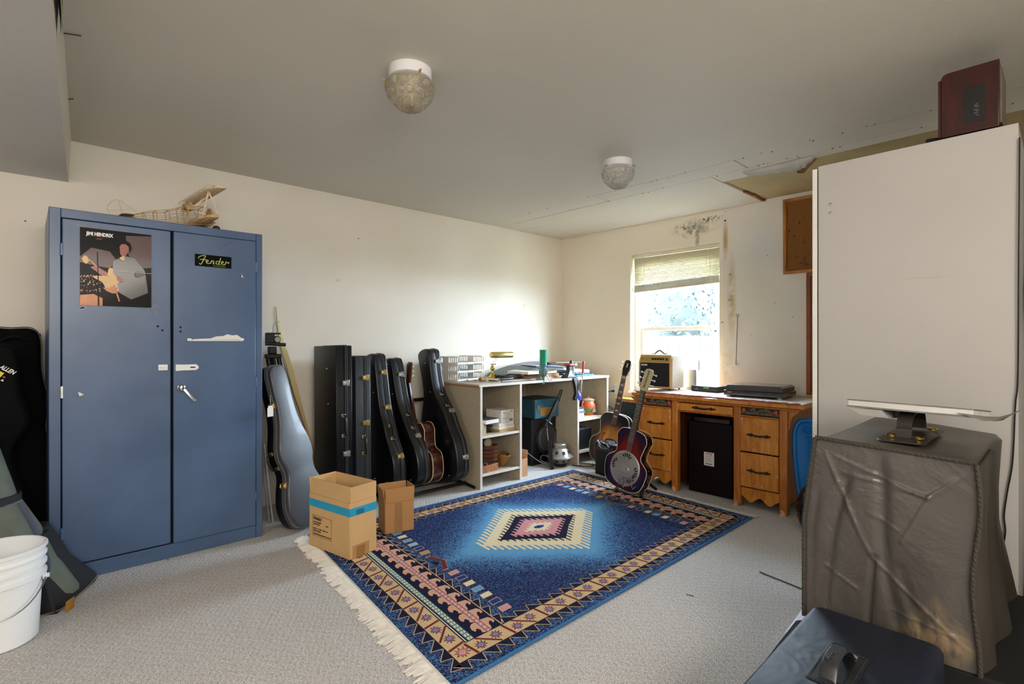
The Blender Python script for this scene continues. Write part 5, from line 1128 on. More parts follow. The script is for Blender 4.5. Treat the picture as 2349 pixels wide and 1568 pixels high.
for k in range(8):
    a = 2*math.pi*(k+.5)/8
    b = MB(); b.M = RZ(math.degrees(a)) @ T((.105, 0, .146)) @ RY(-52+90) ; b.rings([[(.024*math.cos(t_)*1.0, .017*math.sin(t_), z) for t_ in [2*math.pi*i/12 for i in range(12)]] for z in (-.004, .0015)]); b.build('basket_window', mat('basket_hole', '1c1b1d', .8), dv)
    b = MB(); b.M = RZ(math.degrees(a)) @ T((.103, 0, .057)) @ RY(136) ; b.rings([[(.020*math.cos(t_), .019*math.sin(t_), z) for t_ in [2*math.pi*i/12 for i in range(12)]] for z in (-.004, .0015)]); b.build('basket_window', MC['basket_hole'], dv)
MB().lathe([(0, .180), (.066, .180), (.068, .186), (.068, .196), (.072, .200), (.072, .215), (.066, .220), (0, .221)], 30).build('magnet', SILV, dv)
MB().box(.15, .20, -.012, .012, .09, .096).build('terminal', SILV, dv)
o = MB().tube(spline([(3.86, 3.27, .004), (3.90, 3.19, .004), (3.97, 3.12, .004), (4.05, 3.16, .004), (4.02, 3.25, .004), (3.92, 3.29, .004), (3.88, 3.24, .006), (3.93, 3.20, .005)], 6), .003, 6).build('floor_wire', mat('wire_brown', '2b221c', .6)); tag(o, 'thin dark wire coiled on the carpet beside the loose driver', 'wire')
o = carton('cardboard_box', 'small tan cardboard box on the floor behind the table divider', (3.19, 3.30, 0), 0, .10, .10, .16, .07, mat('cardboard_tan', 'b9906a', .75), (('x0', 0), ('y1', 0), ('x1', 3)))
MB().box(3.42, 3.47, 3.955, 3.964, .70, .77).build('outlet_tmp', WHITE); bpy.data.objects.remove(bpy.data.objects['outlet_tmp'])
# right bay
pt = thing('terracotta_pot', 'orange painted terracotta jar with a lid and ear handles on the right bay shelf', 'jar', (4.30, 3.42, .439)); pt.scale = (.80, .80, .95)
TER = mat('terracotta', 'c4532a', .45, var=.15, vs=20)
b = MB(); b.lathe([(0, 0), (.068, 0), (.085, .03), (.098, .075), (.092, .115), (.075, .142), (.073, .150), (.08, .158), (0, .158)], 30, ms=[0, 1, 2, 0, 0, 3, 3, 3]); b.build('body', [TER, mat('pot_orange', 'cf6a2c', .45), mat('pot_green', '5a8a4a', .45), mat('pot_cream', 'c99a78', .45)], pt)
MB().lathe([(0, .158), (.088, .158), (.09, .164), (.06, .178), (.02, .184), (0, .185)], 30).build('lid', mat('pot_lid', 'a58a6a', .5, var=.2), pt)
MB().lathe([(0, .183), (.012, .184), (.016, .194), (.010, .202), (0, .204)], 14).build('lid_knob', TER, pt)
for s_ in (-1, 1): MB().tube(spline([(s_*.078, 0, .14), (s_*.105, 0, .145), (s_*.12, 0, .115), (s_*.105, 0, .08), (s_*.092, 0, .075)], 4), .008, 8).build('handle', TER, pt)
b = MB()
for k, (r0, m) in enumerate(((.042, 0), (.032, 1), (.022, 0), (.014, 1))): b.add([(r0*math.cos(math.pi*i/12), -.0985-.0006*k-.0+.0*i, .035+r0*1.2*math.sin(math.pi*i/12)) for i in range(13)], [tuple(range(13))], m)
b.build('painted_arch', [mat('arch_grey', '54504c', .6), mat('arch_salmon', 'c98a62', .6)], pt)
for i, (z, h_, m_, w_) in enumerate(((0, .055, '9fb6c4', .10), (.055, .022, '5a6472', .11), (.077, .02, '8d929b', .095), (.097, .018, '33384a', .10))):
    o = MB().box(0, w_, 0, .16, 0, h_).build('disc_case', mat('disc_%d' % i, m_, .35), None, bevel=.002); o.location = (3.955+.004*(i % 2), 3.275, .439+z); tag(o, ('pale blue box at the bottom of', 'slate case second in', 'silver case third in', 'dark blue case on top of')[i]+' the small stack left of the terracotta jar', 'case', 'small cases on the right bay shelf')
b = MB(); b.rings([[(0, 0, 0), (.17, .02, 0), (.19, .03, .12), (.15, .03, .15), (.02, .01, .16), (-.02, 0, .08)], [(0, .04, 0), (.17, .05, 0), (.19, .06, .12), (.15, .06, .15), (.02, .04, .16), (-.02, .03, .08)]]); b.prism([(.05, .05), (.10, .07), (.13, .10), (.09, .11), (.06, .09)], .0, .001, 1, T((0, -.012, 0)) @ RX(90) @ T((0, 0, -.01)))
o = b.build('paper_bag', [mat('bag_tan', 'a8977a', .8, var=.15), INK]); o.location = (4.20, 3.45, .439); o.location = (4.195+.02, 3.52, .439); tag(o, 'crumpled tan paper bag with dark print right of the terracotta jar', 'bag')
o = thing('equipment_box', 'black equipment box with a grey lid on the lowest shelf of the right bay', 'box', (3.955, 3.30, .129)); MB().box(0, .25, 0, .3, 0, .20).build('body', mat('eq_black', '0e0f12', .5), o, bevel=.003)
b = MB()
for i in range(5): b.box(0, .24-.02*i, .01+.05*i, .04+.05*i, .2, .206)
b.build('lid_slat', mat('eq_grey', '4a4d52', .5), o)
o = MB().box(0, .09, 0, .2, 0, .09).build('white_carton', mat('wc', 'cfc7b8', .7), None, bevel=.002); o.location = (4.225, 3.28, .129); tag(o, 'small white carton right of the black equipment box on the lowest shelf', 'box')
o = MB().tube(spline([(4.02, 3.248, .425), (4.03, 3.244, .36), (4.02, 3.243, .28), (4.03, 3.244, .22)], 4), .0022, 5).build('hanging_wire', mat('wire_black', '101010', .5)); tag(o, 'short black wire hanging over the right bay shelf edge', 'wire')
# ------------------------------------------------------------------ wooden kneehole desk
WO = wood('honey_pine', 'a8601c', 'eca044', (1.2, 6, 1.2), .36, 3.2, coat=.1, mid='d4862c'); WOV = wood('honey_pine_frame', '98561c', 'd88e3c', (6, 6, 1), .38, 3, coat=.1, mid='c07028')
WOD = wood('desk_inner', '3a1c0c', '5e3016', (3, 3, 1), .5, 4)
IRON = mat('wrought_iron', '0c0c0d', .45, bump=.4, bs=100); CHIP = mat('chipped_paint', 'd3a48c', .7)
dk = thing('desk', 'worn honey-coloured wooden kneehole desk with painted panels under the window', 'desk', (4.15, 1.9, 0))
ox, oy = 4.15, 1.9
def dbx(name, x0, x1, y0, y1, z0, z1, m=WO, bv=.004, par=dk): return MB().box(x0-ox, x1-ox, y0-oy, y1-oy, z0, z1).build(name, m, par, bevel=bv)
top = MB(); top.rings([[(x-ox, y-oy, z) for x, y in ((3.775+i, 1.20+i), (3.775+i, 2.535-i), (4.50, 2.535-i), (4.50, 1.20+i))] for z, i in ((.742, .012), (.748, 0), (.764, 0), (.770, .006))]); top.build('desktop', WO, dk, bevel=.002)
dbx('top_moulding', 3.795, 4.49, 1.225, 2.515, .728, .742, WOV)
for y in (1.31, 1.628, 2.130, 2.452):
    b = MB(); b.rings([[(3.812-ox, y-oy, z), (3.812-ox, y+.052-oy, z), (3.864-ox, y+.052-oy, z), (3.864-ox, y-oy, z)] for z in (0, .728)]); b.build('leg', WOV, dk, bevel=.006)
    b = MB(); b.box(4.42-ox, 4.47-ox, y-oy, y+.05-oy, 0, .728); b.build('leg', WOV, dk, bevel=.004)
for y in (1.33, 1.65, 2.145, 2.47): dbx('side_panel', 3.86, 4.43, y-.006, y+.010, .06, .728, WOV if y in (1.33, 2.47) else WOD)
dbx('back_panel', 4.43, 4.44, 1.35, 2.48, .1, .728, WOD)
dbx('rail', 3.83, 3.86, 1.68, 2.13, .640, .652, WOV); dbx('rail', 3.83, 3.86, 1.68, 2.13, .716, .728, WOV)
def iron_handle(par, y, z, l=.085):
    b = MB(); b.M = T((3.806-ox, y-oy, z))
    b.tube([(-.012, -l*.42, 0), (-.018, -l*.25, -.002), (-.021, 0, -.003), (-.018, l*.25, -.002), (-.012, l*.42, 0)], [.0055, .0075, .0058, .0075, .0055], 8)
    for s_ in (-1, 1): b.lathe([(0, -.0), (.012, 0), (.012, .006), (.008, .010), (.007, .016), (0, .018)], 12, 0, T((0, s_*l*.62, 0)) @ RY(-90)); b.tube([(-.010, s_*l*.62, 0), (-.012, s_*l*.40, 0)], .0065, 8); b.sphere((-.006, s_*l*.85, 0), .010, 8, 0, (.6, 1.2, .7))
    b.build('drawer_handle', IRON, par)
def drawer(y0, y1, z0, z1, hz=True):
    d = dbx('drawer', 3.806, 3.83, y0, y1, z0, z1, WO, .005)
    iron_handle(d, (y0+y1)/2, (z0+z1)/2 + (.0 if z1-z0 > .1 else .0), .085); 
    return d
random.seed(71)
for y0, y1 in ((1.364, 1.627), (2.184, 2.450)):
    for z0, z1 in ((.152, .398), (.408, .655)):
        d = drawer(y0, y1, z0, z1)
        b = MB()
        for k in range(4):
            y = random.choice((y0+.008, y1-.012, (y0+y1)/2+random.uniform(-.05, .05))); z = random.choice((z1-.015, z0+.02, (z0+z1)/2+random.uniform(-.06, .06)))
            if abs(y-(y0+y1)/2) < .07 and abs(z-(z0+z1)/2) < .07: z = z1-.015
            b.prism([(random.uniform(.3, 1)*.010*math.cos(t_), random.uniform(.5, 1)*.009*math.sin(t_)) for t_ in [2*math.pi*i/7 for i in range(7)]], 0, .0008, 0, T((3.8055-ox, y-oy, z)) @ RY(-90))
        b.build('paint_chip', CHIP, d)['kind'] = 'stuff'
    # painted panel
    P_ = MB(); P_.M = frame((3.818-ox, y1-oy, .672), (0, -1, 0), (0, 0, 1)); W_, H_ = y1-y0, .056
    P_.box(0, W_, 0, H_, -.006, 0, 0)
    for i in range(8): x = W_*(i+.5)/8; P_.flat([(x-.018, .006), (x, .022), (x+.018, .006)], .0004, 3 if i % 2 else 2)
    P_.flat([(x_, .012+.007*math.sin(x_*60)) for x_ in [W_*i/24 for i in range(25)]] + [(W_-W_*i/24, .027+.006*math.sin((W_-W_*i/24)*60+1)) for i in range(25)], .0003, 1)
    for cx in (.32, .55, .72): P_.flat([(W_*cx-.022, .028), (W_*cx-.012, .046), (W_*cx+.012, .046), (W_*cx+.022, .028)], .0006, 2); P_.flat([(W_*cx-.008, .028), (W_*cx, .036), (W_*cx+.008, .028)], .0008, 5)
    for cx in (.08, .92): P_.flat([(W_*cx+.012*math.cos(t_), .034+.012*math.sin(t_)) for t_ in [2*math.pi*i/12 for i in range(12)]], .0006, 4)
    for cx in (.35, .66):
        for k in range(5): P_.tube([(W_*cx, .044, .0008), (W_*cx+.014*math.cos(math.pi*(k+.5)/5), .044+.010*math.sin(math.pi*(k+.5)/5), .0008)], .001, 4, 6)
    P_.build('painted_panel', [mat('panel_dark', '2c130c', .5), mat('panel_red', '8e2c1c', .5), mat('panel_green', '2f6a58', .5), mat('panel_olive', '5d6a3a', .5), mat('panel_orange', 'c0562a', .5), mat('panel_black', '140e0c', .5), mat('panel_yellow', 'c49a4a', .5)], dk)
    dbx('panel_moulding', 3.808, 3.83, y0, y1, .657, .668, WOV, .002)
    # scalloped skirt
    n_ = 24; ys = [y0+(y1-y0)*i/n_ for i in range(n_+1)]
    f = lambda t_: .045 + .028*math.cos(2*math.pi*2*t_)*(1 if True else 0) - (.02 if abs(t_-.5) < .26 else 0)
    poly = [(y-oy, .142) for y in (ys[0], ys[-1])]; poly = [(ys[0]-oy, .142)] + [(y-oy, (.045+.035*abs(math.sin(math.pi*2*((y-y0)/(y1-y0)-.0)))**1.0*(1 if True else 1))*.0 + .040 + .040*(.5+.5*math.cos(2*math.pi*(2*(y-y0)/(y1-y0)-.5)+math.pi))*1.0) for y in ys] + [(ys[-1]-oy, .142)]
    MB().prism(poly, 3.822-ox, 3.838-ox, 0, Matrix(((0, 0, 1, 0), (1, 0, 0, 0), (0, 1, 0, 0), (0, 0, 0, 1)))).build('skirt', WO, dk, bevel=.002)
d = dbx('drawer', 3.806, 3.83, 1.684, 2.128, .655, .714, WO, .004); iron_handle(d, 1.906, .688, .10)
MB().prism([(0, 0), (.008, .004), (.007, .016), (-.004, .014)], 0, .001, 0, T((3.8055-ox, 2.115-oy, .69)) @ RY(-90)).build('paint_chip', CHIP, d); MB().prism([(0, 0), (.010, .002), (.009, .012), (-.004, .010)], 0, .001, 0, T((3.8055-ox, 1.70-oy, .675)) @ RY(-90)).build('paint_chip', CHIP, d)
# corbels under the overhanging ends
for y, s_ in ((1.31, -1), (2.504, 1)):
    MB().prism([(0, .728), (s_*.075, .728), (s_*.062, .71), (s_*.03, .69), (s_*.018, .65), (s_*.012, .60), (0, .585)], 3.83-ox, 3.85-ox, 0, T((0, y-oy, 0)) @ Matrix(((0, 0, 1, 0), (1, 0, 0, 0), (0, 1, 0, 0), (0, 0, 0, 1)))).build('corbel', WOV, dk, bevel=.002)
b = MB()
for y in (1.32, 1.64, 2.14): b.prism([(random.uniform(-.02, .02), random.uniform(0, .05)) for _ in range(1)] + [(-.018, 0), (.022, 0), (.018, .03), (0, .042), (-.014, .02)], 0, .001, 0, T((3.8112-ox, y+.025-oy, 0)) @ RY(-90) @ RZ(-90))
b.build('paint_chip', CHIP, dk)['kind'] = 'stuff'
# runner cloth on the desk
b = MB(); n_ = 60; rs = []
random.seed(81)
for i in range(n_+1):
    y = 1.22+1.28*i/n_; wv = .006*math.sin(i*1.7)+random.uniform(-.004, .004); x0 = 3.79+wv+(.03 if abs(i-30) < 3 else 0)
    rs.append([(x0, y, .7715), (x0+.004, y, .7795+.002*math.sin(i)), (x0+.02, y, .7735), (4.35, y, .7735), (4.35, y, .7715)])
b.rings(rs); o = b.build('table_runner', mat('runner_cloth', 'c9b7ab', .9, var=.15, vs=15)); tag(o, 'pale woven runner with a frayed pink edge spread over the desk top', 'cloth')
b = MB(); b.tube([(3.79+.006*math.sin(i*1.7)+random.uniform(-.004, .004), 1.22+1.28*i/n_, .778+random.uniform(-.002, .003)) for i in range(n_+1)], .0055, 6); q = b.build('frayed_edge', mat('runner_pink', 'a0504a', .9, var=.3, vs=60), o)
dz = .7735
# practice amp on the desk
am = thing('amplifier', 'tweed-coloured combo amplifier lettered STONE at the left end of the desk', 'amplifier', (4.10, 2.685, dz), (0, 0, 0))
AC = mat('amp_cream', 'c8a468', .55, var=.06, bump=.2, bs=250); AW = mat('amp_white_side', 'e0d6c8', .6)
am.location = (4.10, 2.345, dz)
b = MB(); Hh = .312
b.rings([[(x0, y0, z), (x0, y1, z), (.20, y1, z), (.20, y0, z)] for z, x0, y0, y1 in ((.012, 0, 0, .335), (.24, 0, -.0, .335), (Hh, .012, .012, .32))]); b.build('cabinet', AC, am, bevel=.012, seg=3)
b = MB(); b.rings([[(x0, -.004, z), (x0, .0, z), (.20, .0, z), (.20, -.004, z)] for z, x0 in ((.02, .01), (.24, .01), (Hh-.012, .02))]); b.build('side_panel', AW, am)
MB().box(-.004, .003, .022, .313, .03, .238).build('grille', mat('amp_grille', '0c0b10', .8, bump=.3, bs=300), am, bevel=.002)
b = MB(); b.rings([[(x-.003, .024, z), (x-.003, .311, z), (x+.006, .311, z), (x+.006, .024, z)] for x, z in ((-.001, .246), (.006, .292))]); pn = b.build('control_panel', mat('amp_gold', 'b5964a', .35, .4), am)
for k in range(5): MB().lathe([(0, 0), (.010, 0), (.009, .010), (.0, .011)], 14, 0, T((-.0, .185-.026*k, .272)) @ RY(-82)).build('knob', BLACK, pn)
b = MB(); b.cb((-.002, .046, .270), (.006, .014, .022)); b.build('power_switch', BLACK, pn); MB().lathe([(0, 0), (.005, 0), (.004, .006), (0, .007)], 10, 0, T((0, .292, .272)) @ RY(-85)).build('jack', BLACK, pn)
b = MB(); b.tube([(-.003, .278-.003*k, .268+.0015*math.sin(k*1.9)) for k in range(18)], .0006, 4); [b.cb((-.003, .27-.014*k, .255), (.001, .003, .002)) for k in range(4)]; b.build('panel_print', INK, pn)
b = MB(); b.box(-.0065, -.004, .232, .306, .206, .230, 0); b.text('STONE', .018, frame((-.0068, .300, .211), (0, -1, 0), (0, 0, 1)), 1, bold=.0008, fit=.062); b.build('name_badge', [mat('badge_black', '141216', .5), PAPER], am)
b = MB(); b.tube(spline([(.08, .245, Hh+.001), (.08, .215, Hh+.003), (.08, .19, Hh+.022), (.08, .165, Hh+.034), (.08, .14, Hh+.022), (.08, .115, Hh+.003), (.08, .085, Hh+.001)], 4), .007, 8, flat=.35); b.build('handle', mat('grey_strap', '44474a', .5), am)
for x, y in ((.02, .03), (.02, .3), (.18, .03), (.18, .3)): MB().cyl((x, y, 0), (x, y, .014), .010, 10).build('foot', BLACK, am)
# router
rt = thing('router', 'white upright wireless router with a stub antenna on the desk', 'router', (4.34, 2.30, dz), (0, 0, R(4)))
rw = mat('router_white', 'd5d0c9', .4); b = MB(); b.rings([[(x*k, y*k2, z) for x, y in ((-.07, -.018), (.07, -.018), (.07, .018), (-.07, .018))] for z, k, k2 in ((.012, .9, 1), (.03, 1, 1), (.15, 1, 1), (.175, .96, .9), (.185, .85, .6))], 0, RZ(60)); b.build('body', rw, rt, bevel=.006)
b = MB(); b.M = RZ(60); 
for k in range(6): b.box(-.071, -.0705, -.008, .008, .05+.012*k, .054+.012*k)
for k in range(7): b.box(-.02+.006*k, -.0175+.006*k, -.0188, -.018, .05, .14-.008*k)
b.build('vent', mat('router_grey', 'a59f97', .5), rt)
b = MB(); b.M = RZ(60); b.box(-.06, .06, -.03, .03, 0, .012); b.build('base', rw, rt, bevel=.003); MB().cyl((.02, -.07, .17), (.02, -.072, .26), .0055, 10).build('antenna', mat('antenna_grey', 'b5aea6', .4), rt)
# modem
md_ = thing('modem', 'flat black modem with green lights beside the router', 'modem', (4.20, 1.99, dz), (0, 0, R(-6)))
b = MB(); pillow(b, [(0, 0), (0, .24), (.21, .24), (.21, 0)][::-1] if False else [(0, 0), (.21, 0), (.21, .24), (0, .24)], .048, .006, Matrix()); b.build('body', mat('modem_black', '2a272c', .4), md_)
b = MB(); b.text('ARRIS', .012, frame((-.0006, .205, .016), (0, -1, 0), (0, 0, 1)), 0, fit=.035); b.prism([(0, 0), (.016, .006), (.010, .001)], 0, .0004, 0, frame((-.0006, .192, .030), (0, -1, 0), (0, 0, 1)))
b.build('logo', mat('logo_grey', 'a8a4a8', .4), md_); b = MB()
for k in range(6): b.box(-.0008, .001, .118-.009*k, .121-.009*k, .030, .040)
g = NG('green_led'); g.fin('6a9a20', .3); g.b.inputs['Emission Color'].default_value = (.35, .6, .05, 1); g.b.inputs['Emission Strength'].default_value = .8; b.build('indicator_light', g.mat, md_)['kind'] = 'stuff'
# turntable
tt = thing('turntable', 'low black record player with a smoked lid at the right end of the desk', 'record player', (4.04, 1.415, dz), (0, 0, R(4)))
GLB = mat('gloss_black', '0a0a0c', .12, coat=.8, var=.05)
MB().box(0, .34, 0, .43, .010, .048).build('plinth', GLB, tt, bevel=.003)
for x, y in ((.03, .03), (.03, .4), (.31, .03), (.31, .4)): MB().cyl((x, y, 0), (x, y, .012), .02, 16).build('foot', NICK, tt)
b = MB(); b.rings([[(.012+i, .008+i, z), (.33-i*.3, .008+i, z), (.33-i*.3, .422-i, z), (.012+i, .422-i, z)] for z, i in ((.049, 0), (.078, 0), (.092, .016))]); g = NG('smoked_lid'); g.fin('3a3a40', .12, coat=.4); g.b.inputs['Alpha'].default_value = .88; b.build('dust_cover', g.mat, tt, bevel=.001)
b = MB(); b.text('SONY', .012, frame((-.0005, .40, .030), (0, -1, 0), (0, 0, 1)), 0, fit=.035); b.build('logo', mat('logo_light', 'bdbdc2', .4), tt)
b = MB(); b.lathe([(0, .050), (.145, .050), (.145, .060), (0, .060)], 40, 0, T((.175, .24, 0))); b.build('platter', BLACK, tt)
# under the desk: dark subwoofer-like cabinet
cbx = thing('floor_speaker', 'tall dark brown speaker box with a white paper label under the desk', 'speaker', (3.915, 1.735, 0))
BRN = mat('dark_brown_laminate', '0f0605', .45, var=.15, spec=.2); MB().box(0, .38, 0, .352, .006, .565).build('body', BRN, cbx, bevel=.003)
b = MB(); b.M = frame((-.001, .222, .228), (0, -1, 0), (0, 0, 1)); b.box(0, .082, 0, .105, 0, .0008, 0); b.text('Warning', .013, T((.012, .09, .0012)), 1, bold=.0006, fit=.055)
for i in range(9): b.box(.012, .07-.012*(i % 3 == 2), .080-.0062*i, .0812-.0062*i, .0008, .0012, 2)
b.text('Panasonic', .011, T((.012, .012, .0012)), 2, bold=.0007, fit=.055); b.build('label', [PAPER, mat('warn_red', 'b3262a', .5), INK], cbx)
o = MB().box(3.93, 4.2, 1.76, 2.05, .565, .60).build('amp_plate', GLB, None, bevel=.003); tag(o, 'flat glossy black box lying on the tall brown speaker under the desk', 'box')
# blue plastic sled, trash bag
bs = thing('plastic_sled', 'bright blue plastic sled standing on end between the desk and the wardrobe', 'sled', (3.90, 1.20, 0), (0, 0, 0))
SB = mat('sled_blue', '0f6fb8', .35, var=.08, vs=3)
half = [(0, 0), (.025, .004), (.045, .04), (.075, .20), (.095, .38), (.10, .52), (.093, .60), (.065, .655), (.03, .672), (0, .675)]
pl2 = [(x, y) for x, y, _ in spline([(a, c, 0) for a, c in mirror(half)], 4, True)]
Mx = frame((0, 0, 0), (0, -1, 0), (0, 0, 1))
b = MB(); b.rings([[(x, y, z) for x, y in offset(pl2, i)] for i, z in ((0, 0), (-.004, .012), (.006, .022), (.018, .020), (.024, .006), (.03, .002))], 0, Mx); b.rings([[(x, y, z) for x, y in pl2] for z in (-.03, 0)], 0, Mx); b.build('body', SB, bs)
b = MB(); b.M = Mx; b.tube(spline([(-.045, .60, .018), (-.03, .575, .022), (0, .565, .022), (.03, .575, .022), (.045, .60, .018)], 4), .006, 8); b.tube([(.032*math.cos(t_), .615+.018*math.sin(t_), .016) for t_ in [2*math.pi*i/16 for i in range(16)]], .004, 6, closed=True); b.build('handle_rim', SB, bs)
b = MB(); b.M = Mx; b.prism([(.0, .20), (.03, .30), (.045, .45), (.04, .30), (.02, .19)], .0, .03); b.build('rib', SB, bs)
tr_ = MB(); random.seed(91); N_ = 28; rs = []
for j in range(13):
    t_ = j/12; z = .30*t_; r = .085*math.sin(math.pi*min(1, .15+t_*.85))**.6+.01
    rs.append([(3.70+r*math.cos(2*math.pi*i/N_)*(1+.25*random.random()), 1.10+r*math.sin(2*math.pi*i/N_)*(1+.25*random.random()), z) for i in range(N_)])
tr_.rings(rs); o = tr_.build('trash_bag', mat('trash_black', '08080a', .18, var=.2), angle=80); tag(o, 'crumpled glossy black plastic bag on the floor behind the wardrobe corner', 'bag')
# low shelf with a teal case left of the desk
o = thing('side_shelf', 'low wooden ledge with a dark teal front behind the archtop guitar, left of the desk', 'shelf', (4.45, 2.86, 0)); MB().box(-.09, .08, -.25, .27, .60, .632).build('board', WO, o, bevel=.003)
MB().box(-.07, .08, -.24, .26, .0, .60).build('cabinet', mat('teal_dark', '16302e', .6, var=.2), o)
# ------------------------------------------------------------------ guitars by the desk
g = NG('sunburst_archtop'); x, y, z = g.sep()
dx = g.math('DIVIDE', x, .185); dz_ = g.math('DIVIDE', g.math('SUBTRACT', z, .20), .27)
r = g.math('SQRT', g.math('ADD', g.math('MULTIPLY', dx, dx), g.math('MULTIPLY', dz_, dz_)))
SBA = g.fin(g.ramp(r, [(.0, 'e3a83c'), (.45, 'cf8526'), (.75, '5a2a12'), (.95, '120b10'), (1, '0d0b14')]), .22, spec=.35, coat=.15)
g = NG('sunburst_red'); x, y, z = g.sep()
dx = g.math('DIVIDE', x, .20); dz_ = g.math('DIVIDE', g.math('SUBTRACT', z, .24), .30)
r = g.math('SQRT', g.math('ADD', g.math('MULTIPLY', dx, dx), g.math('MULTIPLY', dz_, dz_)))
SBR = g.fin(g.ramp(r, [(.0, '7a2018'), (.5, '6a1c18'), (.75, '3a1424'), (.9, '1b1a3c'), (1, '0c0a14')]), .22, spec=.35, coat=.2)
SIDE = mat('dark_red_side', '250a08', .12, coat=.8, var=.2)
ROSE = wood('rosewood_board', '2a1a12', '4a3020', (8, 8, 1), .45, 5)
def inlay(o, t, zs, w_, h_, m):
    f = [c_ for c_ in o.children if c_.name.startswith('fingerboard')][0]
    for z in zs: MB().cb((0, -t-.0094, z), (w_, .0012, h_)).build('inlay', m, f)
# resonator guitar faces the room on its stand: local -Y front turned to -X
def face_rot(roll, lean, yaw=0): return (Matrix.Rotation(R(yaw), 4, 'Z') @ Matrix.Rotation(R(-90), 4, 'Z') @ Matrix.Rotation(R(-lean), 4, 'X') @ Matrix.Rotation(R(roll), 4, 'Y')).to_euler()
o, pl, t, z0, z1, sl = guitar('resonator_guitar', 'sunburst resonator guitar with a round metal plate, on a stand at the rug corner', (3.535, 2.42, .026), face_rot(11, 6, 0), .20, .120, .143, .50, .088, SBR, SIDE, .33, .2, None, None)
o.scale = (.965,)*3; fbm = [c_ for c_ in o.children if c_.name.startswith('fingerboard')][0]; fbm.data.materials[0] = ROSE
MB().lathe([(0, 0), (.14, 0), (.143, .003), (.138, .006), (.125, .007), (.05, .012), (.0, .013)], 48, 0, T((0, -t-.003, .175)) @ RX(90)).build('cover_plate', mat('brushed_nickel', 'b9b6b0', .35, .75, var=.05), o)
HB = mat('plate_hole', '171416', .7)
for k, a0 in enumerate((90, 180, 350, 320, 235, 270)): pass
for a0 in (90, 172, 0, -42):
    for j in range(-2, 3):
        a = R(a0+(j*15)); ll = .030-.003*abs(j)
        b = MB(); b.M = T((0, -t-.0035, .175)) @ RX(90) @ T((math.cos(R(a0))*.075+.038*math.cos(a+R(j*12)), math.sin(R(a0))*.075+.038*math.sin(a+R(j*12)), .0095)) @ RZ(math.degrees(a)+j*12) ; 
        b.rings([[(.016*math.cos(q)*(1), .0052*math.sin(q)*(1+.5*math.cos(q)), zz) for q in [2*math.pi*i/12 for i in range(12)]] for zz in (-.006, .0012)]); b.build('petal_hole', HB, o)
b = MB(); b.M = T((0, -t-.010, .175)) @ RX(90); b.rings([[(x, y, zz) for x, y in ((-.048, -.010), (-.03, -.026), (.03, -.026), (.048, -.010), (.048, .010), (.03, .026), (-.03, .026), (-.048, .010))] for zz in (.0, .010)], 0, RZ(-10)); b.build('hand_rest', mat('nickel_plate', 'c5c2bb', .3, .7), o, bevel=.003)
MB().lathe([(0, 0), (.036, 0), (.036, .004), (0, .004)], 24, 0, T((0, -t-.010, .175)) @ RX(90)).build('biscuit_well', mat('well_dark', '3a2416', .6), o)
def fhole(o, t, x0, z, s_, hgt=.095):
    b = MB(); b.M = T((x0, -t-.0046, z)) @ RX(90) @ Matrix.Diagonal((s_, 1, 1, 1))
    pts = spline([(-.016, -hgt/2+.008, 0), (-.008, -hgt/2-.002, 0), (.001, -hgt/2+.012, 0), (.001, 0, 0), (.003, hgt/2-.010, 0), (.013, hgt/2+.002, 0), (.020, hgt/2-.008, 0)], 5)
    n_ = len(pts); b.tube(pts, [(.0025+.0045*math.sin(math.pi*i/(n_-1))) for i in range(n_)], 6, flat=.12); b.cyl((-.017, -hgt/2+.009, -.0004), (-.017, -hgt/2+.009, .0008), .006, 10); b.cyl((.020, hgt/2-.009, -.0004), (.020, hgt/2-.009, .0008), .006, 10)
    b.build('f_hole', HB, o)
fhole(o, t, -.088, .395, 1); fhole(o, t, .088, .395, -1)
b = MB(); b.M = T((0, -t-.007, .0)) 
for x in (-.026, .026): b.tube([(x, -.004, .025), (x*.8, -.008, .085)], .003, 6)
b.box(-.035, .035, -.012, -.006, .078, .092); b.build('tailpiece', NICK, o)
strings(o, t, .09, z1)
inlay(o, t, [z1-sl*(1-2**(-(i-.5)/12)) for i in (5, 7, 9, 12, 15)], .005, .005, PAPER)
hd = MB(); hd.rings([[(x, y, z) for x, z in ((-.028, 0), (.028, 0), (.036, .02), (.038, .165), (.028, .180), (0, .185), (-.028, .180), (-.038, .165), (-.036, .02))] for y in (0, .014)], 0, T((0, -t-.004, z1)) @ RX(-10)); hh = hd.build('headstock', mat('headstock_ivory', 'b5a880', .4, var=.05), o, bevel=.002)
b = MB(); b.M = T((0, -t-.0048, z1)) @ RX(-10) @ RX(90); b.text('RECORDING KING', .022, RZ(90) @ T((.035, -.008, .0)), 0, bold=.0006, fit=.135); b.tube([(.012*math.cos(q), .022+.010*math.sin(q), 0) for q in [math.pi*i/8 for i in range(9)]], .002, 5); b.build('logo', INK, hh)
for s_ in (-1, 1):
    for z in (.055, .10, .145):
        q = MB(); q.M = T((0, -t-.004, z1)) @ RX(-10); q.cyl((s_*.02, -.004, z), (s_*.02, .004, z), .003, 8); q.cyl((s_*.036, .010, z), (s_*.062, .010, z), .003, 8); q.rings([[(s_*.062, .004, z-.006), (s_*.062, .016, z-.006), (s_*.062, .016, z+.006), (s_*.062, .004, z+.006)], [(s_*.074, .006, z-.008), (s_*.074, .014, z-.008), (s_*.074, .014, z+.008), (s_*.074, .006, z+.008)]]); q.build('tuning_peg', CHROME, hh, bevel=.001)
gs = thing('guitar_stand', 'black and chrome folding stand holding the resonator guitar', 'stand', (3.50, 2.33, .009))
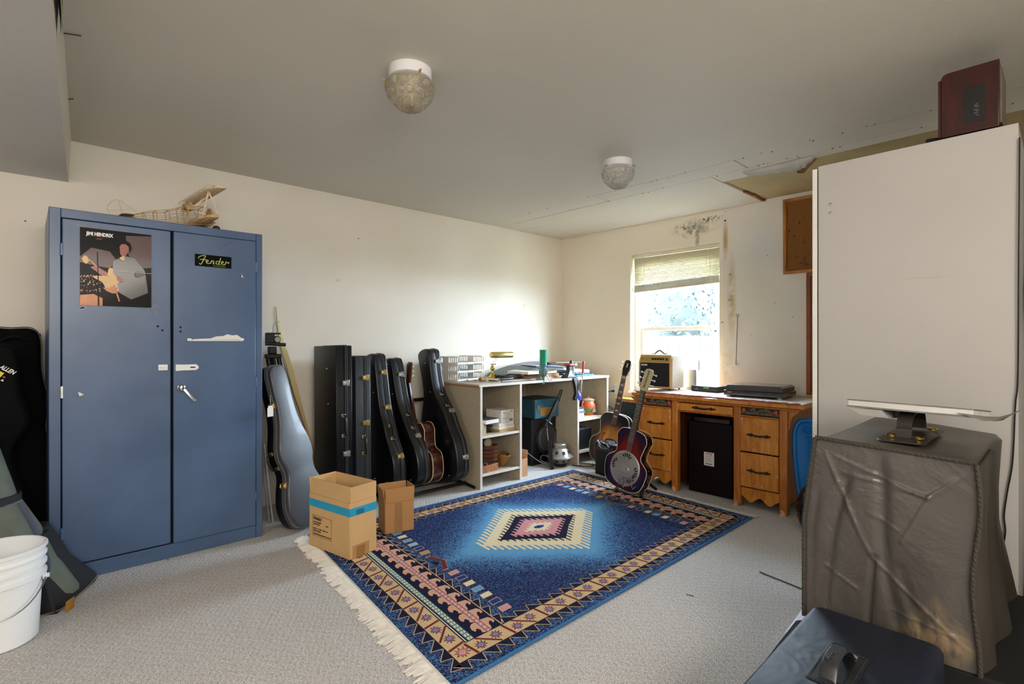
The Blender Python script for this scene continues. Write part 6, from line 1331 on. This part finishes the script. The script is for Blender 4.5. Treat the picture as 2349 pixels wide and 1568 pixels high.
for y in (-.11, .13):
    MB().tube([(.04, y*.5, .12), (0, y*.8, .07), (-.07, y, .008)], [.014, .014, .012], 8).build('foot', BLACK, gs)
    MB().tube([(.06, y*.5, .11), (.20, y*.7, .008)], .012, 8).build('foot', BLACK, gs)
b = MB(); b.cyl((.05, -.09, .12), (.05, .10, .12), .012, 10); b.build('crossbar', BLACK, gs)
for y in (-.045, .045): MB().tube([(.05, y, .10), (-.085, y, .055), (-.095, y, .075), (-.095, y, .14)], .0045, 8).build('prong', NICK, gs)
MB().tube([(-.095, -.045, .14), (-.095, .045, .14)], .006, 8).build('prong_bar', NICK, gs)
# archtop
o, pl, t, z0, z1, sl = guitar('archtop_guitar', 'sunburst archtop guitar with a dark headstock leaning between the table and the desk', (4.13, 3.03, .012), face_rot(10, 7, 12), .205, .125, .150, .50, .085, SBA, mat('archtop_side', '1a0f14', .15, coat=.8), .375, .2, None, None)
fhole(o, t, -.09, .24, 1, .12); fhole(o, t, .09, .24, -1, .12)
for x in (-.1,): pass
inlay(o, t, [z1-sl*(1-2**(-(i-.5)/12)) for i in (1, 3, 5, 7, 9, 12, 15)], .030, .014, mat('pearl', 'd2ccb8', .3))
strings(o, t, .12, z1, y=-.016)
hd = MB(); hd.rings([[(x, y, z) for x, z in ((-.028, 0), (.028, 0), (.040, .06), (.036, .13), (.026, .15), (0, .155), (-.026, .15), (-.036, .13), (-.040, .06))] for y in (0, .014)], 0, T((0, -t-.004, z1)) @ RX(-10)); hh = hd.build('headstock', GLB, o, bevel=.002)
b = MB(); b.M = T((0, -t-.0055, z1)) @ RX(-10); b.tube([(x*.9, 0, z) for x, z in ((-.028, 0), (-.040, .06), (-.036, .13), (-.026, .15), (0, .155), (.026, .15), (.036, .13), (.040, .06), (.028, 0))], .0018, 4); b.cb((0, 0, .10), (.012, .001, .04)); b.build('headstock_inlay', mat('pearl2', 'b5ad8c', .3), hh)
for s_ in (-1, 1):
    for z in (.045, .085, .125):
        q = MB(); q.M = T((0, -t-.004, z1)) @ RX(-10); q.cyl((s_*.034, .010, z), (s_*.058, .010, z), .003, 8); q.sphere((s_*.062, .010, z), .008, 10); q.build('tuning_peg', mat('cream_button', 'd5cdb5', .35), hh)
# small practice amp between them
pa = thing('practice_amp', 'tiny black practice amplifier with a coiled cable on top, behind the resonator guitar', 'amplifier', (3.775, 2.70, 0), (0, 0, R(-2)))
b = MB(); pillow(b, [(0, 0), (.17, 0), (.17, .225), (0, .225)], .29, .008, Matrix()); b.build('cabinet', mat('practice_black', '0c0c0f', .5, bump=.3, bs=200), pa)
MB().box(-.004, .002, .012, .213, .02, .215).build('grille', mat('amp_mesh', '101014', .7, bump=.9, bs=160), pa, bevel=.002)
b = MB(); b.box(-.004, .002, .012, .213, .225, .27); pn = b.build('control_panel', mat('panel_charcoal', '18181c', .35), pa)
for k in range(6): MB().lathe([(0, 0), (.009, 0), (.008, .009), (0, .010)], 12, 0, T((-.004, .19-.033*k, .247)) @ RY(-90)).build('knob', mat('knob_grey', '5a4a4a', .4), pn)
b = MB(); b.tube(spline([(.08, .05, .292), (.08, .07, .315), (.08, .115, .32), (.08, .16, .315), (.08, .18, .292)], 4), .006, 8); b.build('handle', BLACK, pa)
pts = []
for k in range(4):
    for i in range(12):
        a = 2*math.pi*i/12; pts.append((3.80+.04*math.sin(a)*(1 if k % 2 else .5)-.01, 2.79+.055*math.cos(a)+.008*k, .30+.05*math.sin(a+.6*k)*.6+(.0)))
pts = [(p[0]-.045, p[1], max(p[2]-.01, .255)) for p in pts]
o = MB().tube(spline(pts, 2), .003, 6).build('instrument_cable', mat('cable_silver', '5a5a60', .35)); tag(o, 'coiled grey instrument cable draped over the tiny practice amplifier', 'cable')
# ------------------------------------------------------------------ wardrobe and what is on and around it
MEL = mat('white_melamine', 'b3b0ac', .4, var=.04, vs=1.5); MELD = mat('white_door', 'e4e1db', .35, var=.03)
wd = thing('wardrobe', 'tall white wardrobe seen from its plain side panel, at the right', 'wardrobe', (2.68, .13, 0))
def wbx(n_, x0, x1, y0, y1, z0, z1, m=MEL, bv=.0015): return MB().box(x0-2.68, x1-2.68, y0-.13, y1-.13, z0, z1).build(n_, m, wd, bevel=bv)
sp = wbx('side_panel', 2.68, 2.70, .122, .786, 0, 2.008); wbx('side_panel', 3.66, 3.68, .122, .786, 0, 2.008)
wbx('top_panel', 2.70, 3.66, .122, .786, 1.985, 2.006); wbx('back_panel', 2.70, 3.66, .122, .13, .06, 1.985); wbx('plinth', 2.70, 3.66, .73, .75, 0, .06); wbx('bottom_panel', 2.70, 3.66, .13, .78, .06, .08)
for x0, x1 in ((2.683, 3.178), (3.182, 3.677)):
    d = wbx('door', x0, x1, .792, .812, .05, 2.0, MELD); MB().cyl(((x1 if x0 < 3 else x0)-2.68+(-.04 if x0 < 3 else .04), .68, 1.0), ((x1 if x0 < 3 else x0)-2.68+(-.04 if x0 < 3 else .04), .71, 1.0), .01, 12).build('knob', NICK, d)
for z in (1.825, 1.785): MB().lathe([(0, 0), (.007, 0), (.006, .0025), (0, .003)], 14, 0, T((0, .606, z)) @ RY(-90)).build('screw_cap', NICK, sp)
b = MB(); b.prism([(0, 0), (.09, .003), (.13, -.003), (.22, .002), (.21, .006), (.14, .004), (.07, .007)], 0, .0004, 0, frame((-.0003, .393, 1.458), (0, -1, 0), (0, 0, 1))); b.build('scuff', mat('scuff_tan', 'bfae98', .5), sp)
# red wood speaker on top
rs_ = thing('speaker', 'dark red wood bookshelf speaker with a black label, on top of the wardrobe', 'speaker', (2.70, .175, 2.0085))
RED = wood('red_cherry', '1c0403', '4a0f0a', (8, 8, 1), .35, 4, coat=.1, mid='360a06'); pl3 = [(0, 0), (.155, 0), (.178, .004)] 
b = MB(); n_ = 8; prof = [(0, .01), (.0, .265)] + [(.170-.0+.022*math.sin(math.pi/2*i/n_)-.02, .265-.02*(1-math.cos(math.pi/2*i/n_))) for i in range(n_+1)] + [(.172, .01)]
b.rings([[(x, y, z) for y, z in prof] for x in (0, .24)]); b.build('cabinet', RED, rs_, bevel=.002)
MB().box(.004, .236, .172, .182, .012, .245).build('grille', mat('maroon_grille', '3a0c10', .6), rs_, bevel=.003)
b = MB(); b.box(-.0012, .0, .040, .104, .045, .190, 0); b.M = frame((-.0014, .045, .065), (0, 0, 1), (0, 1, 0)); [b.flat([(q*.0035+.004, .012+(q*7 % 5)*.003), (q*.0035+.0058, .012+(q*7 % 5)*.003), (q*.0035+.0052, .020+(q*5 % 4)*.003), (q*.0035+.0044, .019+(q*5 % 4)*.003)], 0, 1) for q in range(14)]; b.build('label', [BLACK, mat('label_grey', '8a8684', .5)], rs_)
MB().box(.03, .21, -.006, .0, .03, .24).build('back_plate', mat('back_plate', '6b6050', .5, var=.3), rs_)
for y in (.03, .15): MB().box(.02, .22, y-.01, y+.01, 0, .011).build('foot', BLACK, rs_)
o = MB().tube(spline([(2.69, .39, 2.013), (2.72, .36, 2.02), (2.75, .30, 2.018), (2.74, .2, 2.018)], 4), .008, 8).build('cable_end', BLACK); o.location.z = .004; tag(o, 'thick black cable end on the wardrobe edge at the foot of the red speaker', 'cable')
# cord down the panel
o = MB().tube(spline([(2.672, .118, 1.95), (2.669, .121, 1.5), (2.672, .123, 1.076), (2.672, .13, .963), (2.672, .137, .759), (2.672, .151, .643), (2.672, .16, .55), (2.672, .157, .482), (2.672, .175, .358), (2.672, .183, .315), (2.66, .17, .30)], 5), .0028, 6).build('power_cord', mat('wire_black', '101010', .5)); tag(o, 'thin black cord hanging down the right edge of the white wardrobe panel', 'cable')
# black clothes / gig bag hung right of the wardrobe
o, pl = gigbag('garment_bag', 'tall black garment bag standing at the right edge of the wardrobe', (2.99, -.12, 0), (0, 0, R(-90)), 1.99, .26, .22, .2, [BB]); o['category'] = 'bag'
o.location = (3.10, -.165, 0)
o = MB().tube(spline([(2.95, .05, 2.02), (2.98, .06, 2.10), (2.95, .05, 2.18), (2.93, .02, 2.24), (2.95, -.03, 2.29), (2.97, -.06, 2.20), (2.96, -.03, 2.08), (2.95, -.02, 1.99)], 5), .018, 8).build('loose_strap', BB); o.location.x = .02; tag(o, 'black padded strap looping above the garment bag at the right frame edge', 'strap')
# base box, covered combo amp
bx_ = thing('road_case', 'black equipment case under the covered amplifier, mostly in shadow', 'case', (2.26, .18, 0)); MB().box(-.33, .40, -.36, .38, .01, .275).build('body', mat('case_black', '040405', .8), bx_, bevel=.01)
MB().box(-.332, .402, -.362, .382, .20, .21).build('lid_seam', mat('case_seam_dark', '2a2a2c', .4, .5), bx_)
g = NG('olive_vinyl_cover'); nn = g.noise(5, 3, .5, None, .4); g.bump(g.math('ADD', g.noise(4.5, 2), g.math('MULTIPLY', g.noise(600, 2), .04)), .35, .03)
COV = g.fin(g.mix(nn, '38342c', '47413a'), .38, spec=.6)
g = NG('cover_front_vinyl'); x, y, z = g.sep(); g.bump(g.math('ADD', g.noise(5, 4, .6, None, 1.2), g.math('MULTIPLY', g.noise(16, 3, .6, g.tc((1, 1, .4)), .8), .3)), .28, .03)
tanb = g.math('MULTIPLY', g.math('MAXIMUM', g.math('SUBTRACT', 1, g.math('ADD', g.math('MULTIPLY', g.math('ABSOLUTE', g.math('ADD', y, .10)), 9), g.math('MULTIPLY', g.math('ABSOLUTE', g.math('SUBTRACT', z, .06)), 7))), 0), g.ramp(g.noise(20, 5, .6, g.tc((1, 1, .3))), [(.42, (0,)*3), (.58, (1,)*3)]))
COVF = g.fin(g.mix(g.math('MINIMUM', g.math('MULTIPLY', tanb, 1.5), .8), g.mix(g.noise(5, 3), '423e3b', '524d49'), '8f7a5a'), .36, spec=.6)
ca = thing('covered_amplifier', 'combo amplifier under a grey-brown vinyl slip cover with corded seams', 'amplifier', (1.93, .36, .276), (0, 0, 0))
# cover: front sheet with creases as real relief, sides and top
def creases(s, t):  # s 0..1 across (left->right seen from the room), t 0..1 bottom->top
    d = 0
    for (a, c), (e, f_), w_, h_ in (((.08, .93), (.46, .42), .020, .007), ((.46, .42), (.95, .10), .018, .006), ((.92, .93), (.74, .80), .02, .007), ((.15, .92), (.74, .79), .016, .006), ((.22, .84), (.74, .80), .014, .005), ((.74, .80), (.62, .55), .02, .005), ((.40, .66), (.60, .60), .014, .004), ((.14, .32), (.35, .24), .014, .005), ((.55, .18), (.96, .14), .012, .004)):
        px_, py_ = s-a, t-c; dx_, dy_ = e-a, f_-c; L2 = dx_*dx_+dy_*dy_; k = max(0, min(1, (px_*dx_+py_*dy_)/L2))
        q = math.hypot(px_-k*dx_, (py_-k*dy_)*1.3); d += h_*max(0, 1-q/w_)
    for (a, c), (e, f_), w_, h_ in (((.44, .98), (.60, .0), .06, .016), ((.24, .8), (.12, .0), .05, .012), ((.46, .42), (.40, .0), .03, .016), ((.06, .7), (.03, 0), .04, .008), ((.62, .40), (.75, .0), .05, .008)):
        px_, py_ = s-a, t-c; dx_, dy_ = e-a, f_-c; L2 = dx_*dx_+dy_*dy_; k = max(0, min(1, (px_*dx_+py_*dy_)/L2))
        q = math.hypot(px_-k*dx_, py_-k*dy_); d -= h_*math.exp(-(q/w_)**2*2)
    d += .006*math.sin(s*9+t*2)*(1-t)
    e = min(1, 8*min(s, 1-s), 6*(1-t))
    return d*e*.75
def yl(t): return .213-.0+.033*min(1, (1-t)*2.2)*(1)   # left edge half width
def yr(t): return -.187-.008*math.sin((1-t)*8)
Hc = .603
NS, NT = 96, 120
b = MB(); vs = []; fs = []
for j in range(NT+1):
    t_ = j/NT
    for i in range(NS+1):
        s = i/NS; y = yl(t_)*(1-s)+yr(t_)*s; z = t_*Hc - .020*s*t_
        vs.append((-creases(s, t_)-.012*math.sin(math.pi*s)*math.sin(math.pi*t_), y, z))
for j in range(NT):
    for i in range(NS): q = j*(NS+1)+i; fs.append((q, q+1, q+NS+2, q+NS+1))
b.add(vs, fs); b.build('cover_front', COVF, ca, angle=80)
b = MB(); rs = []
D_ = .70; K = 14
for k in range(K+1):
    x = D_*k/K; sg = .012*math.sin(math.pi*k/K)
    rs.append([(x, yl(0)*1.0+.006*math.sin(k*1.3), 0), (x, yl(.5)+.004*math.sin(k*.9), Hc*.5), (x, yl(.98), Hc-.018), (x, yl(1)-.018, Hc+.002-sg*.3), (x, .0, Hc-.006-sg+.004*math.sin(k*1.1)), (x, yr(1)+.05, Hc-.018-sg*.3), (x, yr(1)+.008, Hc-.022), (x, yr(.93)-.001-.005*min(1, k), Hc*.93), (x, yr(.5)-min(1, k*.5)*(.012+.010*math.sin(k*.8)), Hc*.5), (x, yr(0)-min(1, k*.4)*(.03+.016*math.sin(k*.9+1)), 0)])
b.rings(rs, cap=(False, True)); b.build('cover_body', COV, ca, angle=70)
def cord(pts, n_): 
    b = MB(); b.tube(pts, .0065, 8)
    P_ = [Vector(p) for p in pts]
    for ph in (0, math.pi):
        tw = []
        for i, p in enumerate(P_):
            for j in range(1 if i == len(P_)-1 else 4):
                q = p if j == 0 else p.lerp(P_[i+1], j/4); a = (i*4+j)*1.1+ph; tw.append((q.x+.0055*math.cos(a), q.y+.0055*math.sin(a)*.7, q.z+.0055*math.sin(a)*.7))
        b.tube(tw, .003, 5)
    b.build('corded_seam', mat('cord_brown', '37332c', .8), ca)
cord([(-.006, yl(1-i/30)+.002, Hc*(1-i/30)) for i in range(31)], 0); cord([(-.006, yr(1-i/30)-.002, (Hc-.020)*(1-i/30)) for i in range(31)], 0); cord([(-.006, yl(1)+(yr(1)-yl(1))*i/20, Hc+.003-.02*i/20) for i in range(21)], 0)
cord([(-.004+.7*i/24, yr(1)-.008, Hc-.032) for i in range(13)], 0)
b = MB(); b.prism([(.13, .03), (.15, .045), (.50, .045), (.53, .03), (.53, -.07), (.50, -.085), (.15, -.085), (.13, -.07)], 0, .004, 0, T((0, .03, Hc-.006))); b.build('handle_patch', mat('patch_brown', '2f2a24', .45), ca, bevel=.001)
b = MB(); hp = spline([(.20, .01, Hc+.004), (.205, .01, Hc+.040), (.24, .01, Hc+.072), (.33, .01, Hc+.078), (.42, .01, Hc+.070), (.455, .01, Hc+.04), (.46, .01, Hc+.006)], 5)
b.rings([[(x-dx_, y-.021, z-dz_), (x-dx_, y+.021, z-dz_), (x+dx_, y+.021, z+dz_), (x+dx_, y-.021, z+dz_)] for (x, y, z), dx_, dz_ in [(p, .004*(0 if 0 else (1 if i < 5 else (-1 if i > len(hp)-6 else 0))), .004 if 5 <= i <= len(hp)-6 else .0005) for i, p in enumerate(hp)]]); hn = b.build('handle', mat('handle_webbed', '2b241f', .6), ca, bevel=.002)
b = MB()
for k in range(12): b.box(.151+.005*k-.0, .153+.005*k, .0, .001, 0, .001)
for (x, y) in ((.205, .045), (.205, -.028), (.455, -.03)):
    q = MB(); q.M = T((x, y, Hc+.006)); q.tube([(.018*math.cos(t_), .014*math.sin(t_), 0) for t_ in [2*math.pi*i/14 for i in range(14)]], .0032, 6, closed=True); q.build('metal_loop', BRASS, hn)
# book lying on the handle
bk_ = thing('photo_book', 'large flat white-paged book lying on the covered amplifier, a torn sheet at its right', 'book', (2.13, .53, .972), (R(-6), R(.5), R(-93)))
MB().box(0, .335, 0, .30, .003, .022).build('pages', mat('page_grey', 'c9c6c1', .7), bk_, bevel=.001)
b = MB(); b.box(-.003, .338, -.003, .303, .022, .0255); b.box(-.003, .338, -.003, .303, -.002, .003); b.build('cover', mat('book_cover_grey', '6f6f72', .4, var=.35, vs=9), bk_, bevel=.001)
b = MB(); b.rings([[(.30, -.01, .01), (.34, .0, .004), (.34, .12, .004), (.30, .12, .010)], [(.36, -.02, -.008), (.40, .0, .004), (.395, .10, .01), (.36, .12, -.006)], [(.392, -.04, -.005), (.435, .0, .028), (.43, .08, .035), (.39, .10, -.002)]]); b.build('torn_sheet', mat('sheet_grey', '8f8c85', .7), bk_)
b = MB(); b.rings([[(.0, .0, -.004), (.10, .0, -.004), (.10, .25, -.004), (.0, .25, -.004)], [(.04, .0, -.026), (.12, .0, -.028), (.12, .25, -.026), (.04, .25, -.02)]]); b.build('curled_page', mat('page_dim', 'a09e9a', .7), bk_)
# low covered amp in the foreground
la = thing('covered_amplifier', 'low amplifier under a blue-black cloth cover with a leather handle, bottom right corner', 'amplifier', (1.55, .39, 0), (0, 0, R(.5)))
g = NG('blue_black_cloth'); g.bump(g.math('ADD', g.noise(5, 3, .6, None, .5), g.math('MULTIPLY', g.noise(700, 2), .05)), .5, .02)
CLB = g.fin(g.mix(g.noise(9, 5, .65), '0e131f', '1b2335'), .5, spec=.4, sheen=0)
b = MB(); rs = []
def rr(hx, hy, r, n_=5):
    out = []
    for cx, cy, a0 in ((hx-r, hy-r, 0), (-hx+r, hy-r, 90), (-hx+r, -hy+r, 180), (hx-r, -hy+r, 270)):
        for i in range(n_+1): a = R(a0+90*i/n_); out.append((cx+r*math.cos(a), cy+r*math.sin(a)))
    return out
b.rings([[(x, y, z) for x, y in rr(.31+e, .165+e, .03)] for z, e in ((0, .012), (.1, .004), (.25, .0), (.345, -.002), (.356, -.007), (.36, -.016))]); b.build('cover', CLB, la, bevel=.0, angle=60)
LP = mat('leather_patch', '191b20', .42, bump=.7, bs=260, spec=.6)
b = MB(); b.prism([(x, y) for x, y in rr(.10, .048, .006)], .359, .3625, 0, T((-.02, .012, 0)) @ RZ(0)); b.build('handle_patch', LP, la, bevel=.001)
b = MB()
for p, q in zip(rr(.094, .042, .004), rr(.094, .042, .004)[1:]+rr(.094, .042, .004)[:1]):
    n_ = max(1, int(math.hypot(q[0]-p[0], q[1]-p[1])/.008))
    for i in range(n_):
        a, c = (i+.2)/n_, (i+.75)/n_; b.tube([(p[0]+(q[0]-p[0])*a-.02, p[1]+(q[1]-p[1])*a+.012, .363), (p[0]+(q[0]-p[0])*c-.02, p[1]+(q[1]-p[1])*c+.012, .363)], .001, 4)
b.build('stitching', mat('stitch_dark', '3a3a40', .7), la)['kind'] = 'stuff'
MB().prism(rr(.075, .026, .004), .3624, .364, 0, T((-.02, .012, 0))).build('patch_opening', mat('opening_black', '0b0c10', .5, bump=.6, bs=200), la)
hp = spline([(.048, .010, .366), (.030, .012, .388), (.0, .014, .402), (-.05, .014, .407), (-.10, .012, .400), (-.125, .010, .375)], 5)
b = MB(); b.rings([[(x, y-.018, z-.004), (x, y+.018, z-.004), (x, y+.019, z+.001), (x, y+.013, z+.006), (x, y-.013, z+.006), (x, y-.019, z+.001)] for x, y, z in hp]); hn = b.build('handle', mat('rubber_handle', '2a2c31', .4, spec=.6), la)
b = MB()
for k in range(10): b.box(.012-.0025*k-.0, .0132-.0025*k, -.006, .032, .4045-.0+.0002*k, .4065)
b.build('handle_rib', mat('rib_dark', '17181b', .5), hn)['kind'] = 'stuff'
b = MB(); b.text('Fender', .024, frame((-.045, .026, .4135), (-1, 0, 0), (0, -1, 0)), 0, ext=.0008, bold=.0006, shear=.25, fit=.052); b.build('logo', mat('logo_emboss', '3c3f43', .4), hn)
MB().tube([(.055, -.012, .366), (.05, .0, .372), (.05, .02, .372), (.055, .032, .366)], .0035, 6).build('metal_loop', NICK, hn)
# items on the floor left of the low amp
o = MB(); o.rings([[(2.10, .66, .01), (2.52, .70, .01), (2.52, .78, .01), (2.10, .75, .01)], [(2.12, .67, .10), (2.50, .70, .10), (2.50, .765, .09), (2.12, .74, .09)]]); o = o.build('white_pad', mat('pad_white', 'cfccd6', .5, var=.1), None, bevel=.008); tag(o, 'white padded cover edge on the floor beside the wardrobe foot', 'pad')
o = MB(); o.rings([[(1.9, .62, .0), (2.28, .64, .0), (2.28, .755, .0), (1.9, .74, .0)], [(1.9, .63, .12), (2.27, .65, .12), (2.27, .74, .10), (1.9, .72, .10)]]); o = o.build('black_pouch', BLKF, None, bevel=.02); o.location.x = -.02; tag(o, 'black soft pouch on the floor between the low amplifier and the carpet', 'pouch')
o = MB().cyl((2.792, 1.093, .004), (2.74, .832, .004), .003, 8).build('thin_rod', mat('rod_green', '25403c', .4)); tag(o, 'thin dark green rod lying on the carpet by the wardrobe', 'rod')
# ------------------------------------------------------------------ on the right wall
CORK = NG('cork'); n = CORK.noise(90, 4, .7); CORK.bump(n, .3, .001)
cm_ = CORK.mix(CORK.ramp(n, [(.35, (0,)*3), (.65, (1,)*3)]), '6f4316', '8d5c22'); CORKM = CORK.fin(CORK.mix(CORK.ramp(CORK.noise(12, 4), [(.62, (0,)*3), (.7, (.7,)*3)]), cm_, '4a3014'), .85)
PF = wood('pine_frame', '94571f', 'c88a3e', (3, 3, 1), .45, 4)
def board(name, label, y0, y1, z0, z1, m, fw, fm):
    o = thing(name, label, 'board', (4.548, (y0+y1)/2, z0)); cy = (y0+y1)/2
    MB().box(-.012, 0, y0-cy+fw*.5, y1-cy-fw*.5, fw*.5, z1-z0-fw*.5).build('panel', m, o)
    for q in ((y0-cy, y1-cy, 0, fw), (y0-cy, y1-cy, z1-z0-fw, z1-z0), (y0-cy, y0-cy+fw, fw, z1-z0-fw), (y1-cy-fw, y1-cy, fw, z1-z0-fw)): MB().box(-.022, 0, *q).build('frame_rail', fm, o, bevel=.002)
    return o
o = board('cork_board', 'brown cork board in a pine frame high on the right wall, partly behind the wardrobe', 1.00, 1.587, 1.749, 2.357, CORKM, .024, PF)
for y, z in ((.17, .40), (.21, .30), (.16, .08), (.25, .35)): MB().sphere((-.013, y, z), .007, 8, 0, (.3, 1, 1)).build('pin_mark', mat('pin_dark', '2b2014', .8), o)
board('framed_panel', 'tall dark brown framed panel hanging beside the wardrobe below the cork board', 1.05, 1.414, .778, 1.744, mat('mirror_brown', '6e3c1e', .3, var=.2), .030, wood('red_frame', '7a3a16', 'a85a26', (3, 3, 1), .4, 4))
hk = thing('wire_hanger_rod', 'bent wire pull rod with a ring and white knob hanging on the right wall', 'hook', (4.545, 1.965, 1.0))
b = MB(); b.cyl((-.006, .012, .0), (-.006, -.002, .415), .0025, 6); b.tube([(-.006, -.002+.012*math.sin(t_), .428-.012*math.cos(t_)) for t_ in [2*math.pi*i/14 for i in range(14)]], .0022, 6, closed=True); b.build('rod', mat('wire_grey', '4a463f', .4, .7), hk)
MB().sphere((-.008, .018, -.006), .012, 10, 0, (1, 1.6, .8)).build('knob', WHITE, hk)
NL = ('upper nail beside the yellow wall stain right of the window', 'middle nail beside the yellow wall stain', 'nail sticking out just right of the window frame', 'tiny nail near the ceiling above the window corner', 'round screw head in the wall above the window corner', 'nail in the bare wall left of the cork board', 'small nail below the cork board, left of the framed panel', 'lone nail nearest the framed panel', 'nail right of the hanging wire rod')
for i, (y, z, l) in enumerate(((2.026, 1.789, 1), (2.033, 1.566, 1), (2.096, 1.371, 1), (2.073, 2.352, 0), (2.077, 2.273, 2), (1.718, 1.923, 0), (1.66, 1.521, 0), (1.52, 1.398, 0), (1.853, 1.258, 0))):
    b = MB(); b.cyl((4.5495, y, z), (4.535 if l == 1 else 4.546, y+(.008 if l == 1 else 0), z+.002), .003 if l < 2 else .008, 8); o = b.build('nail', mat('nail_dark', '2b261f', .6)); tag(o, NL[i], 'nail', 'nails in the right wall')
for x, z, lb in ((2.023, 2.051, 'tiny nail hole high in the middle of the left wall'), (.01, 1.877, 'dark nail in the left wall, left of the blue cabinet'), (1.404, .82, 'tiny nail in the left wall between the leaning case and first case')):
    o = MB().cyl((x, 4.011, z), (x, 4.006, z), .004, 8).build('nail', mat('nail_dark', '2b261f', .6)); tag(o, lb, 'nail', 'nails in the left wall')
ot = thing('wall_outlet', 'white electrical outlet with a black plug, on the right wall above the archtop guitar', 'outlet', (4.549, 3.27, .70)); MB().box(-.006, 0, -.035, .035, -.055, .055).build('cover_plate', WHITE, ot, bevel=.002)
b = MB(); b.box(-.008, -.005, -.013, .013, .012, .038); b.box(-.008, -.005, -.013, .013, -.038, -.012); b.build('socket', mat('socket_grey', 'cfcbc2', .4), ot, bevel=.001); MB().cyl((-.03, 0, -.02), (-.006, 0, -.02), .012, 12).build('plug', BLACK, ot)
o = MB().tube(spline([(4.52, 3.27, .68), (4.50, 3.33, .66), (4.49, 3.35, .58), (4.50, 3.30, .52), (4.51, 3.2, .50), (4.52, 3.0, .655), (4.53, 2.9, .665), (4.53, 2.6, .67)], 6), .004, 6).build('mains_cable', mat('wire_black', '101010', .5)); tag(o, 'black cord running from the outlet behind the archtop guitar to the desk', 'cable')
# ------------------------------------------------------------------ ceiling lights
GL = NG('pressed_glass_amber'); GL.b.inputs['Base Color'].default_value = (.93, .86, .70, 1); GL.b.inputs['Transmission Weight'].default_value = .85; GL.b.inputs['Roughness'].default_value = .12; GL.b.inputs['IOR'].default_value = 1.45
GL.bump(GL.noise(75, 3), .8, .008); GLA = GL.mat
GL = NG('pressed_glass_clear'); GL.b.inputs['Base Color'].default_value = (.97, .96, .92, 1); GL.b.inputs['Transmission Weight'].default_value = .8; GL.b.inputs['Roughness'].default_value = .12; GL.b.inputs['IOR'].default_value = 1.45
GL.bump(GL.noise(75, 3), .8, .008); GLC = GL.mat
WENM = mat('white_enamel', 'e6e6ea', .3, var=.03); INM = mat('lamp_inner', 'b5a98c', .5)
def clight(label, x, y, m, rz):
    o = thing('ceiling_light', label, 'ceiling light', (x, y, ZC), (0, 0, R(rz)), 'round ceiling lights')
    MB().lathe([(0, 0), (.092, 0), (.093, -.004), (.093, -.044), (.088, -.047), (0, -.046)], 40).build('base', WENM, o)
    prof = [(.094, -.050), (.103, -.060), (.105, -.078), (.100, -.10), (.088, -.128), (.070, -.15), (.05, -.166), (.028, -.176), (.008, -.18)]
    n_ = 64; rs = []
    for k, (r, z) in enumerate(prof):
        rs.append([((r*(1+(.05 if k > 1 else .01)*math.cos(16*a+(0 if k % 2 else math.pi))))*math.cos(a), r*(1+(.05 if k > 1 else .01)*math.cos(16*a+(0 if k % 2 else math.pi)))*math.sin(a), z+.003*math.cos(16*a)*(k > 5)) for a in [2*math.pi*i/n_ for i in range(n_)]])
    s_ = MB(); s_.rings(rs, cap=(False, True)); s_ = s_.build('glass_shade', m, o, angle=25); 
    pt_ = MB()
    for row, (rr_, zz, n2, sx_, sz_, tl) in enumerate(((.102, -.086, 14, .020, .019, 8), (.090, -.122, 14, .017, .017, 32), (.064, -.152, 12, .013, .012, 55))):
        for k in range(n2): pt_.sphere((0, 0, 0), 1, 10, 0, (.006, sx_, sz_), RZ(360*(k+.5*(row % 2))/n2) @ T((rr_, 0, zz)) @ RY(tl))
    for k in range(22): a = 2.4*k; q_ = .045*math.sqrt(k/22); pt_.sphere((q_*math.cos(a), q_*math.sin(a), -.176+.25*q_), .007, 8, 0, (1, 1, 1.5))
    pt_.build('pressed_petal', m, s_)['kind'] = 'stuff'
    for k in range(3): a = 2.1*k; MB().tube([(.093*math.cos(a), .093*math.sin(a), -.040), (.106*math.cos(a), .106*math.sin(a), -.046), (.106*math.cos(a), .106*math.sin(a), -.054)], .003, 6).sphere((.110*math.cos(a), .110*math.sin(a), -.046), .005, 8).build('thumb_screw', BRASS, o)
    b = MB(); b.lathe([(0, -.046), (.018, -.046), (.018, -.07), (.012, -.075), (.022, -.09), (.030, -.115), (.022, -.138), (0, -.145)], 18); b.build('bulb', mat('bulb_off', 'd8d2c2', .3), o)
import mathutils
clight('nearer round ceiling light with an amber pressed-glass shade', 1.228, 1.955, GLA, 20)
clight('farther round ceiling light with a clear pressed-glass shade, towards the window', 2.842, 2.012, GLC, 50)
# ------------------------------------------------------------------ scraps on the carpet
for (x, y), (a, c), m_, lb in (((.847, 3.235), (.028, .012), 'd8d2b8', 'cream paper scrap on the carpet in front of the blue cabinet'), ((.583, 3.385), (.010, .008), '8a4a2a', 'tiny brown chip at the foot of the blue cabinet'), ((3.235, 1.98), (.010, .007), 'e8e6e0', 'tiny white scrap on the carpet before the desk'), ((2.30, 1.22), (.035, .004), '6a3f38', 'thin reddish thread on the carpet right of the rug'), ((.55, 1.95), (.012, .01), '9a7a4a', 'tan crumb on the carpet in the foreground'), ((2.95, 3.12), (.04, .004), '5a3a30', 'small dark twig on the carpet before the shelf table')):
    b = MB(); b.prism([(-a/2, -c/2), (a*.4, -c*.6), (a/2, c*.4), (-a*.45, c/2)], 0, .0015); o = b.build('scrap', mat('scrap_'+m_, m_, .8)); o.location = (x, y, .001); o.rotation_euler.z = x*9; tag(o, lb, 'debris')
